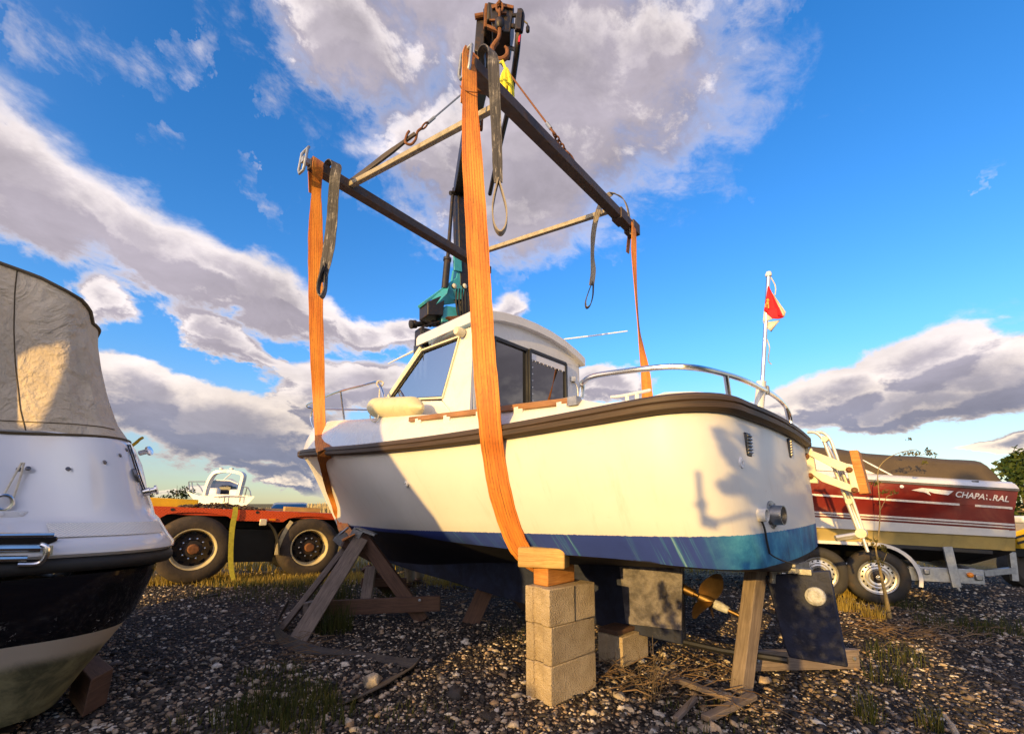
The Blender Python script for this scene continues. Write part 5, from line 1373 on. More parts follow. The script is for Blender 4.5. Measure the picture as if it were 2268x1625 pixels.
eye = [(aY(1104, 398, yc-.10), .05, D3), (aY(1096, 430, yc-.10), .055, D3), (aY(1091, 465, yc-.10), .06, D3), (aY(1095, 500, yc-.10), .06, D3), (aY(1108, 517, yc-.10), .06, D3), (aY(1120, 502, yc-.10), .06, D3), (aY(1122, 468, yc-.09), .06, D3), (aY(1114, 432, yc-.09), .055, D3), (aY(1105, 402, yc-.09), .05, D3)]
hanging(rows, eye, 'dark grey sling with a long eye hanging just right of the widest orange sling', 'strap_grey', 'strap_pale')
yr = 4.75
rows = [(aY(1398, 520, yr+.12), .04, V(1, 1, 0)), (aY(1390, 462, yr+.10), .05, dB), (aY(1376, 437, yr+.05), .06, dB), (aY(1352, 430, yr-.02), .06, V(.8, .4, .4)), (aY(1330, 455, yr-.10), .06, V(1, .2, .4)), (aY(1316, 505, yr-.12), .055, XW), (aY(1312, 560, yr-.12), .05, V(1, .8, 0)), (aY(1314, 600, yr-.12), .055, XW), (aY(1310, 632, yr-.12), .055, XW)]
eye = [(aY(1312, 625, yr-.13), .05, D3), (aY(1304, 645, yr-.13), .05, D3), (aY(1297, 668, yr-.13), .05, D3), (aY(1299, 681, yr-.13), .05, D3), (aY(1307, 676, yr-.13), .05, D3), (aY(1313, 655, yr-.12), .05, D3), (aY(1314, 630, yr-.12), .05, D3)]
hanging(rows, eye, 'pale sling looped over the right end of the frame', 'strap_pale', 'strap_grey')

# ------------------------------------------------------------------ hook, chain and wire ropes
HK = aY(1106, 118, 4.35)
t = thing('crane_hook', 'rusty crane hook and shackle at the boom tip, holding the wire ropes', 'hook', HK)
m = MB()
hp = [HK+V(0, 0, .34), HK+V(.0, 0, .22), HK+V(-.03, 0, .14), HK+V(-.075, 0, .06), HK+V(-.07, 0, -.03), HK+V(0, 0, -.085), HK+V(.075, 0, -.045), HK+V(.085, 0, .04), HK+V(.06, 0, .08)]
m.tube(smoothpath(hp, 5), [.022]*10+[.03]*22+[.022]*5+[.014]*4, 10); m.build('hook_body', 'rust', t)
m = MB(); m.lathe(HK+V(0, 0, .30), V(0, 0, 1), [(.03, 0), (.05, .03), (.05, .09), (.03, .12)], 14); m.build('swivel', 'crane_black', t)
m = MB()
for k in range(3):
    c_ = HK+V(.0, 0, .47+k*.10); ax_ = V(1, 0, 0) if k % 2 else V(0, 1, 0)
    m.tube([c_+V(0, 0, 1)*(.065*math.sin(a))+ax_*(.035*math.cos(a)) for a in np.linspace(0, 2*PI, 14)[:-1]], .013, 8, closed=True)
m.build_each('chain_link', 'rust', t)
RING = HK+V(.01, 0, -.10)
def wire(name, a_, b_, label, tail):
    tt = thing(name, label, 'wire rope', b_, 'wire ropes from the hook')
    d_ = (b_-a_).normalized()
    m = MB(); m.tube([a_, b_], .009, 8); m.build('rope', 'dull_steel' if tail == 'hook' else 'rust', tt)
    m = MB(); m.tube([a_+d_*.0, a_+d_*.10], .016, 8); m.tube([b_-d_*.12, b_-d_*.02], .017, 8); m.build_each('ferrule', 'galvanised', tt)
    _, x_, y_ = frame_from(d_)
    m = MB(); m.tube([b_+d_*(.03+.045*math.cos(a))+x_*(.028*math.sin(a)) for a in np.linspace(0, 2*PI, 14)[:-1]], .009, 8, closed=True)
    if tail == 'hook':
        e = b_+d_*.08
        m.tube(smoothpath([e, e+d_*.06, e+d_*.13+V(.03, 0, -.04), e+d_*.20+V(.03, 0, -.05), e+d_*.24, e+d_*.19+V(-.02, 0, .05), e+d_*.14+V(-.03, 0, .06)], 4), .013, 8)
    m.build('thimble', 'rust', tt)
    return tt, d_
e1 = aY(945, 275, 4.18)
wire('wire_rope', RING, e1, 'dark wire rope running down left from the hook to a rusty snap hook', 'hook')
rows = [(aY(920, 296, 4.14), .035, V(.3, 0, 1)), (aY(905, 307, 4.15), .05, V(.3, .2, 1)), (aY(880, 326, 4.18), .075, V(.4, .2, 1)), (aY(850, 348, 4.2), .09, V(.4, .2, 1)), (aY(815, 375, 4.22), .08, V(.4, .2, 1)), (aY(785, 397, 4.23), .07, V(.4, .2, 1)), (aY(768, 410, 4.23), .07, V(.4, .2, 1)), (aY(764, 418, 4.25), .08, V(.7, .4, .6))]
sling('grey_sling', rows, 'dark brown sling from the snap hook to the left beam of the frame', 'strap_mud', .02, 'spare slings on the frame')
e2 = aY(1222, 288, 3.9)
wire('wire_rope', RING, e2, 'rusty wire rope running down right from the hook to a chain', 'chain')
m = MB(); a_, b_ = aY(1226, 295, 3.92), aY(1258, 345, 4.04); d_ = (b_-a_).normalized(); _, x_, y_ = frame_from(d_); L = (b_-a_).length; nlk = 6
for k in range(nlk):
    c_ = a_+d_*(L*(k+.5)/nlk); s_ = x_ if k % 2 else y_
    m.tube([c_+d_*(L/nlk*.68*math.cos(a))+s_*(.02*math.sin(a)) for a in np.linspace(0, 2*PI, 12)[:-1]], .008, 6, closed=True)
m.tube(smoothpath([b_-d_*.06, b_+d_*.03+V(.02, 0, .02), b_+d_*.12+V(.03, .02, -.02)], 4), .010, 6)
tag(m.build('chain', 'rust', None), 'short rusty chain hooking the right wire rope to the frame beam', 'chain')
hp_ = aY(1121, 195, 3.35)
m = MB()
for k in range(7):
    a = k*PI/7*2
    m.tube(smoothpath([hp_+V(.0, 0, .17), hp_+V(.035*math.cos(a), .03*math.sin(a), .08), hp_+V(.052*math.cos(a), .045*math.sin(a), -.06), hp_+V(.04*math.cos(a), .03*math.sin(a), -.15), hp_+V(.0, 0, -.19)], 4), .019, 7)
m.lathe(hp_+V(0, 0, -.03), V(0, 0, 1), [(.05, 0), (.062, .02), (.05, .04)], 14)
m.tube([hp_+V(-.0, 0, .16), hp_+V(-.03, .05, .30), RING+V(0, 0, -.02)], .012, 8)
tag(m.build('rope_hank', 'yellow_rope', None), 'bright yellow rope hank hanging from the hook below the boom tip', 'rope')

# ------------------------------------------------------------------ flatbed truck with orange deck
TD = V(math.cos(R(38)), math.sin(R(38)), 0); TN = V(TD.y, -TD.x, 0)        # TN faces the camera
TP = V(-4.5, 6.5, .45)
def K(u, v, off=0.0): return aP(u, v, TP+TN*off, TN)
c_l, c_r = K(428, 1216), K(686, 1212)
dl = (K(735, 1138)-K(340, 1122)).normalized()          # the deck runs a little downhill
truck = thing('flatbed_truck', 'flatbed lorry with orange chequer plate deck edge and two big wheels behind the bow', 'truck', V(c_l.x, c_l.y, gz(c_l.x, c_l.y)))
dup_ = TN.cross(dl); dup_ = dup_ if dup_.z > 0 else -dup_
a_ = K(340, 1120)-dl*3.2; b_ = K(735, 1138)+dl*6.0
def Kd(s_, h_): return K(340, 1120) + dl*s_ + dup_*h_
Ltot = (K(735, 1138)-K(340, 1120)).length
def arc(cs, w, h, base=-.165):
    return [(cs + w*x, base + h*math.sqrt(max(0, 1-x*x))) for x in np.linspace(-1, 1, 13)]
sL, sR = (c_l-K(340, 1120)).dot(dl), (c_r-K(340, 1120)).dot(dl)
poly = [(-3.2, -.165)] + arc(sL, .44, .10) + arc(sR, .44, .10) + [(Ltot+6.0, -.165), (Ltot+6.0, 0), (-3.2, 0)]
m = MB(); m.prism([Kd(s_, h_)+TN*.0 for s_, h_ in poly], TN*-.03); m.build('side_board', 'chequer_orange', truck)
m = MB(); m.prism([Kd(-3.2, -.004)-TN*.03, Kd(Ltot+6, -.004)-TN*.03, Kd(Ltot+6, -.004)-TN*2.4, Kd(-3.2, -.004)-TN*2.4], dup_*-.10); m.build('deck_plate', 'deck_orange', truck)
m = MB(); m.prism([Kd(-3.2, -.11)-TN*.8, Kd(Ltot+6, -.11)-TN*.8, Kd(Ltot+6, -.45)-TN*.8, Kd(-3.2, -.45)-TN*.8], TN*-.9)
m.box((c_l+c_r)/2-TN*.55+V(0, 0, .02), (.62, .5, .5), Matrix((dl, TN, dup_)).transposed()); m.build('chassis', 'black_paint', truck)
def big_wheel(cw, Rw, axis, tread=.30, hub='hub_dark', rim='rim_cream', tyre='tyre_dusty'):
    cw = V(cw); ax_ = axis.normalized()
    m = MB()
    prof = [(Rw*.60, -.02), (Rw*.62, .012), (Rw*.70, .024), (Rw*.82, .020), (Rw*.92, .008), (Rw*.975, -.02), (Rw, -.05), (Rw, -.09), (Rw*.985, -.095), (Rw*.985, -.105), (Rw, -.11), (Rw, -.17), (Rw*.985, -.175), (Rw*.985, -.185), (Rw, -.19), (Rw, -.25), (Rw*.97, -.29), (Rw*.85, -.32), (Rw*.6, -.31)]
    m.lathe(cw, ax_, prof, 60, cap=False); w = m.build('tyre', tyre, truck, smooth=50)
    m = MB(); m.lathe(cw, ax_, [(Rw*.615, .0), (Rw*.60, .014), (Rw*.575, .010), (Rw*.555, -.02), (Rw*.54, -.13), (Rw*.50, -.145)], 48, cap=False); m.build('rim', rim, w)
    m = MB(); m.lathe(cw, ax_, [(Rw*.54, -.14), (Rw*.46, -.135), (Rw*.40, -.115), (Rw*.30, -.105), (Rw*.26, -.09), (Rw*.24, -.05), (Rw*.0, -.045)], 40, cap=False); m.build('wheel_disc', hub, w)
    _, x_, y_ = frame_from(ax_); m = MB()
    for k in range(10):
        a = 2*PI*k/10; c_ = cw+(x_*math.cos(a)+y_*math.sin(a))*Rw*.30 - ax_*.108; m.lathe(c_, ax_, [(.016, 0), (.016, .035), (0, .04)], 6)
    m.build_each('wheel_nut', 'chrome', w)
    m = MB()
    for k in range(10):
        a = 2*PI*(k+.5)/10; c_ = cw+(x_*math.cos(a)+y_*math.sin(a))*Rw*.435 - ax_*.126; m.lathe(c_, ax_, [(.036, 0), (.036, .003), (0, .003)], 14)
    m.build_each('hand_hole', 'black_gloss', w)
    m = MB(); m.lathe(cw-ax_*.05, ax_, [(Rw*.15, 0), (Rw*.15, .05), (Rw*.12, .065), (0, .067)], 20); m.build('hub_cap', 'rust', w)
    return w
big_wheel(c_l, .475, TN); big_wheel(c_r, .475, TN)
for u_ in (c_l, c_r):
    m = MB(); m.lathe(u_-TN*1.75, -TN, [(.28, 0), (.40, .02), (.47, -.04), (.475, -.25), (.30, -.28)], 36); m.build('tyre', 'tyre_dark', truck)
m = MB(); q0 = [K(598, 1158, -.02), K(618, 1192, -.02), K(625, 1226, -.02), K(613, 1228, -.02), K(607, 1192, -.02), K(590, 1162, -.02)]
gp = [K(594, 1158, -.02), K(606, 1172, -.02), K(614, 1195, -.02), K(616, 1228, -.02)]
m.ribbon(smoothpath(gp, 4), [.20]*13, .012, [TN]*13); m.build('mudguard', 'black_rubber', truck)
m = MB(); gp = [K(731, 1152, -.02), K(712, 1172, -.02), K(702, 1196, -.02), K(696, 1232, -.02)]
gp = [K(649, 1153, -.0), K(634, 1172, -.0), K(618, 1202, -.0), K(612, 1228, -.0)]
gp = [aP(u+6, v, TP, TN) for u, v in ((640, 1154), (626, 1175), (612, 1205), (606, 1228))]
m.ribbon(smoothpath(gp, 4), [.055]*13, .02, [TD]*13); m.build('mudguard', 'rim_cream', truck)
m = MB(); m.box(K(583, 1156, .01), (.10, .10, .03), Matrix((dl, dup_, TN)).transposed()); m.build('side_lamp', 'lamp_glass', truck, bevel=.01)
m = MB(); m.box(K(603, 1150, .012), (.09, .03, .02), Matrix((dl, dup_, TN)).transposed()); m.build('side_reflector', 'lens_amber', truck)
m = MB()
for u, v in ((382, 1128), (570, 1134)): m.lathe(K(u, v, .004), TN, [(.022, -.01), (.022, .002), (0, .002)], 10)
m.build_each('lashing_eye', 'black_rubber', truck)
m = MB(); q = K(520, 1142, .02)
rows = [(K(522, 1122, .03), .06, TD), (K(520, 1140, .035), .07, TD), (K(515, 1165, .03), .07, TD), (K(512, 1200, .03), .065, TD), (K(511, 1240, .03), .065, TD), (K(514, 1270, .04), .06, TD), (K(519, 1288, .06), .05, TD)]
sling('yellow_strap', rows, 'grimy yellow strap hanging over the orange deck edge between the two wheels', 'strap_yellow', .005)
# load on the deck
hp_ = []; hs_ = []
for _ in range(520):
    f_ = rnd.random(); g_ = rnd.random(); s_ = .30+1.1*f_; h_ = .075*math.sin(PI*f_)**.8*math.sin(PI*g_)**.7*rnd.uniform(.2, 1.1); q_ = Kd(s_, h_)-TN*(.06+.8*g_); hp_.append((q_.x, q_.y, q_.z)); hs_.append(rnd.uniform(.012, .034))
heap = stones('soil_heap', np.array(hp_), np.array(hs_), ['soil'], ico()); tag(heap, 'low heap of brown soil and leaves on the orange truck deck', 'soil heap'); heap['kind'] = 'stuff'
m = MB(); m.box(Kd(1.62, .022)-TN*.5, (.5, .16, .035), Matrix((dl, TN, dup_)).transposed()); tag(m.build('timber_plank', 'timber_grey', None), 'flat grey plank lying on the truck deck right of the soil heap', 'plank')
m = MB(); m.box(Kd(1.95, .040)-TN*.25, (.55, .14, .075), Matrix((dl, TN, dup_)).transposed()); o = m.build('timber_baulk', 'ply', None, bevel=.005); tag(o, 'thick pale yellow timber baulk on the truck deck beside the bow', 'plank')
m = MB(); m.box(K(384, 1113, -1.0), (.62, .4, .13), Matrix((dl, TN, dup_)).transposed()); m.box(K(372, 1109, -.94), (.025, .02, .14), Matrix((dl, TN, dup_)).transposed(), 1); o = m.build('yellow_ramp', ['yellow_paint', 'black_paint'], None, bevel=.02); tag(o, 'yellow painted steel ramp with a black strap, lying on the truck deck', 'ramp')

# ------------------------------------------------------------------ loader crane standing on the truck
CB = aP(938, 720, K(936, 720)-TN*.4, TN)
def Q(u, v, off=0.0): return aP(u, v, CB+TN*off, TN)
crane = thing('loader_crane', 'black and teal loader crane on the truck, its boom reaching over the boat', 'crane', V(CB.x, CB.y, .9))
rotC = Matrix((TD, TN, V(0, 0, 1))).transposed()
m = MB(); cz = V(CB.x, CB.y, 0)
m.box(V(CB.x, CB.y, 2.75)+TD*-.0, (.26, .30, 3.9), rotC); m.box(V(CB.x, CB.y, .95)+TD*.1, (1.1, 1.5, .25), rotC); m.build('column', 'crane_black', crane, bevel=.02)
m = MB()
for k in range(4): m.tube(smoothpath([V(CB.x, CB.y, 4.6)+TD*(-.1+.07*k)+TN*.2, V(CB.x, CB.y, 3.9)+TD*(-.12+.08*k)+TN*.26, V(CB.x, CB.y, 3.0)+TD*(-.1+.06*k)+TN*.2, V(CB.x, CB.y, 1.6)+TD*(-.1+.06*k)+TN*.2], 5), .018, 6)
m.build_each('hydraulic_hose', 'black_rubber', crane)
m = MB(); a_, b_ = Q(918, 718), Q(974, 716); m.tube([a_, b_], .055, 14); m.lathe(a_, (a_-b_), [(.085, -.03), (.085, .03), (.05, .05), (.09, .06), (.09, .09), (.04, .1)], 14)
for k in range(5): m.lathe(a_+(b_-a_)*(.3+k*.14), (b_-a_), [(.075, 0), (.075, .03)], 12)
m.tube([Q(930, 708, .1), Q(965, 722, .1)], .025, 8); m.tube([Q(935, 724, .12), Q(978, 710, .12)], .02, 8); m.build('slew_cylinder', 'crane_black', crane)
def slab(pts, mt, name, off0, off1, bev=.01):
    m = MB(); m.prism([Q(u, v, off0) for u, v in pts], TN*(off1-off0)); return m.build(name, mt, crane, bevel=bev)
slab([(928, 682), (960, 668), (965, 678), (962, 712), (928, 711)], 'crane_black', 'knuckle_housing', -.2, .2, .02)
slab([(924, 678), (997, 625), (1001, 600), (1020, 603), (1018, 632), (1011, 672), (965, 677), (955, 662), (928, 684)], 'teal_paint', 'lift_arm', -.16, .12, .012)
m = MB(); 
m.loft([[Q(956, 662, .12), Q(996, 627, .12)], [Q(966, 674, .20), Q(990, 650, .24)], [Q(972, 677, .12), Q(1010, 672, .12)]], 0); m.build('arm_gusset', 'teal_paint', crane, smooth=0)
slab([(966, 697), (974, 686), (1000, 690), (1004, 720), (964, 722)], 'teal_paint', 'column_head', -.12, .16, .015)
slab([(1004, 575), (1038, 575), (1040, 700), (1010, 705)], 'crane_black', 'boom_foot', -.12, .10, .015)
J = Q(1018, 424)
m = MB(); m.beam(Q(1024, 640), Q(1018, 415), .26, .26, TN); m.build('main_boom', 'crane_black', crane, bevel=.02)
slab([(1004, 600), (1021, 604), (1019, 570), (1003, 566)], 'teal_paint', 'boom_cheek', .11, .16, .006)
m = MB(); m.tube([Q(985, 640, .1), Q(991, 575, .1)], .075, 14); m.tube([Q(991, 580, .1), Q(1003, 425, .1)], .04, 12); m.lathe(Q(991, 572, .1), Q(1003, 425, .1)-Q(991, 572, .1), [(.09, -.06), (.09, .0)], 14); m.tube([Q(997, 428, .1), Q(1026, 428, .1)], .05, 10); m.build('lift_cylinder', 'crane_black', crane)
m = MB()
for u in (1007, 1030): m.lathe(Q(u, 633, .30), TN, [(.045, -.06), (.06, -.04), (.06, .0)], 16)
m.build_each('lamp_body', 'black_paint', crane)
for u in (1007, 1030):
    m = MB(); m.lathe(Q(u, 633, .302), TN, [(.055, 0), (.04, .012), (0, .016)], 16); m.build('work_lamp', 'lamp_glass', crane)
m = MB()
for k in range(5): m.tube(smoothpath([Q(1012+k*6, 640, .2), Q(1010+k*7, 670, .28), Q(1016+k*5, 708, .2)], 5), .018, 6)
m.build_each('hose_bundle', 'black_rubber', crane)
slab([(985, 704), (1012, 702), (1010, 710), (996, 712)], 'rust', 'bracket_plate', .16, .26, .004)
# jib from the knuckle over to the boom tip
tip = aY(1090, 42, 4.62); JJ = J + V(0, 0, .05)
jd = (tip-JJ).normalized()
m = MB()
Lj = (tip-JJ).length
m.beam(JJ-jd*.2, JJ+jd*Lj*.60, .26, .34); jb = m.build('jib', 'crane_black', crane, bevel=.02)
def at(f_, dz=0, dx=0): return JJ + jd*(Lj*f_) + V(dx, 0, dz)
m = MB(); m.beam(at(.55), at(.78), .21, .28); m.build('jib_extension', 'crane_black', crane, bevel=.015)
m = MB(); m.beam(at(.74), at(.92), .17, .23); m.build('jib_extension', 'crane_black', crane, bevel=.012)
m = MB(); m.beam(at(.90), at(1.02), .135, .18); m.build('jib_extension', 'crane_black', crane, bevel=.01)
for f_, w, h in ((.60, .31, .40), (.78, .26, .33), (.92, .215, .28), (1.0, .19, .24)):
    m = MB(); m.beam(at(f_-.008), at(f_+.008), w, h); m.build('jib_collar', 'rust', crane, bevel=.01)
m = MB()
for f_ in (.60, .78, .92):
    for sx in (-1, 1):
        for k in range(4): m.lathe(at(f_, -.15+.035*k-.02, sx*.10+.0), -jd*-1, [(.012, 0), (.012, .03)], 8)
m.build_each('wear_pad_bolt', 'galvanised', crane)
# head: winch box, pins, side sheaves and hose reel
m = MB(); hc = aY(1108, 30, 4.6)
m.prism([aY(1086, 14, 4.45), aY(1106, 8, 4.45), aY(1139, 16, 4.45), aY(1136, 34, 4.45), aY(1130, 72, 4.45), aY(1090, 70, 4.45)], V(0, .35, .02)); m.prism([aY(1070, 18, 4.6), aY(1086, 16, 4.6), aY(1086, 62, 4.6), aY(1072, 58, 4.6)], V(0, .3, 0))
m.prism([aY(1056, 34, 4.7), aY(1075, 40, 4.7), aY(1072, 120, 4.7), aY(1050, 112, 4.7)], V(0, .3, 0)); m.build('boom_head', 'crane_black', crane, bevel=.012)
m = MB(); m.tube([aY(1052, 38, 4.68), aY(1074, 34, 4.68)], .03, 10); m.prism([aY(1088, 14, 4.44), aY(1108, 9, 4.44), aY(1138, 16, 4.44), aY(1136, 22, 4.44), aY(1108, 16, 4.44), aY(1090, 22, 4.44)], V(0, -.015, 0))
for u, v in ((1094, 46), (1105, 64), (1112, 30)): m.box(aY(u, v, 4.43), (.10, .02, .02))
m.prism([aY(1080, 60, 4.44), aY(1104, 70, 4.44), aY(1103, 76, 4.44), aY(1079, 66, 4.44)], V(0, -.03, 0)); m.build_each('head_trim', 'rust', crane)
m = MB(); sh = aY(1150, 48, 4.42); m.tube(smoothpath([aY(1144, 70, 4.42), aY(1146, 40, 4.42), aY(1152, 24, 4.42), aY(1158, 36, 4.42), aY(1154, 72, 4.42)], 5), .022, 8); m.beam(aY(1148, 74, 4.42), aY(1151, 30, 4.42), .10, .05)
m.tube([aY(1128, 58, 4.5), aY(1148, 60, 4.42)], .025, 8); m.tube([aY(1122, 105, 4.6), aY(1148, 112, 4.5)], .022, 8); m.tube([aY(1128, 36, 4.5), aY(1148, 34, 4.42)], .02, 8)
m.tube(smoothpath([aY(1158, 44, 4.42), aY(1164, 50, 4.42), aY(1168, 54, 4.42), aY(1170, 66, 4.42)], 4), .008, 6); m.lathe(aY(1169, 58, 4.42), V(0, 0, -1), [(.012, 0), (.022, .02), (.022, .07), (.012, .08)], 10)
m.build('hydraulic_valve', 'crane_black', crane)
m = MB(); m.beam(aY(1149, 96, 4.42), aY(1151, 80, 4.42), .03, .02); m.build('red_tag', 'lens_red', crane)
m = MB(); m.tube(smoothpath([aY(1148, 76, 4.42), aY(1145, 112, 4.5), aY(1140, 150, 4.7), aY(1128, 230, 5.2), aY(1108, 320, 5.9), aY(1085, 430, 7.0)], 6), .035, 8); m.build('extension_ram', 'crane_black', crane)

# ------------------------------------------------------------------ canvas covered boat at the left edge (its stern quarter is in view)
LA = V(-.74, .67, 0).normalized(); LBB = V(-LA.y, LA.x, 0); LBB = LBB if LBB.y < 0 else -LBB
CQ = aY(380, 1216, 2.42)
CQ = V(CQ.x, CQ.y, 0) - LA*.13 - LBB*.14
HB, RQ = 1.05, .42
FL = Matrix((LA, LBB, V(0, 0, 1))).transposed()
def ringpts(d, e=0.0):
    """plan curve of the hull inset by d: (forward, across) from the near quarter"""
    out = []; hb = HB-d; n_ = 2.3; L = 3.8-d*1.2; rq = max(.12, RQ-d*.25)
    for i in range(14):
        a = L-(L-d-rq)*i/14; out.append((a, HB - hb*math.sqrt(max(0, 1-max(0, (a-1.5)/(L-1.5))**2.2))))
    for i in range(15):
        f_ = PI/2*i/14; out.append((d+rq-rq*math.sin(f_)**(2/n_), d+rq-rq*math.cos(f_)**(2/n_)))
    for i in range(1, 13): out.append((d-.0*math.sin(PI*i/12), d+rq+(2*hb-2*rq)*i/12))
    if e:
        for i in range(14, len(out)):
            a_, b_ = out[i]; w_ = min(1, max(0, (b_-d-.06)/.5)); out[i] = (a_+e*w_*w_*(3-2*w_), b_)
    half = out[:-1][:29]
    out += [(a, 2*HB-b_) for a, b_ in half[::-1][1:]]
    return out
def LP(a, b_, z): return CQ + LA*a + LBB*b_ + V(0, 0, z)
def solve(u, v):
    lo, hi = -.15, 1.2
    for _ in range(34):
        d = (lo+hi)/2; best = (-1e9, 0)
        for a, b_ in ringpts(d)[14:34]:
            x, y = CQ.x+LA.x*a+LBB.x*b_, CQ.y+LA.y*a+LBB.y*b_
            p = V(x, y, 1.1)
            r_ = ray(u, v); z = CAM_H + r_.z/r_.y*y
            uu = pix(V(x, y, z))[0]
            if uu > best[0]: best = (uu, z)
        if best[0] > u: lo = d
        else: hi = d
    return d, best[1]
lb = thing('canvas_boat', 'white and black motor boat under a beige canvas enclosure, cut by the left edge', 'boat', LP(2.5, HB, 0))
def rings_of(levels): return [[LP(a, b_, lv[1]) for a, b_ in ringpts(lv[0], lv[2] if len(lv) > 2 else 0.0)] for lv in levels]
def uvring(levels):
    o = []
    for lv in levels:
        acc, row, pv = 0, [], None
        for a, b_ in ringpts(lv[0], lv[2] if len(lv) > 2 else 0.0):
            if pv: acc += math.hypot(a-pv[0], b_-pv[1])
            pv = (a, b_); row.append((acc, lv[1]))
        o.append(row)
    return o
bot = [solve(u, v) for u, v in ((128, 1547), (160, 1508), (193, 1467), (225, 1430), (255, 1398), (279, 1370))]
print('LEFT bottom', [tuple(round(q, 2) for q in b_) for b_ in bot])
m = MB(); rg = rings_of([(bot[0][0]+.35, .10), (bot[0][0]+.1, .105)] + bot)
m.loft(rg, 0, True); m.face([k for k in range(len(rg[0]))]); m.build('bottom', 'weedy_bottom', lb, smooth=60)
top = [solve(u, v) for u, v in ((279, 1370), (299, 1348), (332, 1284), (346, 1257))]
m = MB(); m.loft(rings_of(top + [(top[-1][0]+.0, top[-1][1]+.03)]), 0, True); m.build('topsides', 'black_topside', lb, smooth=60)
rl = solve(383, 1216); zr_ = rl[1]
m = MB(); m.loft(rings_of([(rl[0]+.05, zr_-.055), (rl[0]+.012, zr_-.05), (rl[0], zr_-.03), (rl[0], zr_-.005), (rl[0]+.012, zr_+.012), (rl[0]+.03, zr_+.014)]), 0, True); m.build('rub_rail', 'black_rubber', lb, smooth=60)
lipd = [(rl[0]+.012, zr_+.015), (rl[0]-.004, zr_+.03), (rl[0]-.002, zr_+.055)]
up1 = [solve(u, v) for u, v in ((374, 1180), (366, 1166), (356, 1151))]
print('rail', rl, 'up1', up1)
zl = up1[0][1]
ledge = [(up1[0][0]+.0, zl), (up1[1][0], up1[1][1]), (up1[2][0], up1[2][1]), (up1[2][0]+.035, up1[2][1]+.012)]
wall = [solve(u, v) for u, v in ((343, 1137), (337, 1114), (329, 1092), (322, 1060), (315, 1030), (300, 996), (287, 979))]
print('ledge', ledge, 'wall', wall)
zled = ledge[-1][1]
EX = .20
dm = [up1[2][0]]
for d, z in wall: dm.append(max(dm[-1]+.004, d))
slope = [(up1[0][0], up1[0][1], .0), (up1[0][0]*.6+up1[2][0]*.4, up1[0][1]*.6+up1[2][1]*.4, EX*.40), (up1[2][0], up1[2][1], EX), (up1[2][0]+.005, up1[2][1]+.012, EX+.02)]
wl = [(dm[k+1], max(z, up1[2][1]+.03*(k+1)), EX+.02+.012*k) for k, (d, z) in enumerate(wall)]
lev = lipd + slope + wl
lev.append((lev[-1][0]+.10, lev[-1][1]+.01, EX)); lev.append((lev[-1][0]+.3, lev[-1][1]-.02, EX))
rg = rings_of(lev); m = MB(); m.loft(rg, 0, True); m.face([len(m.v)-len(rg[0])+k for k in range(len(rg[0]))]); m.build('deck_moulding', 'gelcoat_clean', lb, smooth=50)
pad = []
for f_ in (.10, .40, .90):
    k_ = f_; d_ = up1[0][0]+(up1[2][0]-up1[0][0])*k_; z_ = up1[0][1]+(up1[2][1]-up1[0][1])*k_
    pad.append((d_, z_+.007, EX*k_))
rr_ = rings_of(pad); uu = uvring(pad)
for lo, hi in ((19, 30), (31, 41)):
    m = MB(); m.loft([r_[lo:hi] for r_ in rr_], 0, False, [u_[lo:hi] for u_ in uu]); m.build('nonslip_pad', 'nonslip', lb)
zled = up1[2][1]
cv = [solve(u, v) for u, v in ((289, 962), (262, 927), (240, 871), (226, 815), (217, 763), (218, 735), (210, 705), (196, 684), (172, 660))]
print('canvas', [tuple(round(q, 2) for q in b_) for b_ in cv])
EXC = EX+.09
dB_, dT_ = cv[0][0], cv[5][0]; zB_ = cv[0][1]-.05
TOPV = [(-900, 330), (-400, 450), (0, 588), (82, 616), (144, 646), (183, 668), (203, 695), (217, 737), (400, 737)]
def topz(k, a, b_):
    if k < 20: return cv[5][1]
    if k > 46: return None
    p_ = LP(a, b_, 2.2); u_ = pix(p_)[0]
    if p_.y < .5: return None
    v_ = float(np.interp(u_, [q_[0] for q_ in TOPV], [q_[1] for q_ in TOPV])); r_ = ray(u_, v_)
    return min(2.5, max(cv[5][1], CAM_H + r_.z/r_.y*p_.y))
def topcol():
    pts = ringpts(dT_, EXC); zz = [topz(k, a, b_) for k, (a, b_) in enumerate(pts)]; n_ = len(pts)
    mx_ = max(z for z in zz if z is not None)
    zz = [mx_ if z is None else z for z in zz]
    for k in range(35, n_): zz[k] = zz[n_-1-k] if n_-1-k < 35 and k > 35 else max(zz[k], zz[34])
    return zz
ZC = topcol()
prof_d = [q_[0] for q_ in cv[:6]]; prof_f = [(q_[1]-cv[0][1])/(cv[5][1]-cv[0][1]) for q_ in cv[:6]]
nlev = 14; rg = []
for j in range(nlev+1):
    f_ = j/nlev; d = float(np.interp(f_, prof_f, prof_d)); row = []
    for k_, (a, b_) in enumerate(ringpts(d, EXC)):
        e = min(1, max(0, (2.7-a)/.9)); zt_ = zB_ + (ZC[k_]-zB_)*e
        w_ = math.sin(PI*f_)*(.010*math.sin(1.9*k_+3.1*f_)+.006*math.sin(4.3*k_-7*f_)) if k_ > 20 else 0
        row.append(LP(a+w_, b_+w_*.3, zB_+(zt_-zB_)*f_))
    rg.append(row)
m = MB(); m.loft(rg, 0, True)
tr0 = [(a, b_, ZC[k_]) for k_, (a, b_) in enumerate(ringpts(dT_, EXC)) if 14 <= k_ < 56]
rows = []
for k in range(7):
    da = .32*k; rows.append([LP(min(2.6, a+da), b_, z0_+.012-.03*k*k/6 + (.004 if k else 0)) for a, b_, z0_ in tr0])
m.loft(rows, 0); CVV, CVF = list(m.v), list(m.f); cvs = m.build('canvas_cover', 'canvas', lb, smooth=60)
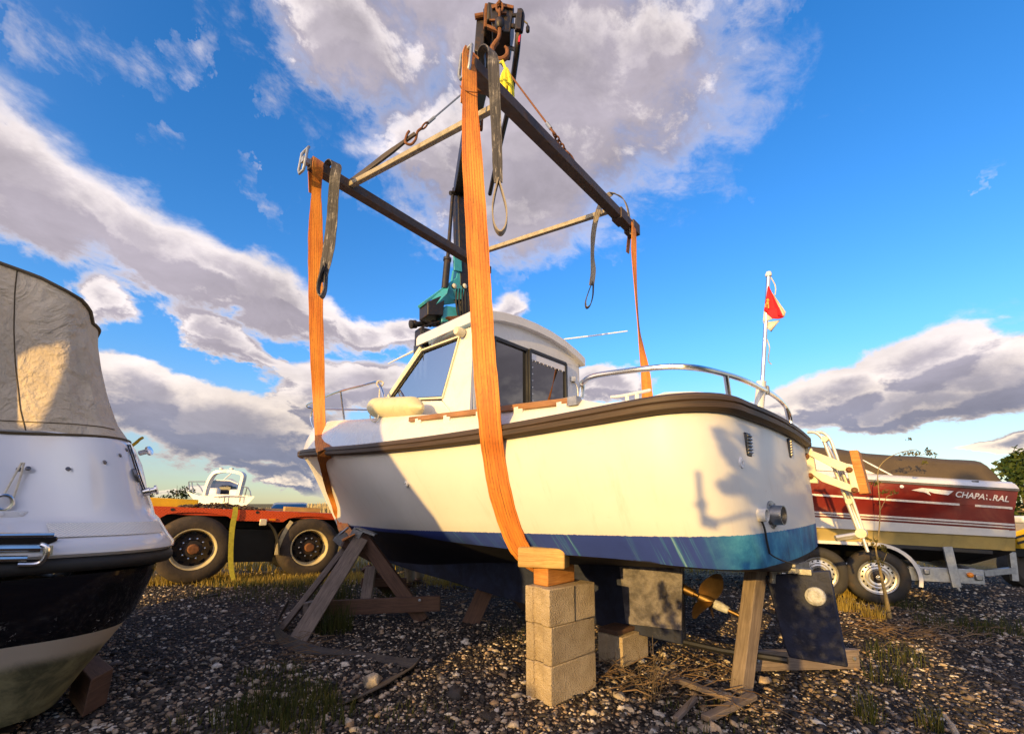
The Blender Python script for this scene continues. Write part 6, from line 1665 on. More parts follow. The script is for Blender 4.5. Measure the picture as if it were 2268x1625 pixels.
cen = LP(2, HB, 0)
def outw(p, d): v_ = (p-V(cen.x, cen.y, p.z)).normalized(); return p+v_*d
m = MB()
m.tube([outw(p, .004) for p in rg[0]], .007, 6, closed=True)
m.tube([outw(p, .006)+V(0, 0, .004) for p in rg[-1]], .010, 6, closed=True)
for k in (29, 31, 35): m.tube(smoothpath([outw(rg[j][k], .002) for j in range(0, nlev+1)], 2), .0028, 5)
m.tube([outw(p, .003) for p in rg[1][20:48]], .0025, 5)
m.build('canvas_seam', 'tarp_olive', cvs)
def lw(u, v, d): return aP(u, v, LP(d, 0, 0), LA)
def onring(u, v, levels):
    r_ = ray(u, v); best = None
    for a, b_ in [((lambda i: i)(q)) for q in [(x, y) for x, y in ringpts(levels[0])]]:
        pass
    return None
def hitl(u, v, lo=1.7, hi=3.6):
    """point on the moulding or canvas under a sight line, marching the plan curve inset at that height"""
    r_ = ray(u, v); prof = sorted([(q_[1], q_[0]) for q_ in lev[3:-2]] + [(z, d) for d, z in cv])
    zz, dd = [q[0] for q in prof], [q[1] for q in prof]
    y = lo
    while y < hi:
        p = EYE + r_*(y/r_.y); d = float(np.interp(p.z, zz, dd)); q = p-CQ; a, b_ = q.dot(LA), q.dot(LBB)
        w_ = min(1, max(0, (b_-d-.06)/.5)); a -= (EX+.03 if p.z > zled+.01 else 0)*w_*w_*(3-2*w_)
        rq = max(.12, RQ-d*.25); ins = a > d and b_ > d
        if ins and a < d+rq and b_ < d+rq: ins = ((d+rq-a)/rq)**2.3 + ((d+rq-b_)/rq)**2.3 < 1
        if ins: break
        y += .003
    q = p-CQ; a, b_ = q.dot(LA), q.dot(LBB); f_ = min(1, max(0, (d+.5-b_)/.5))
    return p, (-LA*(1-f_)-LBB*f_+V(0, 0, .35)).normalized()
m = MB()
for u, v in ((42, 1039), (62, 1037), (151, 1038), (232, 1023), (266, 1008), (280, 996)):
    p, nn = hitl(u, v); m.lathe(p-nn*.003, nn, [(.011, 0), (.011, .006), (.006, .009), (0, .009)], 12)
m.build_each('press_stud', 'plug_grey', lb)
p, nn = hitl(301, 1052); m = MB(); m.lathe(p-nn*.004, nn, [(.040, 0), (.040, .008), (.033, .011), (.032, .007), (.022, .007), (.020, .011), (0, .012)], 28); rd = m.build('round_badge', 'plug_grey', lb)
m = MB(); x_ = nn.cross(V(0, 0, 1)).normalized(); y_ = x_.cross(nn); m.tube([p+nn*.010+x_*(.012*math.cos(a))+y_*(.02*math.sin(a)) for a in np.linspace(.4, 5.2, 14)], .003, 6); m.build('badge_mark', 'chrome', rd)
p, nn = hitl(318, 1090); p = p+nn*.01; m = MB(); m.lathe(p-nn*.01, nn+V(.4, 0, 0), [(.022, 0), (.022, .03), (.016, .032), (.016, .05), (.026, .052), (.026, .062), (0, .064)], 16); m.build('filler_cap', 'chrome', lb)
p, nn = hitl(302, 1003); m = MB(); e = p+V(.02, .01, .0); m.lathe(e-V(.01, 0, 0), V(.8, .1, .25), [(.014, 0), (.014, .04), (.026, .045), (.026, .058), (0, .06)], 16); m.build('chrome_cleat', 'chrome', lb)
p, nn = hitl(293, 984); m = MB(); m.tube(smoothpath([p+V(.0, 0, -.01), p+V(.025, .01, .02), p+V(.05, .01, .045), p+V(.075, .01, .06)], 4), [.012]*6+[.011]*6+[.005], 8); m.build('locking_lever', 'yellow_paint', lb)
m = MB(); 
for off in (0, 5): m.tube(smoothpath([hitl(283+off, 986)[0]+V(.004, -.006, .004), hitl(293+off, 1020)[0]+V(.012, -.01, 0), hitl(306+off, 1060)[0]+V(.012, -.01, 0), hitl(317+off, 1088)[0]+V(.01, -.01, 0)], 4), .0035, 5)
m.build_each('tie_cord', 'black_rubber', lb)
m = MB()
for pts in (((50, 1026), (30, 1062), (8, 1102)), ((55, 1026), (44, 1068), (26, 1120))): m.tube(smoothpath([hitl(u, v)[0]+V(.004, -.008, .004) for u, v in pts], 4), .0045, 6)
m.build_each('tie_cord', 'rope_white', lb)
# ladder hatch and folded ladder on the stern edge
m = MB(); q = lambda u, v, d=.0: lw(u, v, ledge[0][0]-.012+d)
m.prism([q(-60, 1190), q(128, 1187), q(128, 1197), q(84, 1216), q(80, 1246), q(-60, 1250)], LA*.02); m.build('ladder_recess', 'black_gloss', lb, bevel=.006)
m = MB(); m.tube([q(-60, 1186, -.01), q(120, 1184, -.01)], .012, 8); m.tube([q(-60, 1215, -.02), q(90, 1213, -.02)], .016, 10); m.tube([q(-60, 1238, -.02), q(60, 1236, -.02)], .014, 10); m.tube(smoothpath([q(92, 1206, -.03), q(104, 1212, -.04), q(102, 1232, -.04), q(84, 1248, -.03), q(40, 1250, -.02)], 4), .010, 8); m.box(q(106, 1218, -.03), (.03, .03, .04), FL); m.build('folding_ladder', 'chrome', lb)
p, nn = hitl(24, 1138); m = MB(); m.box(p+V(0, 0, -.01)-LA*.01, (.02, .11, .05), FL); 
for k in (-.035, .03): m.lathe(p-LA*.02+LBB*k+V(0, 0, .0), -LA, [(.010, 0), (.010, .006), (0, .006)], 10)
m.build('hatch_hinge', 'gelcoat_clean', lb, bevel=.004)
p, nn = hitl(8, 1108); m = MB(); m.tube([p-LA*.03+LBB*(.03*math.cos(a))+V(0, 0, .035*math.sin(a)-.01) for a in np.linspace(0, 2*PI, 18)[:-1]], .009, 8, closed=True); m.build('towing_ring', 'chrome', lb)
# wooden cradle under its forefoot
m = MB(); a_ = aZ(178, 1590, 0); 
m.prism([aZ(150, 1545, 0), aZ(182, 1590, 0), aZ(236, 1556, 0), aZ(200, 1520, 0)], V(-.02, .05, .17)); o = m.build('wood_wedge', 'timber_brown', None, bevel=.006); tag(o, 'reddish brown wooden wedge under the bottom of the canvas covered boat', 'wood block')

# ------------------------------------------------------------------ red and white boat under an olive tarpaulin, on a two-axle trailer
RD = V(math.cos(R(-25)), math.sin(R(-25)), 0); RN = V(RD.y, -RD.x, 0)        # RN towards the camera
RP = V(4.01, 5.07, .3)
def M_(u, v, off=0.0): return aP(u, v, RP+RN*off, RN)
def MX(x, off, z): return V(RP.x, RP.y, 0)+RD*x+RN*off+V(0, 0, z)
def line(z0, k): return lambda x: z0 + k*(1.2-x)
zrail, zst1, zst2, zwl, zbt = line(1.235, .100), line(1.05, .088), line(.865, .066), line(.762, .036), line(.625, .030)
def hw(x, f_): return (1.1-f_)*math.sqrt(max(0.0, 1-max(0, (-x-1.0)/(4.2-f_*1.2))**2.2))
rb = thing('red_boat', 'red and white speedboat under an olive tarpaulin, parked on a trailer at the right', 'boat', MX(-1.5, -1.1, .4))
xs_ = [1.2, 1.15, .8, .4, 0, -.5, -1, -1.6, -2.2, -2.8, -3.4, -3.9, -4.4, -4.8, -5.1, -5.2]
def band(name, mt, lv, smooth=40):
    m = MB()
    for sd in (1, -1):
        rg = []
        for x in xs_:
            row = []
            for fz, ins in lv:
                x2 = x - (.0 if x > -3 else 0); rk = max(0, (1.235-fz(1.2)))*.22 if x >= 1.19 else 0
                row.append(MX(x2-rk, -1.1 + sd*hw(x, ins), fz(x)))
            rg.append(row)
        m.loft(rg, 0, flip=(sd < 0))
    n_ = len(lv)
    e = [m.v[k] for k in range(n_)] + [m.v[len(m.v)//2+k] for k in range(n_)][::-1]
    m.prism(e, RD*-.01)
    return m.build(name, mt, rb, smooth=smooth)
zmid = lambda x: (zrail(x)+zst2(x))/2
hullr = band('red_topsides', 'red_stripe', [(zrail, 0.0), (zst1, .005), (zmid, .008), (lambda x: zst2(x)-.035, .02)])
band('white_topsides', 'gelcoat', [(lambda x: zst2(x)-.035, .02), (zwl, .035)])
band('olive_topsides', 'olive_bottom', [(zwl, .03), (lambda x: zwl(x)-.01, .05), (zbt, .075)])
band('boat_bottom', 'black_rubber', [(zbt, .085), (lambda x: zbt(x)-.05, .22), (lambda x: zbt(x)-.25, 1.06)])
band('gunwale', 'gelcoat', [(lambda x: zrail(x)+.012, -.018), (lambda x: zrail(x)+.05, .02), (lambda x: zrail(x)+.085, .10), (lambda x: zrail(x)+.09, 1.05)])
band('rub_rail', 'plug_grey', [(lambda x: zrail(x)-.014, 0.0), (lambda x: zrail(x)-.012, -.022), (lambda x: zrail(x)+.010, -.024), (lambda x: zrail(x)+.014, 0.0)])
for fz, h, nm in ((zst1, .022, 'white_stripe'), (lambda x: zst2(x)+.022, .02, 'white_stripe'), (lambda x: zst2(x)-.008, .014, 'white_stripe')):
    m = MB()
    for x0, x1 in (((1.18, .86), (.74, -3.5)) if fz is zst1 else ((1.18, -3.5),)):
        N_ = 14; rg = []
        for i in range(N_+1):
            x = x0+(x1-x0)*i/N_; o_ = -1.1+hw(x, .004)+.004
            rg.append([MX(x-(.04 if x > 1.15 else 0), o_-.006, fz(x)+h/2), MX(x-(.04 if x > 1.15 else 0), o_, fz(x)+h/2), MX(x-(.04 if x > 1.15 else 0), o_-.004, fz(x)-h/2), MX(x-(.04 if x > 1.15 else 0), o_-.01, fz(x)-h/2)])
        m.loft(rg, 0)
    m.build(nm, 'letter_white', hullr)
def lettering(chunks, parent):
    mbv, mbf = [], []
    for txt, p, q, h in chunks:
        cu = bpy.data.curves.new('t', 'FONT'); cu.body = txt; cu.size = 1.0; cu.extrude = .0; cu.offset = .022; cu.shear = .22
        ob = bpy.data.objects.new('t', cu); C.objects.link(ob)
        dg = bpy.context.evaluated_depsgraph_get(); me = bpy.data.meshes.new_from_object(ob.evaluated_get(dg))
        xs = [v.co.x for v in me.vertices]; x0, x1 = min(xs), max(xs)
        d_ = (q-p); up = V(0, 0, 1); up = (up - d_.normalized()*up.dot(d_.normalized())).normalized()
        b0 = len(mbv)
        for v_ in me.vertices: mbv.append(p + d_*((v_.co.x-x0)/(x1-x0)) + up*(v_.co.y*h/.70) + RN*.004)
        for f_ in me.polygons: mbf.append([b0+i for i in f_.vertices])
        bpy.data.objects.remove(ob); bpy.data.curves.remove(cu); bpy.data.meshes.remove(me)
    m = MB(); m.v = mbv
    for f_ in mbf: m.face(f_)
    return m
hL = .058
pa, pb = M_(2116, 1099.5, .006), M_(2234, 1111, .006)
def tp(f_): return pa+(pb-pa)*f_
m = lettering([('CHAPA', tp(0), tp(.555), hL), ('RAL', tp(.70), tp(1), hL)], hullr)
def bit(f_, w, h0, h1): m.prism([tp(f_)+V(0, 0, h0), tp(f_+w)+V(0, 0, h0), tp(f_+w)+V(0, 0, h1), tp(f_)+V(0, 0, h1)], RN*.004)
bit(.585, .022, .0, .020); bit(.60, .018, .036, .056); bit(.645, .034, .0, .012)
m.build('lettering', 'letter_white', hullr, smooth=0)
m = MB()
m.prism([M_(u, v, .006) for u, v in ((2018, 1085), (2042, 1080), (2112, 1087), (2100, 1096), (2070, 1092), (2056, 1088), (2062, 1097), (2048, 1090))], RN*.004)
m.build('swoosh_mark', 'letter_white', hullr)
# tarpaulin
m = MB(); prof = []
zpk = curve1([-5.2, -4, -2.5, -1.2, -.55, -.2, .2, .6, .95, 1.05], [1.85, 2.0, 2.08, 2.0, 1.88, 1.79, 1.72, 1.66, 1.605, 1.60])
xs2 = [1.15, 1.09, 1.03, .8, .6, .35, .1, -.15, -.4, -.7, -1.1, -1.6, -2.2, -3, -3.8, -4.6, -5.1]
for i, x in enumerate(xs2):
    zb = zrail(x)+.075; zp = zpk(min(x, 1.04)) if i else zb+.02; hw_ = hw(x, .13); row = []
    for k in range(17):
        t_ = -1+2*k/16; sag = .025*math.sin(7*x+5*t_)+.018*math.sin(15*x-4*abs(t_))
        row.append(MX(x-(.0 if i else 0), -1.1+hw_*t_, zb + (zp-zb)*(1-abs(t_)**4.5)**.55 + sag*(1-abs(t_))*min(1, abs(t_)*3)))
    prof.append(row)
m.loft(prof, 0, flip=True); m.face([k for k in range(17)]); m.build('tarpaulin', 'tarp_olive', rb, smooth=60)
m = MB(); m.tube([M_(1908, 1018, -.25), M_(1992, 1062, -.12)], .014, 8); m.tube([M_(1900, 1024, -.25), M_(1975, 1062, -.12)], .010, 8); m.tube([M_(1780, 995, -.35), M_(1908, 1018, -.25)], .014, 8)
m.prism([M_(1790, 1010, -.14), M_(1895, 1030, -.14), M_(1960, 1058, -.14), M_(1790, 1052, -.14)], RN*-.03); m.build('windscreen_frame', 'gelcoat', rb)
p = M_(2160, 1072, -.05); m = MB(); m.box(p, (.16, .05, .02), Matrix((RD, RN, V(0, 0, 1))).transposed()); m.box(p+V(0, 0, .02), (.05, .03, .03), Matrix((RD, RN, V(0, 0, 1))).transposed()); m.build('cleat', 'black_paint', rb)
p = M_(1997, 1077, .004); m = MB(); m.lathe(p, RN, [(.018, 0), (.018, .006), (0, .008)], 12); m.build('skin_fitting', 'gelcoat_clean', rb)
# trailer
tr_ = thing('boat_trailer', 'grey two-axle boat trailer with white mudguard under the red boat', 'trailer', V(RP.x-.3, RP.y, 0)-RN*1.1)
rotR = Matrix((RD, RN, V(0, 0, 1))).transposed()
m = MB(); m.beam(M_(2012, 1268, -.06), M_(2178, 1277, -.06), .06, .15); m.beam(M_(2012, 1268, -.07)-RD*3.6+V(0, 0, .12), M_(2012, 1268, -.07)+RD*.1, .06, .12); m.beam(M_(2012, 1268, -2.05)-RD*3.6+V(0, 0, .12), M_(2178, 1277, -2.05), .06, .14)
for x in (-2.6, -1.2, .35, .8): m.beam(MX(x, -.05, .42-.03*x), MX(x, -2.0, .42-.03*x), .06, .08)
m.build('frame', 'galvanised', tr_, bevel=.006)
m = MB(); m.beam(M_(2098, 1210, -.02), M_(2119, 1300, -.02), .075, .03, RN); m.beam(M_(2118, 1296, -.02), M_(2126, 1308, -.02), .02, .02); m.build('bunk_post', 'galvanised', tr_, bevel=.003)
m = MB(); m.beam(M_(2240, 1222, -.3), M_(2247, 1285, -.3), .05, .05, RN); m.beam(M_(2176, 1268, -.2), M_(2247, 1262, -.3), .05, .06); m.build('rear_post', 'galvanised', tr_)
m = MB(); m.beam(M_(1990, 1217, -.12)-RD*1.5+V(0, 0, .1), M_(2195, 1222, -.12), .09, .045); m.build_each('bunk', 'black_rubber', tr_, bevel=.008)
m = MB(); m.lathe(M_(2150, 1273, -.01), RN, [(.026, -.02), (.026, .0), (.018, .01), (0, .012)], 18); m.build('side_reflector', 'lens_amber', tr_)
m = MB(); m.box(M_(2052, 1265, -.02), (.05, .03, .06), rotR); m.box(M_(2168, 1278, -.02), (.06, .03, .06), rotR); m.build_each('bracket_plate', 'dull_steel', tr_, bevel=.01)
wc1, wc2 = M_(1946, 1278, 0), M_(1815, 1270, 0)
def small_wheel(cw, Rw):
    ax_ = RN
    m = MB(); prof = [(Rw*.60, -.03), (Rw*.63, -.004), (Rw*.72, .008), (Rw*.86, .004), (Rw*.95, -.012), (Rw, -.04), (Rw, -.15), (Rw*.92, -.185), (Rw*.62, -.18)]
    m.lathe(cw, ax_, prof, 48, cap=False); w = m.build('tyre', 'tyre_dark', tr_, smooth=50)
    m = MB(); m.lathe(cw, ax_, [(Rw*.63, -.006), (Rw*.61, .004), (Rw*.585, -.002), (Rw*.565, -.03), (Rw*.52, -.034), (Rw*.40, -.022), (Rw*.36, -.028), (Rw*.30, -.02), (Rw*.24, -.03), (Rw*.16, -.028)], 48, cap=False); m.build('rim', 'rim_silver', w)
    _, x_, y_ = frame_from(ax_); m = MB()
    for k in range(16):
        a = 2*PI*k/16; c_ = cw+(x_*math.cos(a)+y_*math.sin(a))*Rw*.465 - ax_*.030; m.lathe(c_, ax_, [(.0125, 0), (.0125, .003), (0, .003)], 10)
    m.build_each('hand_hole', 'black_gloss', w)
    m = MB(); m.lathe(cw-ax_*.035, ax_, [(Rw*.24, 0), (Rw*.22, .01), (Rw*.12, .016), (Rw*.10, .04), (0, .045)], 20); m.build('hub', 'hub_dark', w)
    m = MB(); m.lathe(cw+ax_*.008, ax_, [(Rw*.09, 0), (Rw*.06, .012), (0, .014)], 14); m.build('hub_cap', 'chrome', w)
small_wheel(wc1, .295); small_wheel(wc2, .295)
for wc in (wc1, wc2):
    m = MB(); m.lathe(wc-RN*1.95, RN, [(.18, .0), (.25, .01), (.295, -.03), (.295, -.16), (.2, -.18)], 28); m.build('tyre', 'tyre_dark', tr_)
m = MB(); fpts = []
ctr = wc1
for a in np.linspace(-12, 90, 11): fpts.append(ctr + RD*(.37*math.cos(R(a)))+V(0, 0, .37*math.sin(R(a))))
for f_ in np.linspace(.2, 1, 4): fpts.append(ctr+V(0, 0, .37) + (wc2-ctr)*f_)
for a in np.linspace(100, 190, 9): fpts.append(wc2 + RD*(.37*math.cos(R(a)))+V(0, 0, .37*math.sin(R(a))))
m.ribbon([p-RN*.085 for p in fpts], .22, .006, RN); m.ribbon([p+RN*.025-(p-ctr).normalized()*.015 for p in fpts], .035, .004, [ (p-ctr).normalized() for p in fpts]); m.build('mudguard', 'gelcoat', tr_, smooth=50)

# thin sapling in front of the trailer
b_ = aZ(1972, 1370, 0)
sap = thing('sapling', 'thin crooked sapling with a few leaves in front of the trailer wheels', 'tree', b_)
def sy(u, v): return aY(u, v, b_.y)
path = smoothpath([b_-V(0, 0, .03), sy(1962, 1322), sy(1950, 1265), sy(1940, 1215), sy(1946, 1185), sy(1949, 1130), sy(1946, 1085), sy(1944, 1050), sy(1950, 1030), sy(1970, 1012), sy(2000, 1000), sy(2030, 995)], 4)
rs = [max(.004, .021*(1-i/18)) if i < 14 else max(.003, .0055-.00005*i) for i in range(len(path))]
m = MB(); m.tube(path, rs, 8); m.build('trunk', 'bark_pale', sap)
m = MB(); m.tube([sy(1949, 1130), sy(1965, 1098), sy(1990, 1090)], .003, 5); m.tube([sy(1950, 1265), sy(1958, 1240), sy(1964, 1225)], .003, 5); m.tube([sy(1940, 1215), sy(1925, 1195), sy(1918, 1185)], .003, 5); m.tube([sy(2000, 1000), sy(2040, 1008), sy(2065, 996)], .003, 5); m.build_each('twig', 'bark_pale', sap)
cl = []
for u, v, n_, sp_ in ((2020, 1005, 8, 26), (2055, 1002, 6, 18), (1975, 1094, 5, 14), (1945, 1068, 3, 8), (1930, 1200, 9, 20), (1955, 1212, 6, 16), (1950, 1245, 4, 10)):
    for _ in range(n_):
        p = sy(u+rnd.gauss(0, sp_*.5), v+rnd.gauss(0, sp_*.35)); cl.append((p.x, p.y+rnd.gauss(0, .05), p.z, .03, .03, .022))
leafpart('leaves', cl, 8, .017, ['leaf_olive'], sap)

# ------------------------------------------------------------------ far white cruiser with radar arch, beyond the truck
FY = 14.0
def N_(u, v, y=FY): return aY(u, v, y)
fb_ = thing('arch_boat', 'small far white sports cruiser with a radar arch, seen over the truck deck', 'boat', V(N_(490, 1110).x, 15, -.3))
back = V(-2.95, 4.2, .0)
m = MB(); sec = [(414, 1088), (430, 1108), (440, 1122), (540, 1124), (556, 1108), (564, 1099), (536, 1095), (470, 1094), (440, 1097)]
s0 = [N_(u, v) for u, v in sec]; c_ = sum(s0, V(0, 0, 0))/len(s0)
rgs = [s0, [p+back*.5 for p in s0], [c_+(p-c_)*.75+back*.8+V(0, 0, .05) for p in s0], [c_+(p-c_)*.12+back*1.25+V(0, 0, .12) for p in s0]]
m.loft(rgs, 0, True); m.face(list(range(len(sec)))[::-1]); m.face([len(m.v)-len(sec)+k for k in range(len(sec))]); m.build('hull', 'gelcoat', fb_, smooth=30)
m = MB(); m.ribbon(smoothpath([N_(455, 1096), N_(458, 1083), N_(463, 1068), N_(472, 1052), N_(482, 1045), N_(505, 1043), N_(529, 1046), N_(539, 1051), N_(539, 1060), N_(535, 1075), N_(530, 1096)], 4), [.14]*41, .09, [V(.15, 0, 0)+V(0, 1, 0)]*41)
m.build('radar_arch', 'gelcoat', fb_, smooth=50)
m = MB()
for u in (490, 513): m.lathe(N_(u, 1043), V(0, 0, 1), [(.03, 0), (.03, .05), (.06, .06), (.06, .10), (0, .11)], 10)
m.build_each('arch_lamp', 'gelcoat', fb_)
m = MB(); y_ = FY+1.2; m.loft([[aY(452, 1082, y_), aY(475, 1083, y_+.3), aY(510, 1084, y_+.3), aY(533, 1086, y_)], [aY(456, 1066, y_+.2), aY(478, 1063, y_+.6), aY(510, 1064, y_+.6), aY(529, 1072, y_+.2)]], 0); m.build('windscreen', 'smoked_glass', fb_)
m = MB(); m.tube([aY(456, 1066, y_+.2), aY(478, 1063, y_+.6), aY(510, 1064, y_+.6), aY(529, 1072, y_+.2)], .025, 6); m.tube([aY(496, 1062, y_), aY(512, 1048, y_)], .02, 6); m.build('screen_frame', 'gelcoat', fb_)
m = MB(); m.box(aY(504, 1086, FY+.8), (.42, .3, .28)); m.box(aY(502, 1078, FY+.9), (.3, .2, .12)); m.build('helm_console', 'black_paint', fb_, bevel=.03)
m = MB(); m.box(aY(473, 1090, FY+.4), (.36, .2, .28)); m.box(aY(522, 1091, FY+.4), (.30, .25, .22)); m.build_each('seat', 'gelcoat', fb_, bevel=.05)
m = MB()
for pts in (((420, 1088), (418, 1068), (419, 1066), (440, 1066), (455, 1066)), ((428, 1090), (425, 1068)), ((436, 1070), (445, 1080), (452, 1095)), ((538, 1077), (549, 1079), (554, 1088), (556, 1099)), ((547, 1079), (542, 1098)), ((475, 1100), (500, 1098), (535, 1099)), ((498, 1098), (496, 1112)), ((532, 1099), (531, 1112))):
    m.tube([aY(u, v, FY-.1+.4*(u < 456)) for u, v in pts], .016, 6)
m.build_each('hand_rail', 'dull_steel', fb_)
# dark car beyond the truck
cx = aY(640, 1112, 15.5)
car = thing('parked_car', 'dark blue parked car, only its roof showing above the truck deck', 'car', (cx.x, 15.5, -.3))
m = MB(); rg = []
for x, z0, z1_, w in ((-2.1, .25, .55, .6), (-2.0, .2, .75, .78), (-1.2, .18, .92, .84), (0, .18, .95, .85), (1.2, .18, .92, .84), (2.0, .2, .85, .78), (2.1, .3, .7, .65)):
    rg.append([V(cx.x-.43*(x+1.5)+yy, 17+x, -.3+zz) for yy, zz in ((-w, z0), (w, z0), (w, z1_*.85), (w*.9, z1_), (-w*.9, z1_), (-w, z1_*.85))])
m.loft(rg, 0, True); m.face(range(6)); m.face([len(m.v)-6+k for k in range(6)]); m.build('body', 'navy_cloth', car)
m = MB(); rg = []
for x, z1_, w in ((-1.75, .95, .72), (-1.1, 1.36, .60), (-.4, 1.45, .6), (.5, 1.42, .6), (1.3, .95, .7)): rg.append([V(cx.x-.43*(x+1.5)+yy, 17+x, -.3+zz) for yy, zz in ((-w-.04, .92), (-w, z1_-.03), (-w*.8, z1_), (w*.8, z1_), (w, z1_-.03), (w+.04, .92))])
m.loft(rg, 0); m.build('cabin', 'black_gloss', car)
for sx in (-1, 1):
    for y_ in (-1.3, 1.3):
        m = MB(); m.lathe(V(cx.x-.43*(y_+1.5)+sx*.80, 17+y_, .02), V(sx, 0, 0), [(.15, .04), (.28, .05), (.32, 0), (.32, -.16)], 24); m.build('wheel', 'tyre_dark', car)

# yellow machine cut by the right edge
yb = aY(2275, 1200, 6.2)
ym = thing('yellow_machine', 'yellow machine with black striped guard and dark tyre, cut by the right edge', 'machine', (yb.x+.3, 6.4, -.02))
m = MB(); q = lambda u, v, y=6.2: aY(u, v, y); m.prism([q(2248, 1178), q(2300, 1160), q(2330, 1165), q(2330, 1215), q(2262, 1215)], V(0, .5, 0)); m.build('guard', 'yellow_paint', ym, bevel=.01)
m = MB(); m.prism([q(2248, 1188, 6.19), q(2320, 1168, 6.19), q(2320, 1173, 6.19), q(2248, 1193, 6.19)], V(0, -.01, 0)); m.prism([q(2252, 1200, 6.19), q(2320, 1181, 6.19), q(2320, 1185, 6.19), q(2254, 1205, 6.19)], V(0, -.01, 0)); m.build_each('black_stripe', 'black_paint', ym)
m = MB(); m.lathe(q(2300, 1255, 6.3), V(-.2, -1, 0), [(.15, 0), (.26, .02), (.32, -.02), (.34, -.08), (.34, -.2), (.2, -.22)], 36); m.build('tyre', 'tyre_dark', ym)
m = MB(); m.box(q(2275, 1218, 6.4), (.5, .4, .16)); m.build('chassis', 'black_paint', ym, bevel=.01)
m = MB(); m.box(q(2272, 1150, 6.9), (.4, .3, .11)); m.build('bonnet', 'gelcoat', ym, bevel=.03)

# ------------------------------------------------------------------ the man behind the boat (only his lower legs show under the hull)
px_, py_ = aZ(918, 1292, gz(0, 6.3)).x, 6.3
person = thing('person', 'person in khaki trousers and brown shoes standing behind the boat, legs showing under it', 'person', (px_, py_, gz(0, 6.3)))
def skin(name, verts, edges, radii, mt, root=0, sub=2):
    me = bpy.data.meshes.new(name); g_ = V(px_, py_, gz(0, 6.3))
    me.from_pydata([tuple(v_) for v_ in verts], edges, []); me.materials.append(MAT[mt])
    o = bpy.data.objects.new(name, me); C.objects.link(o); o.parent = person
    md = o.modifiers.new('skin', 'SKIN'); md.use_smooth_shade = True
    for k, r_ in enumerate(radii): me.skin_vertices[0].data[k].radius = r_ if hasattr(r_, '__len__') else (r_, r_)
    me.skin_vertices[0].data[root].use_root = True
    s2 = o.modifiers.new('sub', 'SUBSURF'); s2.levels = s2.render_levels = sub
    return o
# facing -X: forward is -x
bv = [(0, 0, .95), (0, 0, 1.15), (.01, 0, 1.38), (0, 0, 1.50), (-.02, 0, 1.60), (-.03, 0, 1.72),
      (0, -.10, .90), (-.03, -.11, .50), (.02, -.12, .09), (-.12, -.12, .04), (0, .10, .90), (.06, .11, .50), (.10, .12, .09), (-.04, .12, .04),
      (.01, -.20, 1.42), (.03, -.25, 1.15), (-.10, -.24, .93), (-.14, -.24, .85), (.01, .20, 1.42), (.03, .25, 1.15), (-.10, .24, .93), (-.14, .24, .85)]
be = [(0, 1), (1, 2), (2, 3), (3, 4), (4, 5), (0, 6), (6, 7), (7, 8), (8, 9), (0, 10), (10, 11), (11, 12), (12, 13), (2, 14), (14, 15), (15, 16), (16, 17), (2, 18), (18, 19), (19, 20), (20, 21)]
brad = [.13, .12, .13, .06, .075, .085, .085, .058, .042, .035, .085, .058, .042, .035, .055, .042, .03, .03, .055, .042, .03, .03]
skin('body', bv, be, brad, 'skin')
trouser = [(0, 0, .97), (0, -.10, .88), (-.03, -.11, .50), (.0, -.12, .22), (.01, -.12, .07), (0, .10, .88), (.06, .11, .50), (.08, .12, .22), (.09, .12, .07)]
skin('trousers', trouser, [(0, 1), (1, 2), (2, 3), (3, 4), (0, 5), (5, 6), (6, 7), (7, 8)], [.155, .105, .080, .070, .072, .105, .080, .070, .072], 'khaki_cloth')
skin('jacket', [(0, 0, .92), (0, 0, 1.15), (.01, 0, 1.40), (0, 0, 1.49), (.01, -.20, 1.42), (.03, -.25, 1.15), (-.09, -.245, .96), (.01, .20, 1.42), (.03, .25, 1.15), (-.09, .245, .96)], [(0, 1), (1, 2), (2, 3), (2, 4), (4, 5), (5, 6), (2, 7), (7, 8), (8, 9)], [.16, .15, .155, .075, .075, .06, .048, .075, .06, .048], 'navy_cloth')
for sy_, dx in ((-.12, 0), (.12, .085)):
    skin('shoe', [(.05+dx, sy_, .045), (-.03+dx, sy_, .05), (-.13+dx, sy_, .035), (-.19+dx, sy_, .03)], [(0, 1), (1, 2), (2, 3)], [.046, .05, .045, .034], 'leather_brown')
skin('hair', [(.02, 0, 1.76), (-.01, 0, 1.80), (.04, 0, 1.70)], [(0, 1), (0, 2)], [.085, .075, .06], 'hair_brown')

# ------------------------------------------------------------------ what stands behind the photographer and shades the yard: a line of shrubs and two trees
def shrub(x, y, h, w, label):
    t = thing('shrub', label, 'shrub', (x, y, -.02), 'shrubs along the yard behind the camera')
    cl = []
    for _ in range(26):
        z = rnd.uniform(.1, .92)*h; a = rnd.uniform(0, 2*PI); q = w*math.sqrt(rnd.uniform(0, 1))*(1-.35*(z/h)**2)
        cl.append((x+q*math.cos(a), y+.6*q*math.sin(a), z, .32, .32, min(.3, h-z)))
    leafpart('foliage', cl, 150, .055, ['leaf_green'], t)
    m = MB()
    for k in range(4): a = k*1.6; m.tube([V(x, y, -.05), V(x+.2*math.cos(a), y+.2*math.sin(a), h*.4), V(x+.5*math.cos(a), y+.4*math.sin(a), h*.8)], [.03, .02, .008], 6)
    m.build_each('stem', 'bark', t)
    return t
sx = -14.4
kinds = ('tall', 'broad', 'ragged', 'dense', 'rounded', 'leafy', 'spreading', 'thin', 'bushy', 'dark', 'low', 'full', 'upright', 'loose')
hp = curve1([-15, -12, -9, -7, -5.8, -5, -4.2, -3.4, -3, -2, 3], [2.3, 2.35, 2.2, 1.98, 1.92, 1.95, 1.85, 2.0, 2.15, 2.5, 2.6])
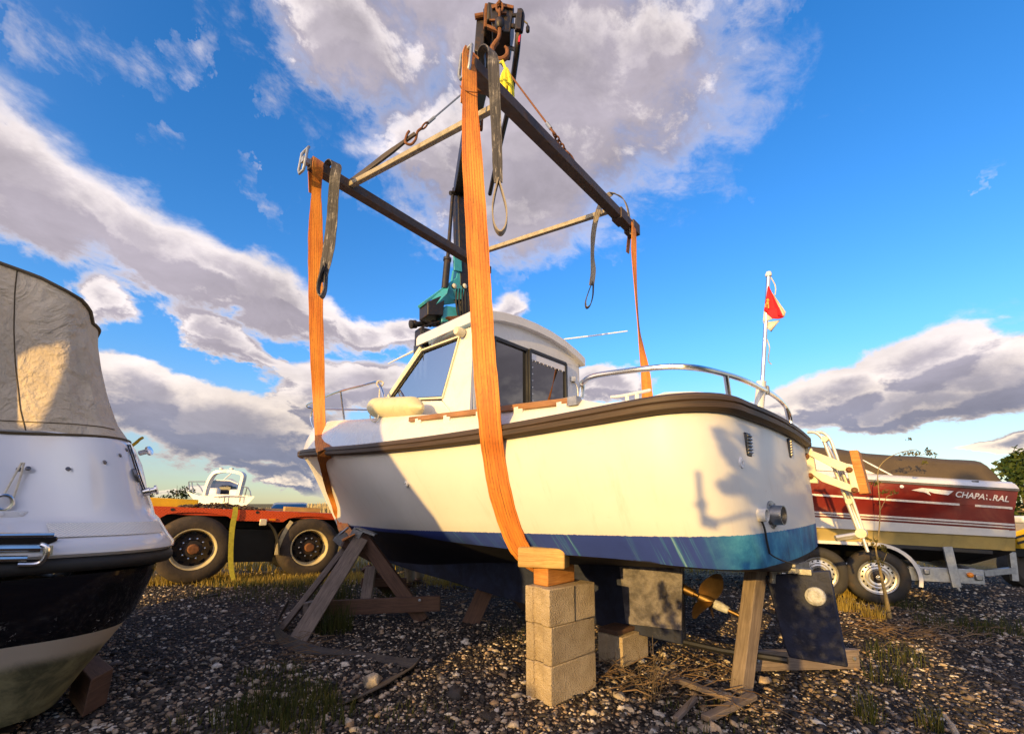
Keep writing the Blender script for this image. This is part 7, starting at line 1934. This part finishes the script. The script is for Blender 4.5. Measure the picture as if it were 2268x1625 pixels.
i = 0
while sx < 2.6:
    shrub(sx, -5.0+rnd.uniform(-.2, .2), hp(sx), .85, '%s green shrub, number %d from the west end of the row behind the camera' % (kinds[i % len(kinds)], i+1)); sx += 1.25; i += 1
# a slim tree close behind the photographer: its stem and sprays dapple the transom
def cast(u, v, d=4.0):
    return surf(u, v)[0] + TO_SUN*d
tk = [cast(1694, 905), cast(1697, 960), cast(1699, 1020), cast(1702, 1080), cast(1706, 1140)]
b = V(tk[-1].x+.02, tk[-1].y, -.02)
t = thing('slim_tree', 'slim young tree with sparse leaves close behind the camera', 'tree', b)
m = MB(); m.tube([b, (b+tk[-1])/2] + tk[::-1] + [tk[0]+V(.02, 0, .5)], [.05, .042, .036, .034, .032, .030, .028, .012], 8); m.build('trunk', 'bark', t)
m = MB()
for pts, r_ in ((((1598, 962), (1622, 1008), (1652, 1040), (1697, 1060)), .016), (((1606, 1092), (1650, 1082), (1700, 1078)), .016), (((1702, 1090), (1740, 1068), (1752, 1040)), .014), (((1704, 1130), (1745, 1110), (1785, 1100)), .016), (((1549, 1046), (1553, 1100), (1560, 1165)), .013), (((1560, 1165), (1620, 1150), (1700, 1140)), .010), (((1697, 960), (1730, 940), (1752, 925)), .010)):
    m.tube([cast(u, v) for u, v in pts], r_, 6)
m.build_each('limb', 'bark', t)
cl = []
for u, v, r_ in ((1600, 965, .035), (1610, 985, .045), (1622, 1008, .04), (1630, 1030, .03), (1612, 1080, .04), (1630, 1078, .05), (1650, 1084, .055), (1668, 1078, .05), (1672, 1050, .04), (1750, 1048, .035), (1742, 1062, .03), (1728, 1100, .05), (1745, 1108, .06), (1762, 1115, .06), (1780, 1120, .06), (1770, 1140, .05), (1735, 1138, .05), (1716, 1120, .05), (1790, 1080, .04), (1655, 955, .03), (1648, 975, .03), (1785, 1030, .035), (1680, 1110, .04), (1556, 1120, .02), (1575, 1158, .03), (1720, 1150, .04), (1760, 1160, .05), (1690, 1190, .04), (1730, 1200, .05), (1780, 1200, .05)):
    p_ = cast(u, v); cl.append((p_.x, p_.y, p_.z, r_, r_, r_))
for u in range(1705, 1880, 24):
    for v in range(1285, 1475, 24):
        if u > 1842+(v-1285)*.16 or u < 1700+(v-1285)*.27 or (u > 1775 and v < 1345 and u < 1835): continue
        p_ = T(u, v, .012)+TO_SUN*3.6; cl.append((p_.x, p_.y, p_.z, .045, .045, .045))  # leaf clumps added to keep the sun off the rudder
for u, v in ((1466, 1300), (1470, 1322), (1478, 1345), (1490, 1368), (1452, 1372), (1500, 1390), (1470, 1392), (1504, 1340)):
    p_ = T(u, v, .07)+TO_SUN*3.6; cl.append((p_.x, p_.y, p_.z, .04, .04, .04))  # more clumps added to throw dark blotches on the keel
leafpart('crown', cl, 34, .022, ['leaf_green'], t)
b = V(-1.3, -5.1, -.02)
cl = [(rnd.uniform(-2.35, -.2), -5+rnd.gauss(0, .4), rnd.uniform(1.6, 3.35), .30, .30, .26) for _ in range(75)] + [(-2.45, -5, 2.3, .16, .16, .14), (-2.35, -5, 2.9, .16, .2, .15), (-1.76, -5, 3.62, .13, .13, .12), (-1.95, -5, 3.42, .12, .12, .12), (-2.6, -5, 2.45, .12, .12, .1)]
tree('broad_tree', 'broad leafy tree behind the camera at the east end of the shrubs', b, 3.6, cl, 130, .055, ['leaf_green'], .10)

# added boat, never in view: its slope is cut to shade the bow
NQ = V(-4.3, -1.2, 0); ND = V(math.sin(SUN_AZ), math.cos(SUN_AZ), 0); NL_ = V(-ND.y, ND.x, 0)
def NP(l, h, k=0.0): return NQ + NL_*l + ND*k + V(0, 0, h)
nb = thing('added_shade_boat', 'unseen white boat added left of the camera to shade the bow and canvas', 'boat', NP(-.8, 0, 1.5))
m = MB(); sec = [(-.75, .35), (-.50, 1.20), (.52, 1.225), (.70, 1.80), (.53, 2.14), (-1.7, 2.14), (-2.0, 1.9), (-1.9, 1.0), (-1.3, .55)]
rgs = [[NP(l, h) for l, h in sec], [NP(l, h, 1.6) for l, h in sec], [NP(-.75+(l+.75)*.85, h, 2.8) for l, h in sec], [NP(-.75+(l+.75)*.3, .3+h*.9, 4.0) for l, h in sec], [NP(-.75+(l+.75)*.03, .5+h*.8, 4.5) for l, h in sec]]
m.loft(rgs, 0, True); m.face(range(9)); m.face([len(m.v)-9+k for k in range(9)][::-1]); m.build('hull', 'gelcoat', nb)
CB_ = BVHTree.FromPolygons(CVV, CVF)
def lh(u, v):      # where a sun ray through this spot of the left boat's canvas crosses the added canopy
    r_ = ray(u, v).normalized(); p_ = CB_.ray_cast(EYE, r_)[0]; d_ = p_-NQ; return d_.dot(NL_), p_.z - d_.dot(ND)*math.tan(SUN_EL)
hole = [lh(2, 806), lh(152, 757), lh(148, 805), lh(82, 948), lh(2, 935)]  # opening shaped to let a patch of sun onto the canvas
print('HOLE', hole)
hl, hr = min(q_[0] for q_ in hole), max(q_[0] for q_ in hole)
def canopy(name, sec, mt):  # panels added only to shape the shade
    m = MB(); m.prism([NP(l, h) for l, h in sec], TO_SUN*.5); return m.build(name, mt, nb)
tri = lambda h: .53 - (h-2.14)*(.73/.79)
A1, A2, A3, A4, A5 = hole
canopy('shade_panel', [(tri(2.14), 2.14), (tri(2.93), 2.93), (-.30, 3.1), (A2[0], 3.14), A2, A3, A4, (A4[0], 2.14)], 'tarp_olive')
canopy('shade_panel', [A1, A2, (A2[0], 3.14), (-1.2, 3.14), (-1.6, 2.9), (-1.72, A1[1])], 'tarp_olive')
canopy('shade_panel', [A1, (-1.72, A1[1]), (-1.75, 2.14), (A4[0], 2.14), A4, A5], 'tarp_olive')
m = MB(); m.box(NP(-.7, .2, .6), (.5, .5, .4)); m.build('keel_block', 'timber_brown', nb)

bpy.context.view_layer.update()
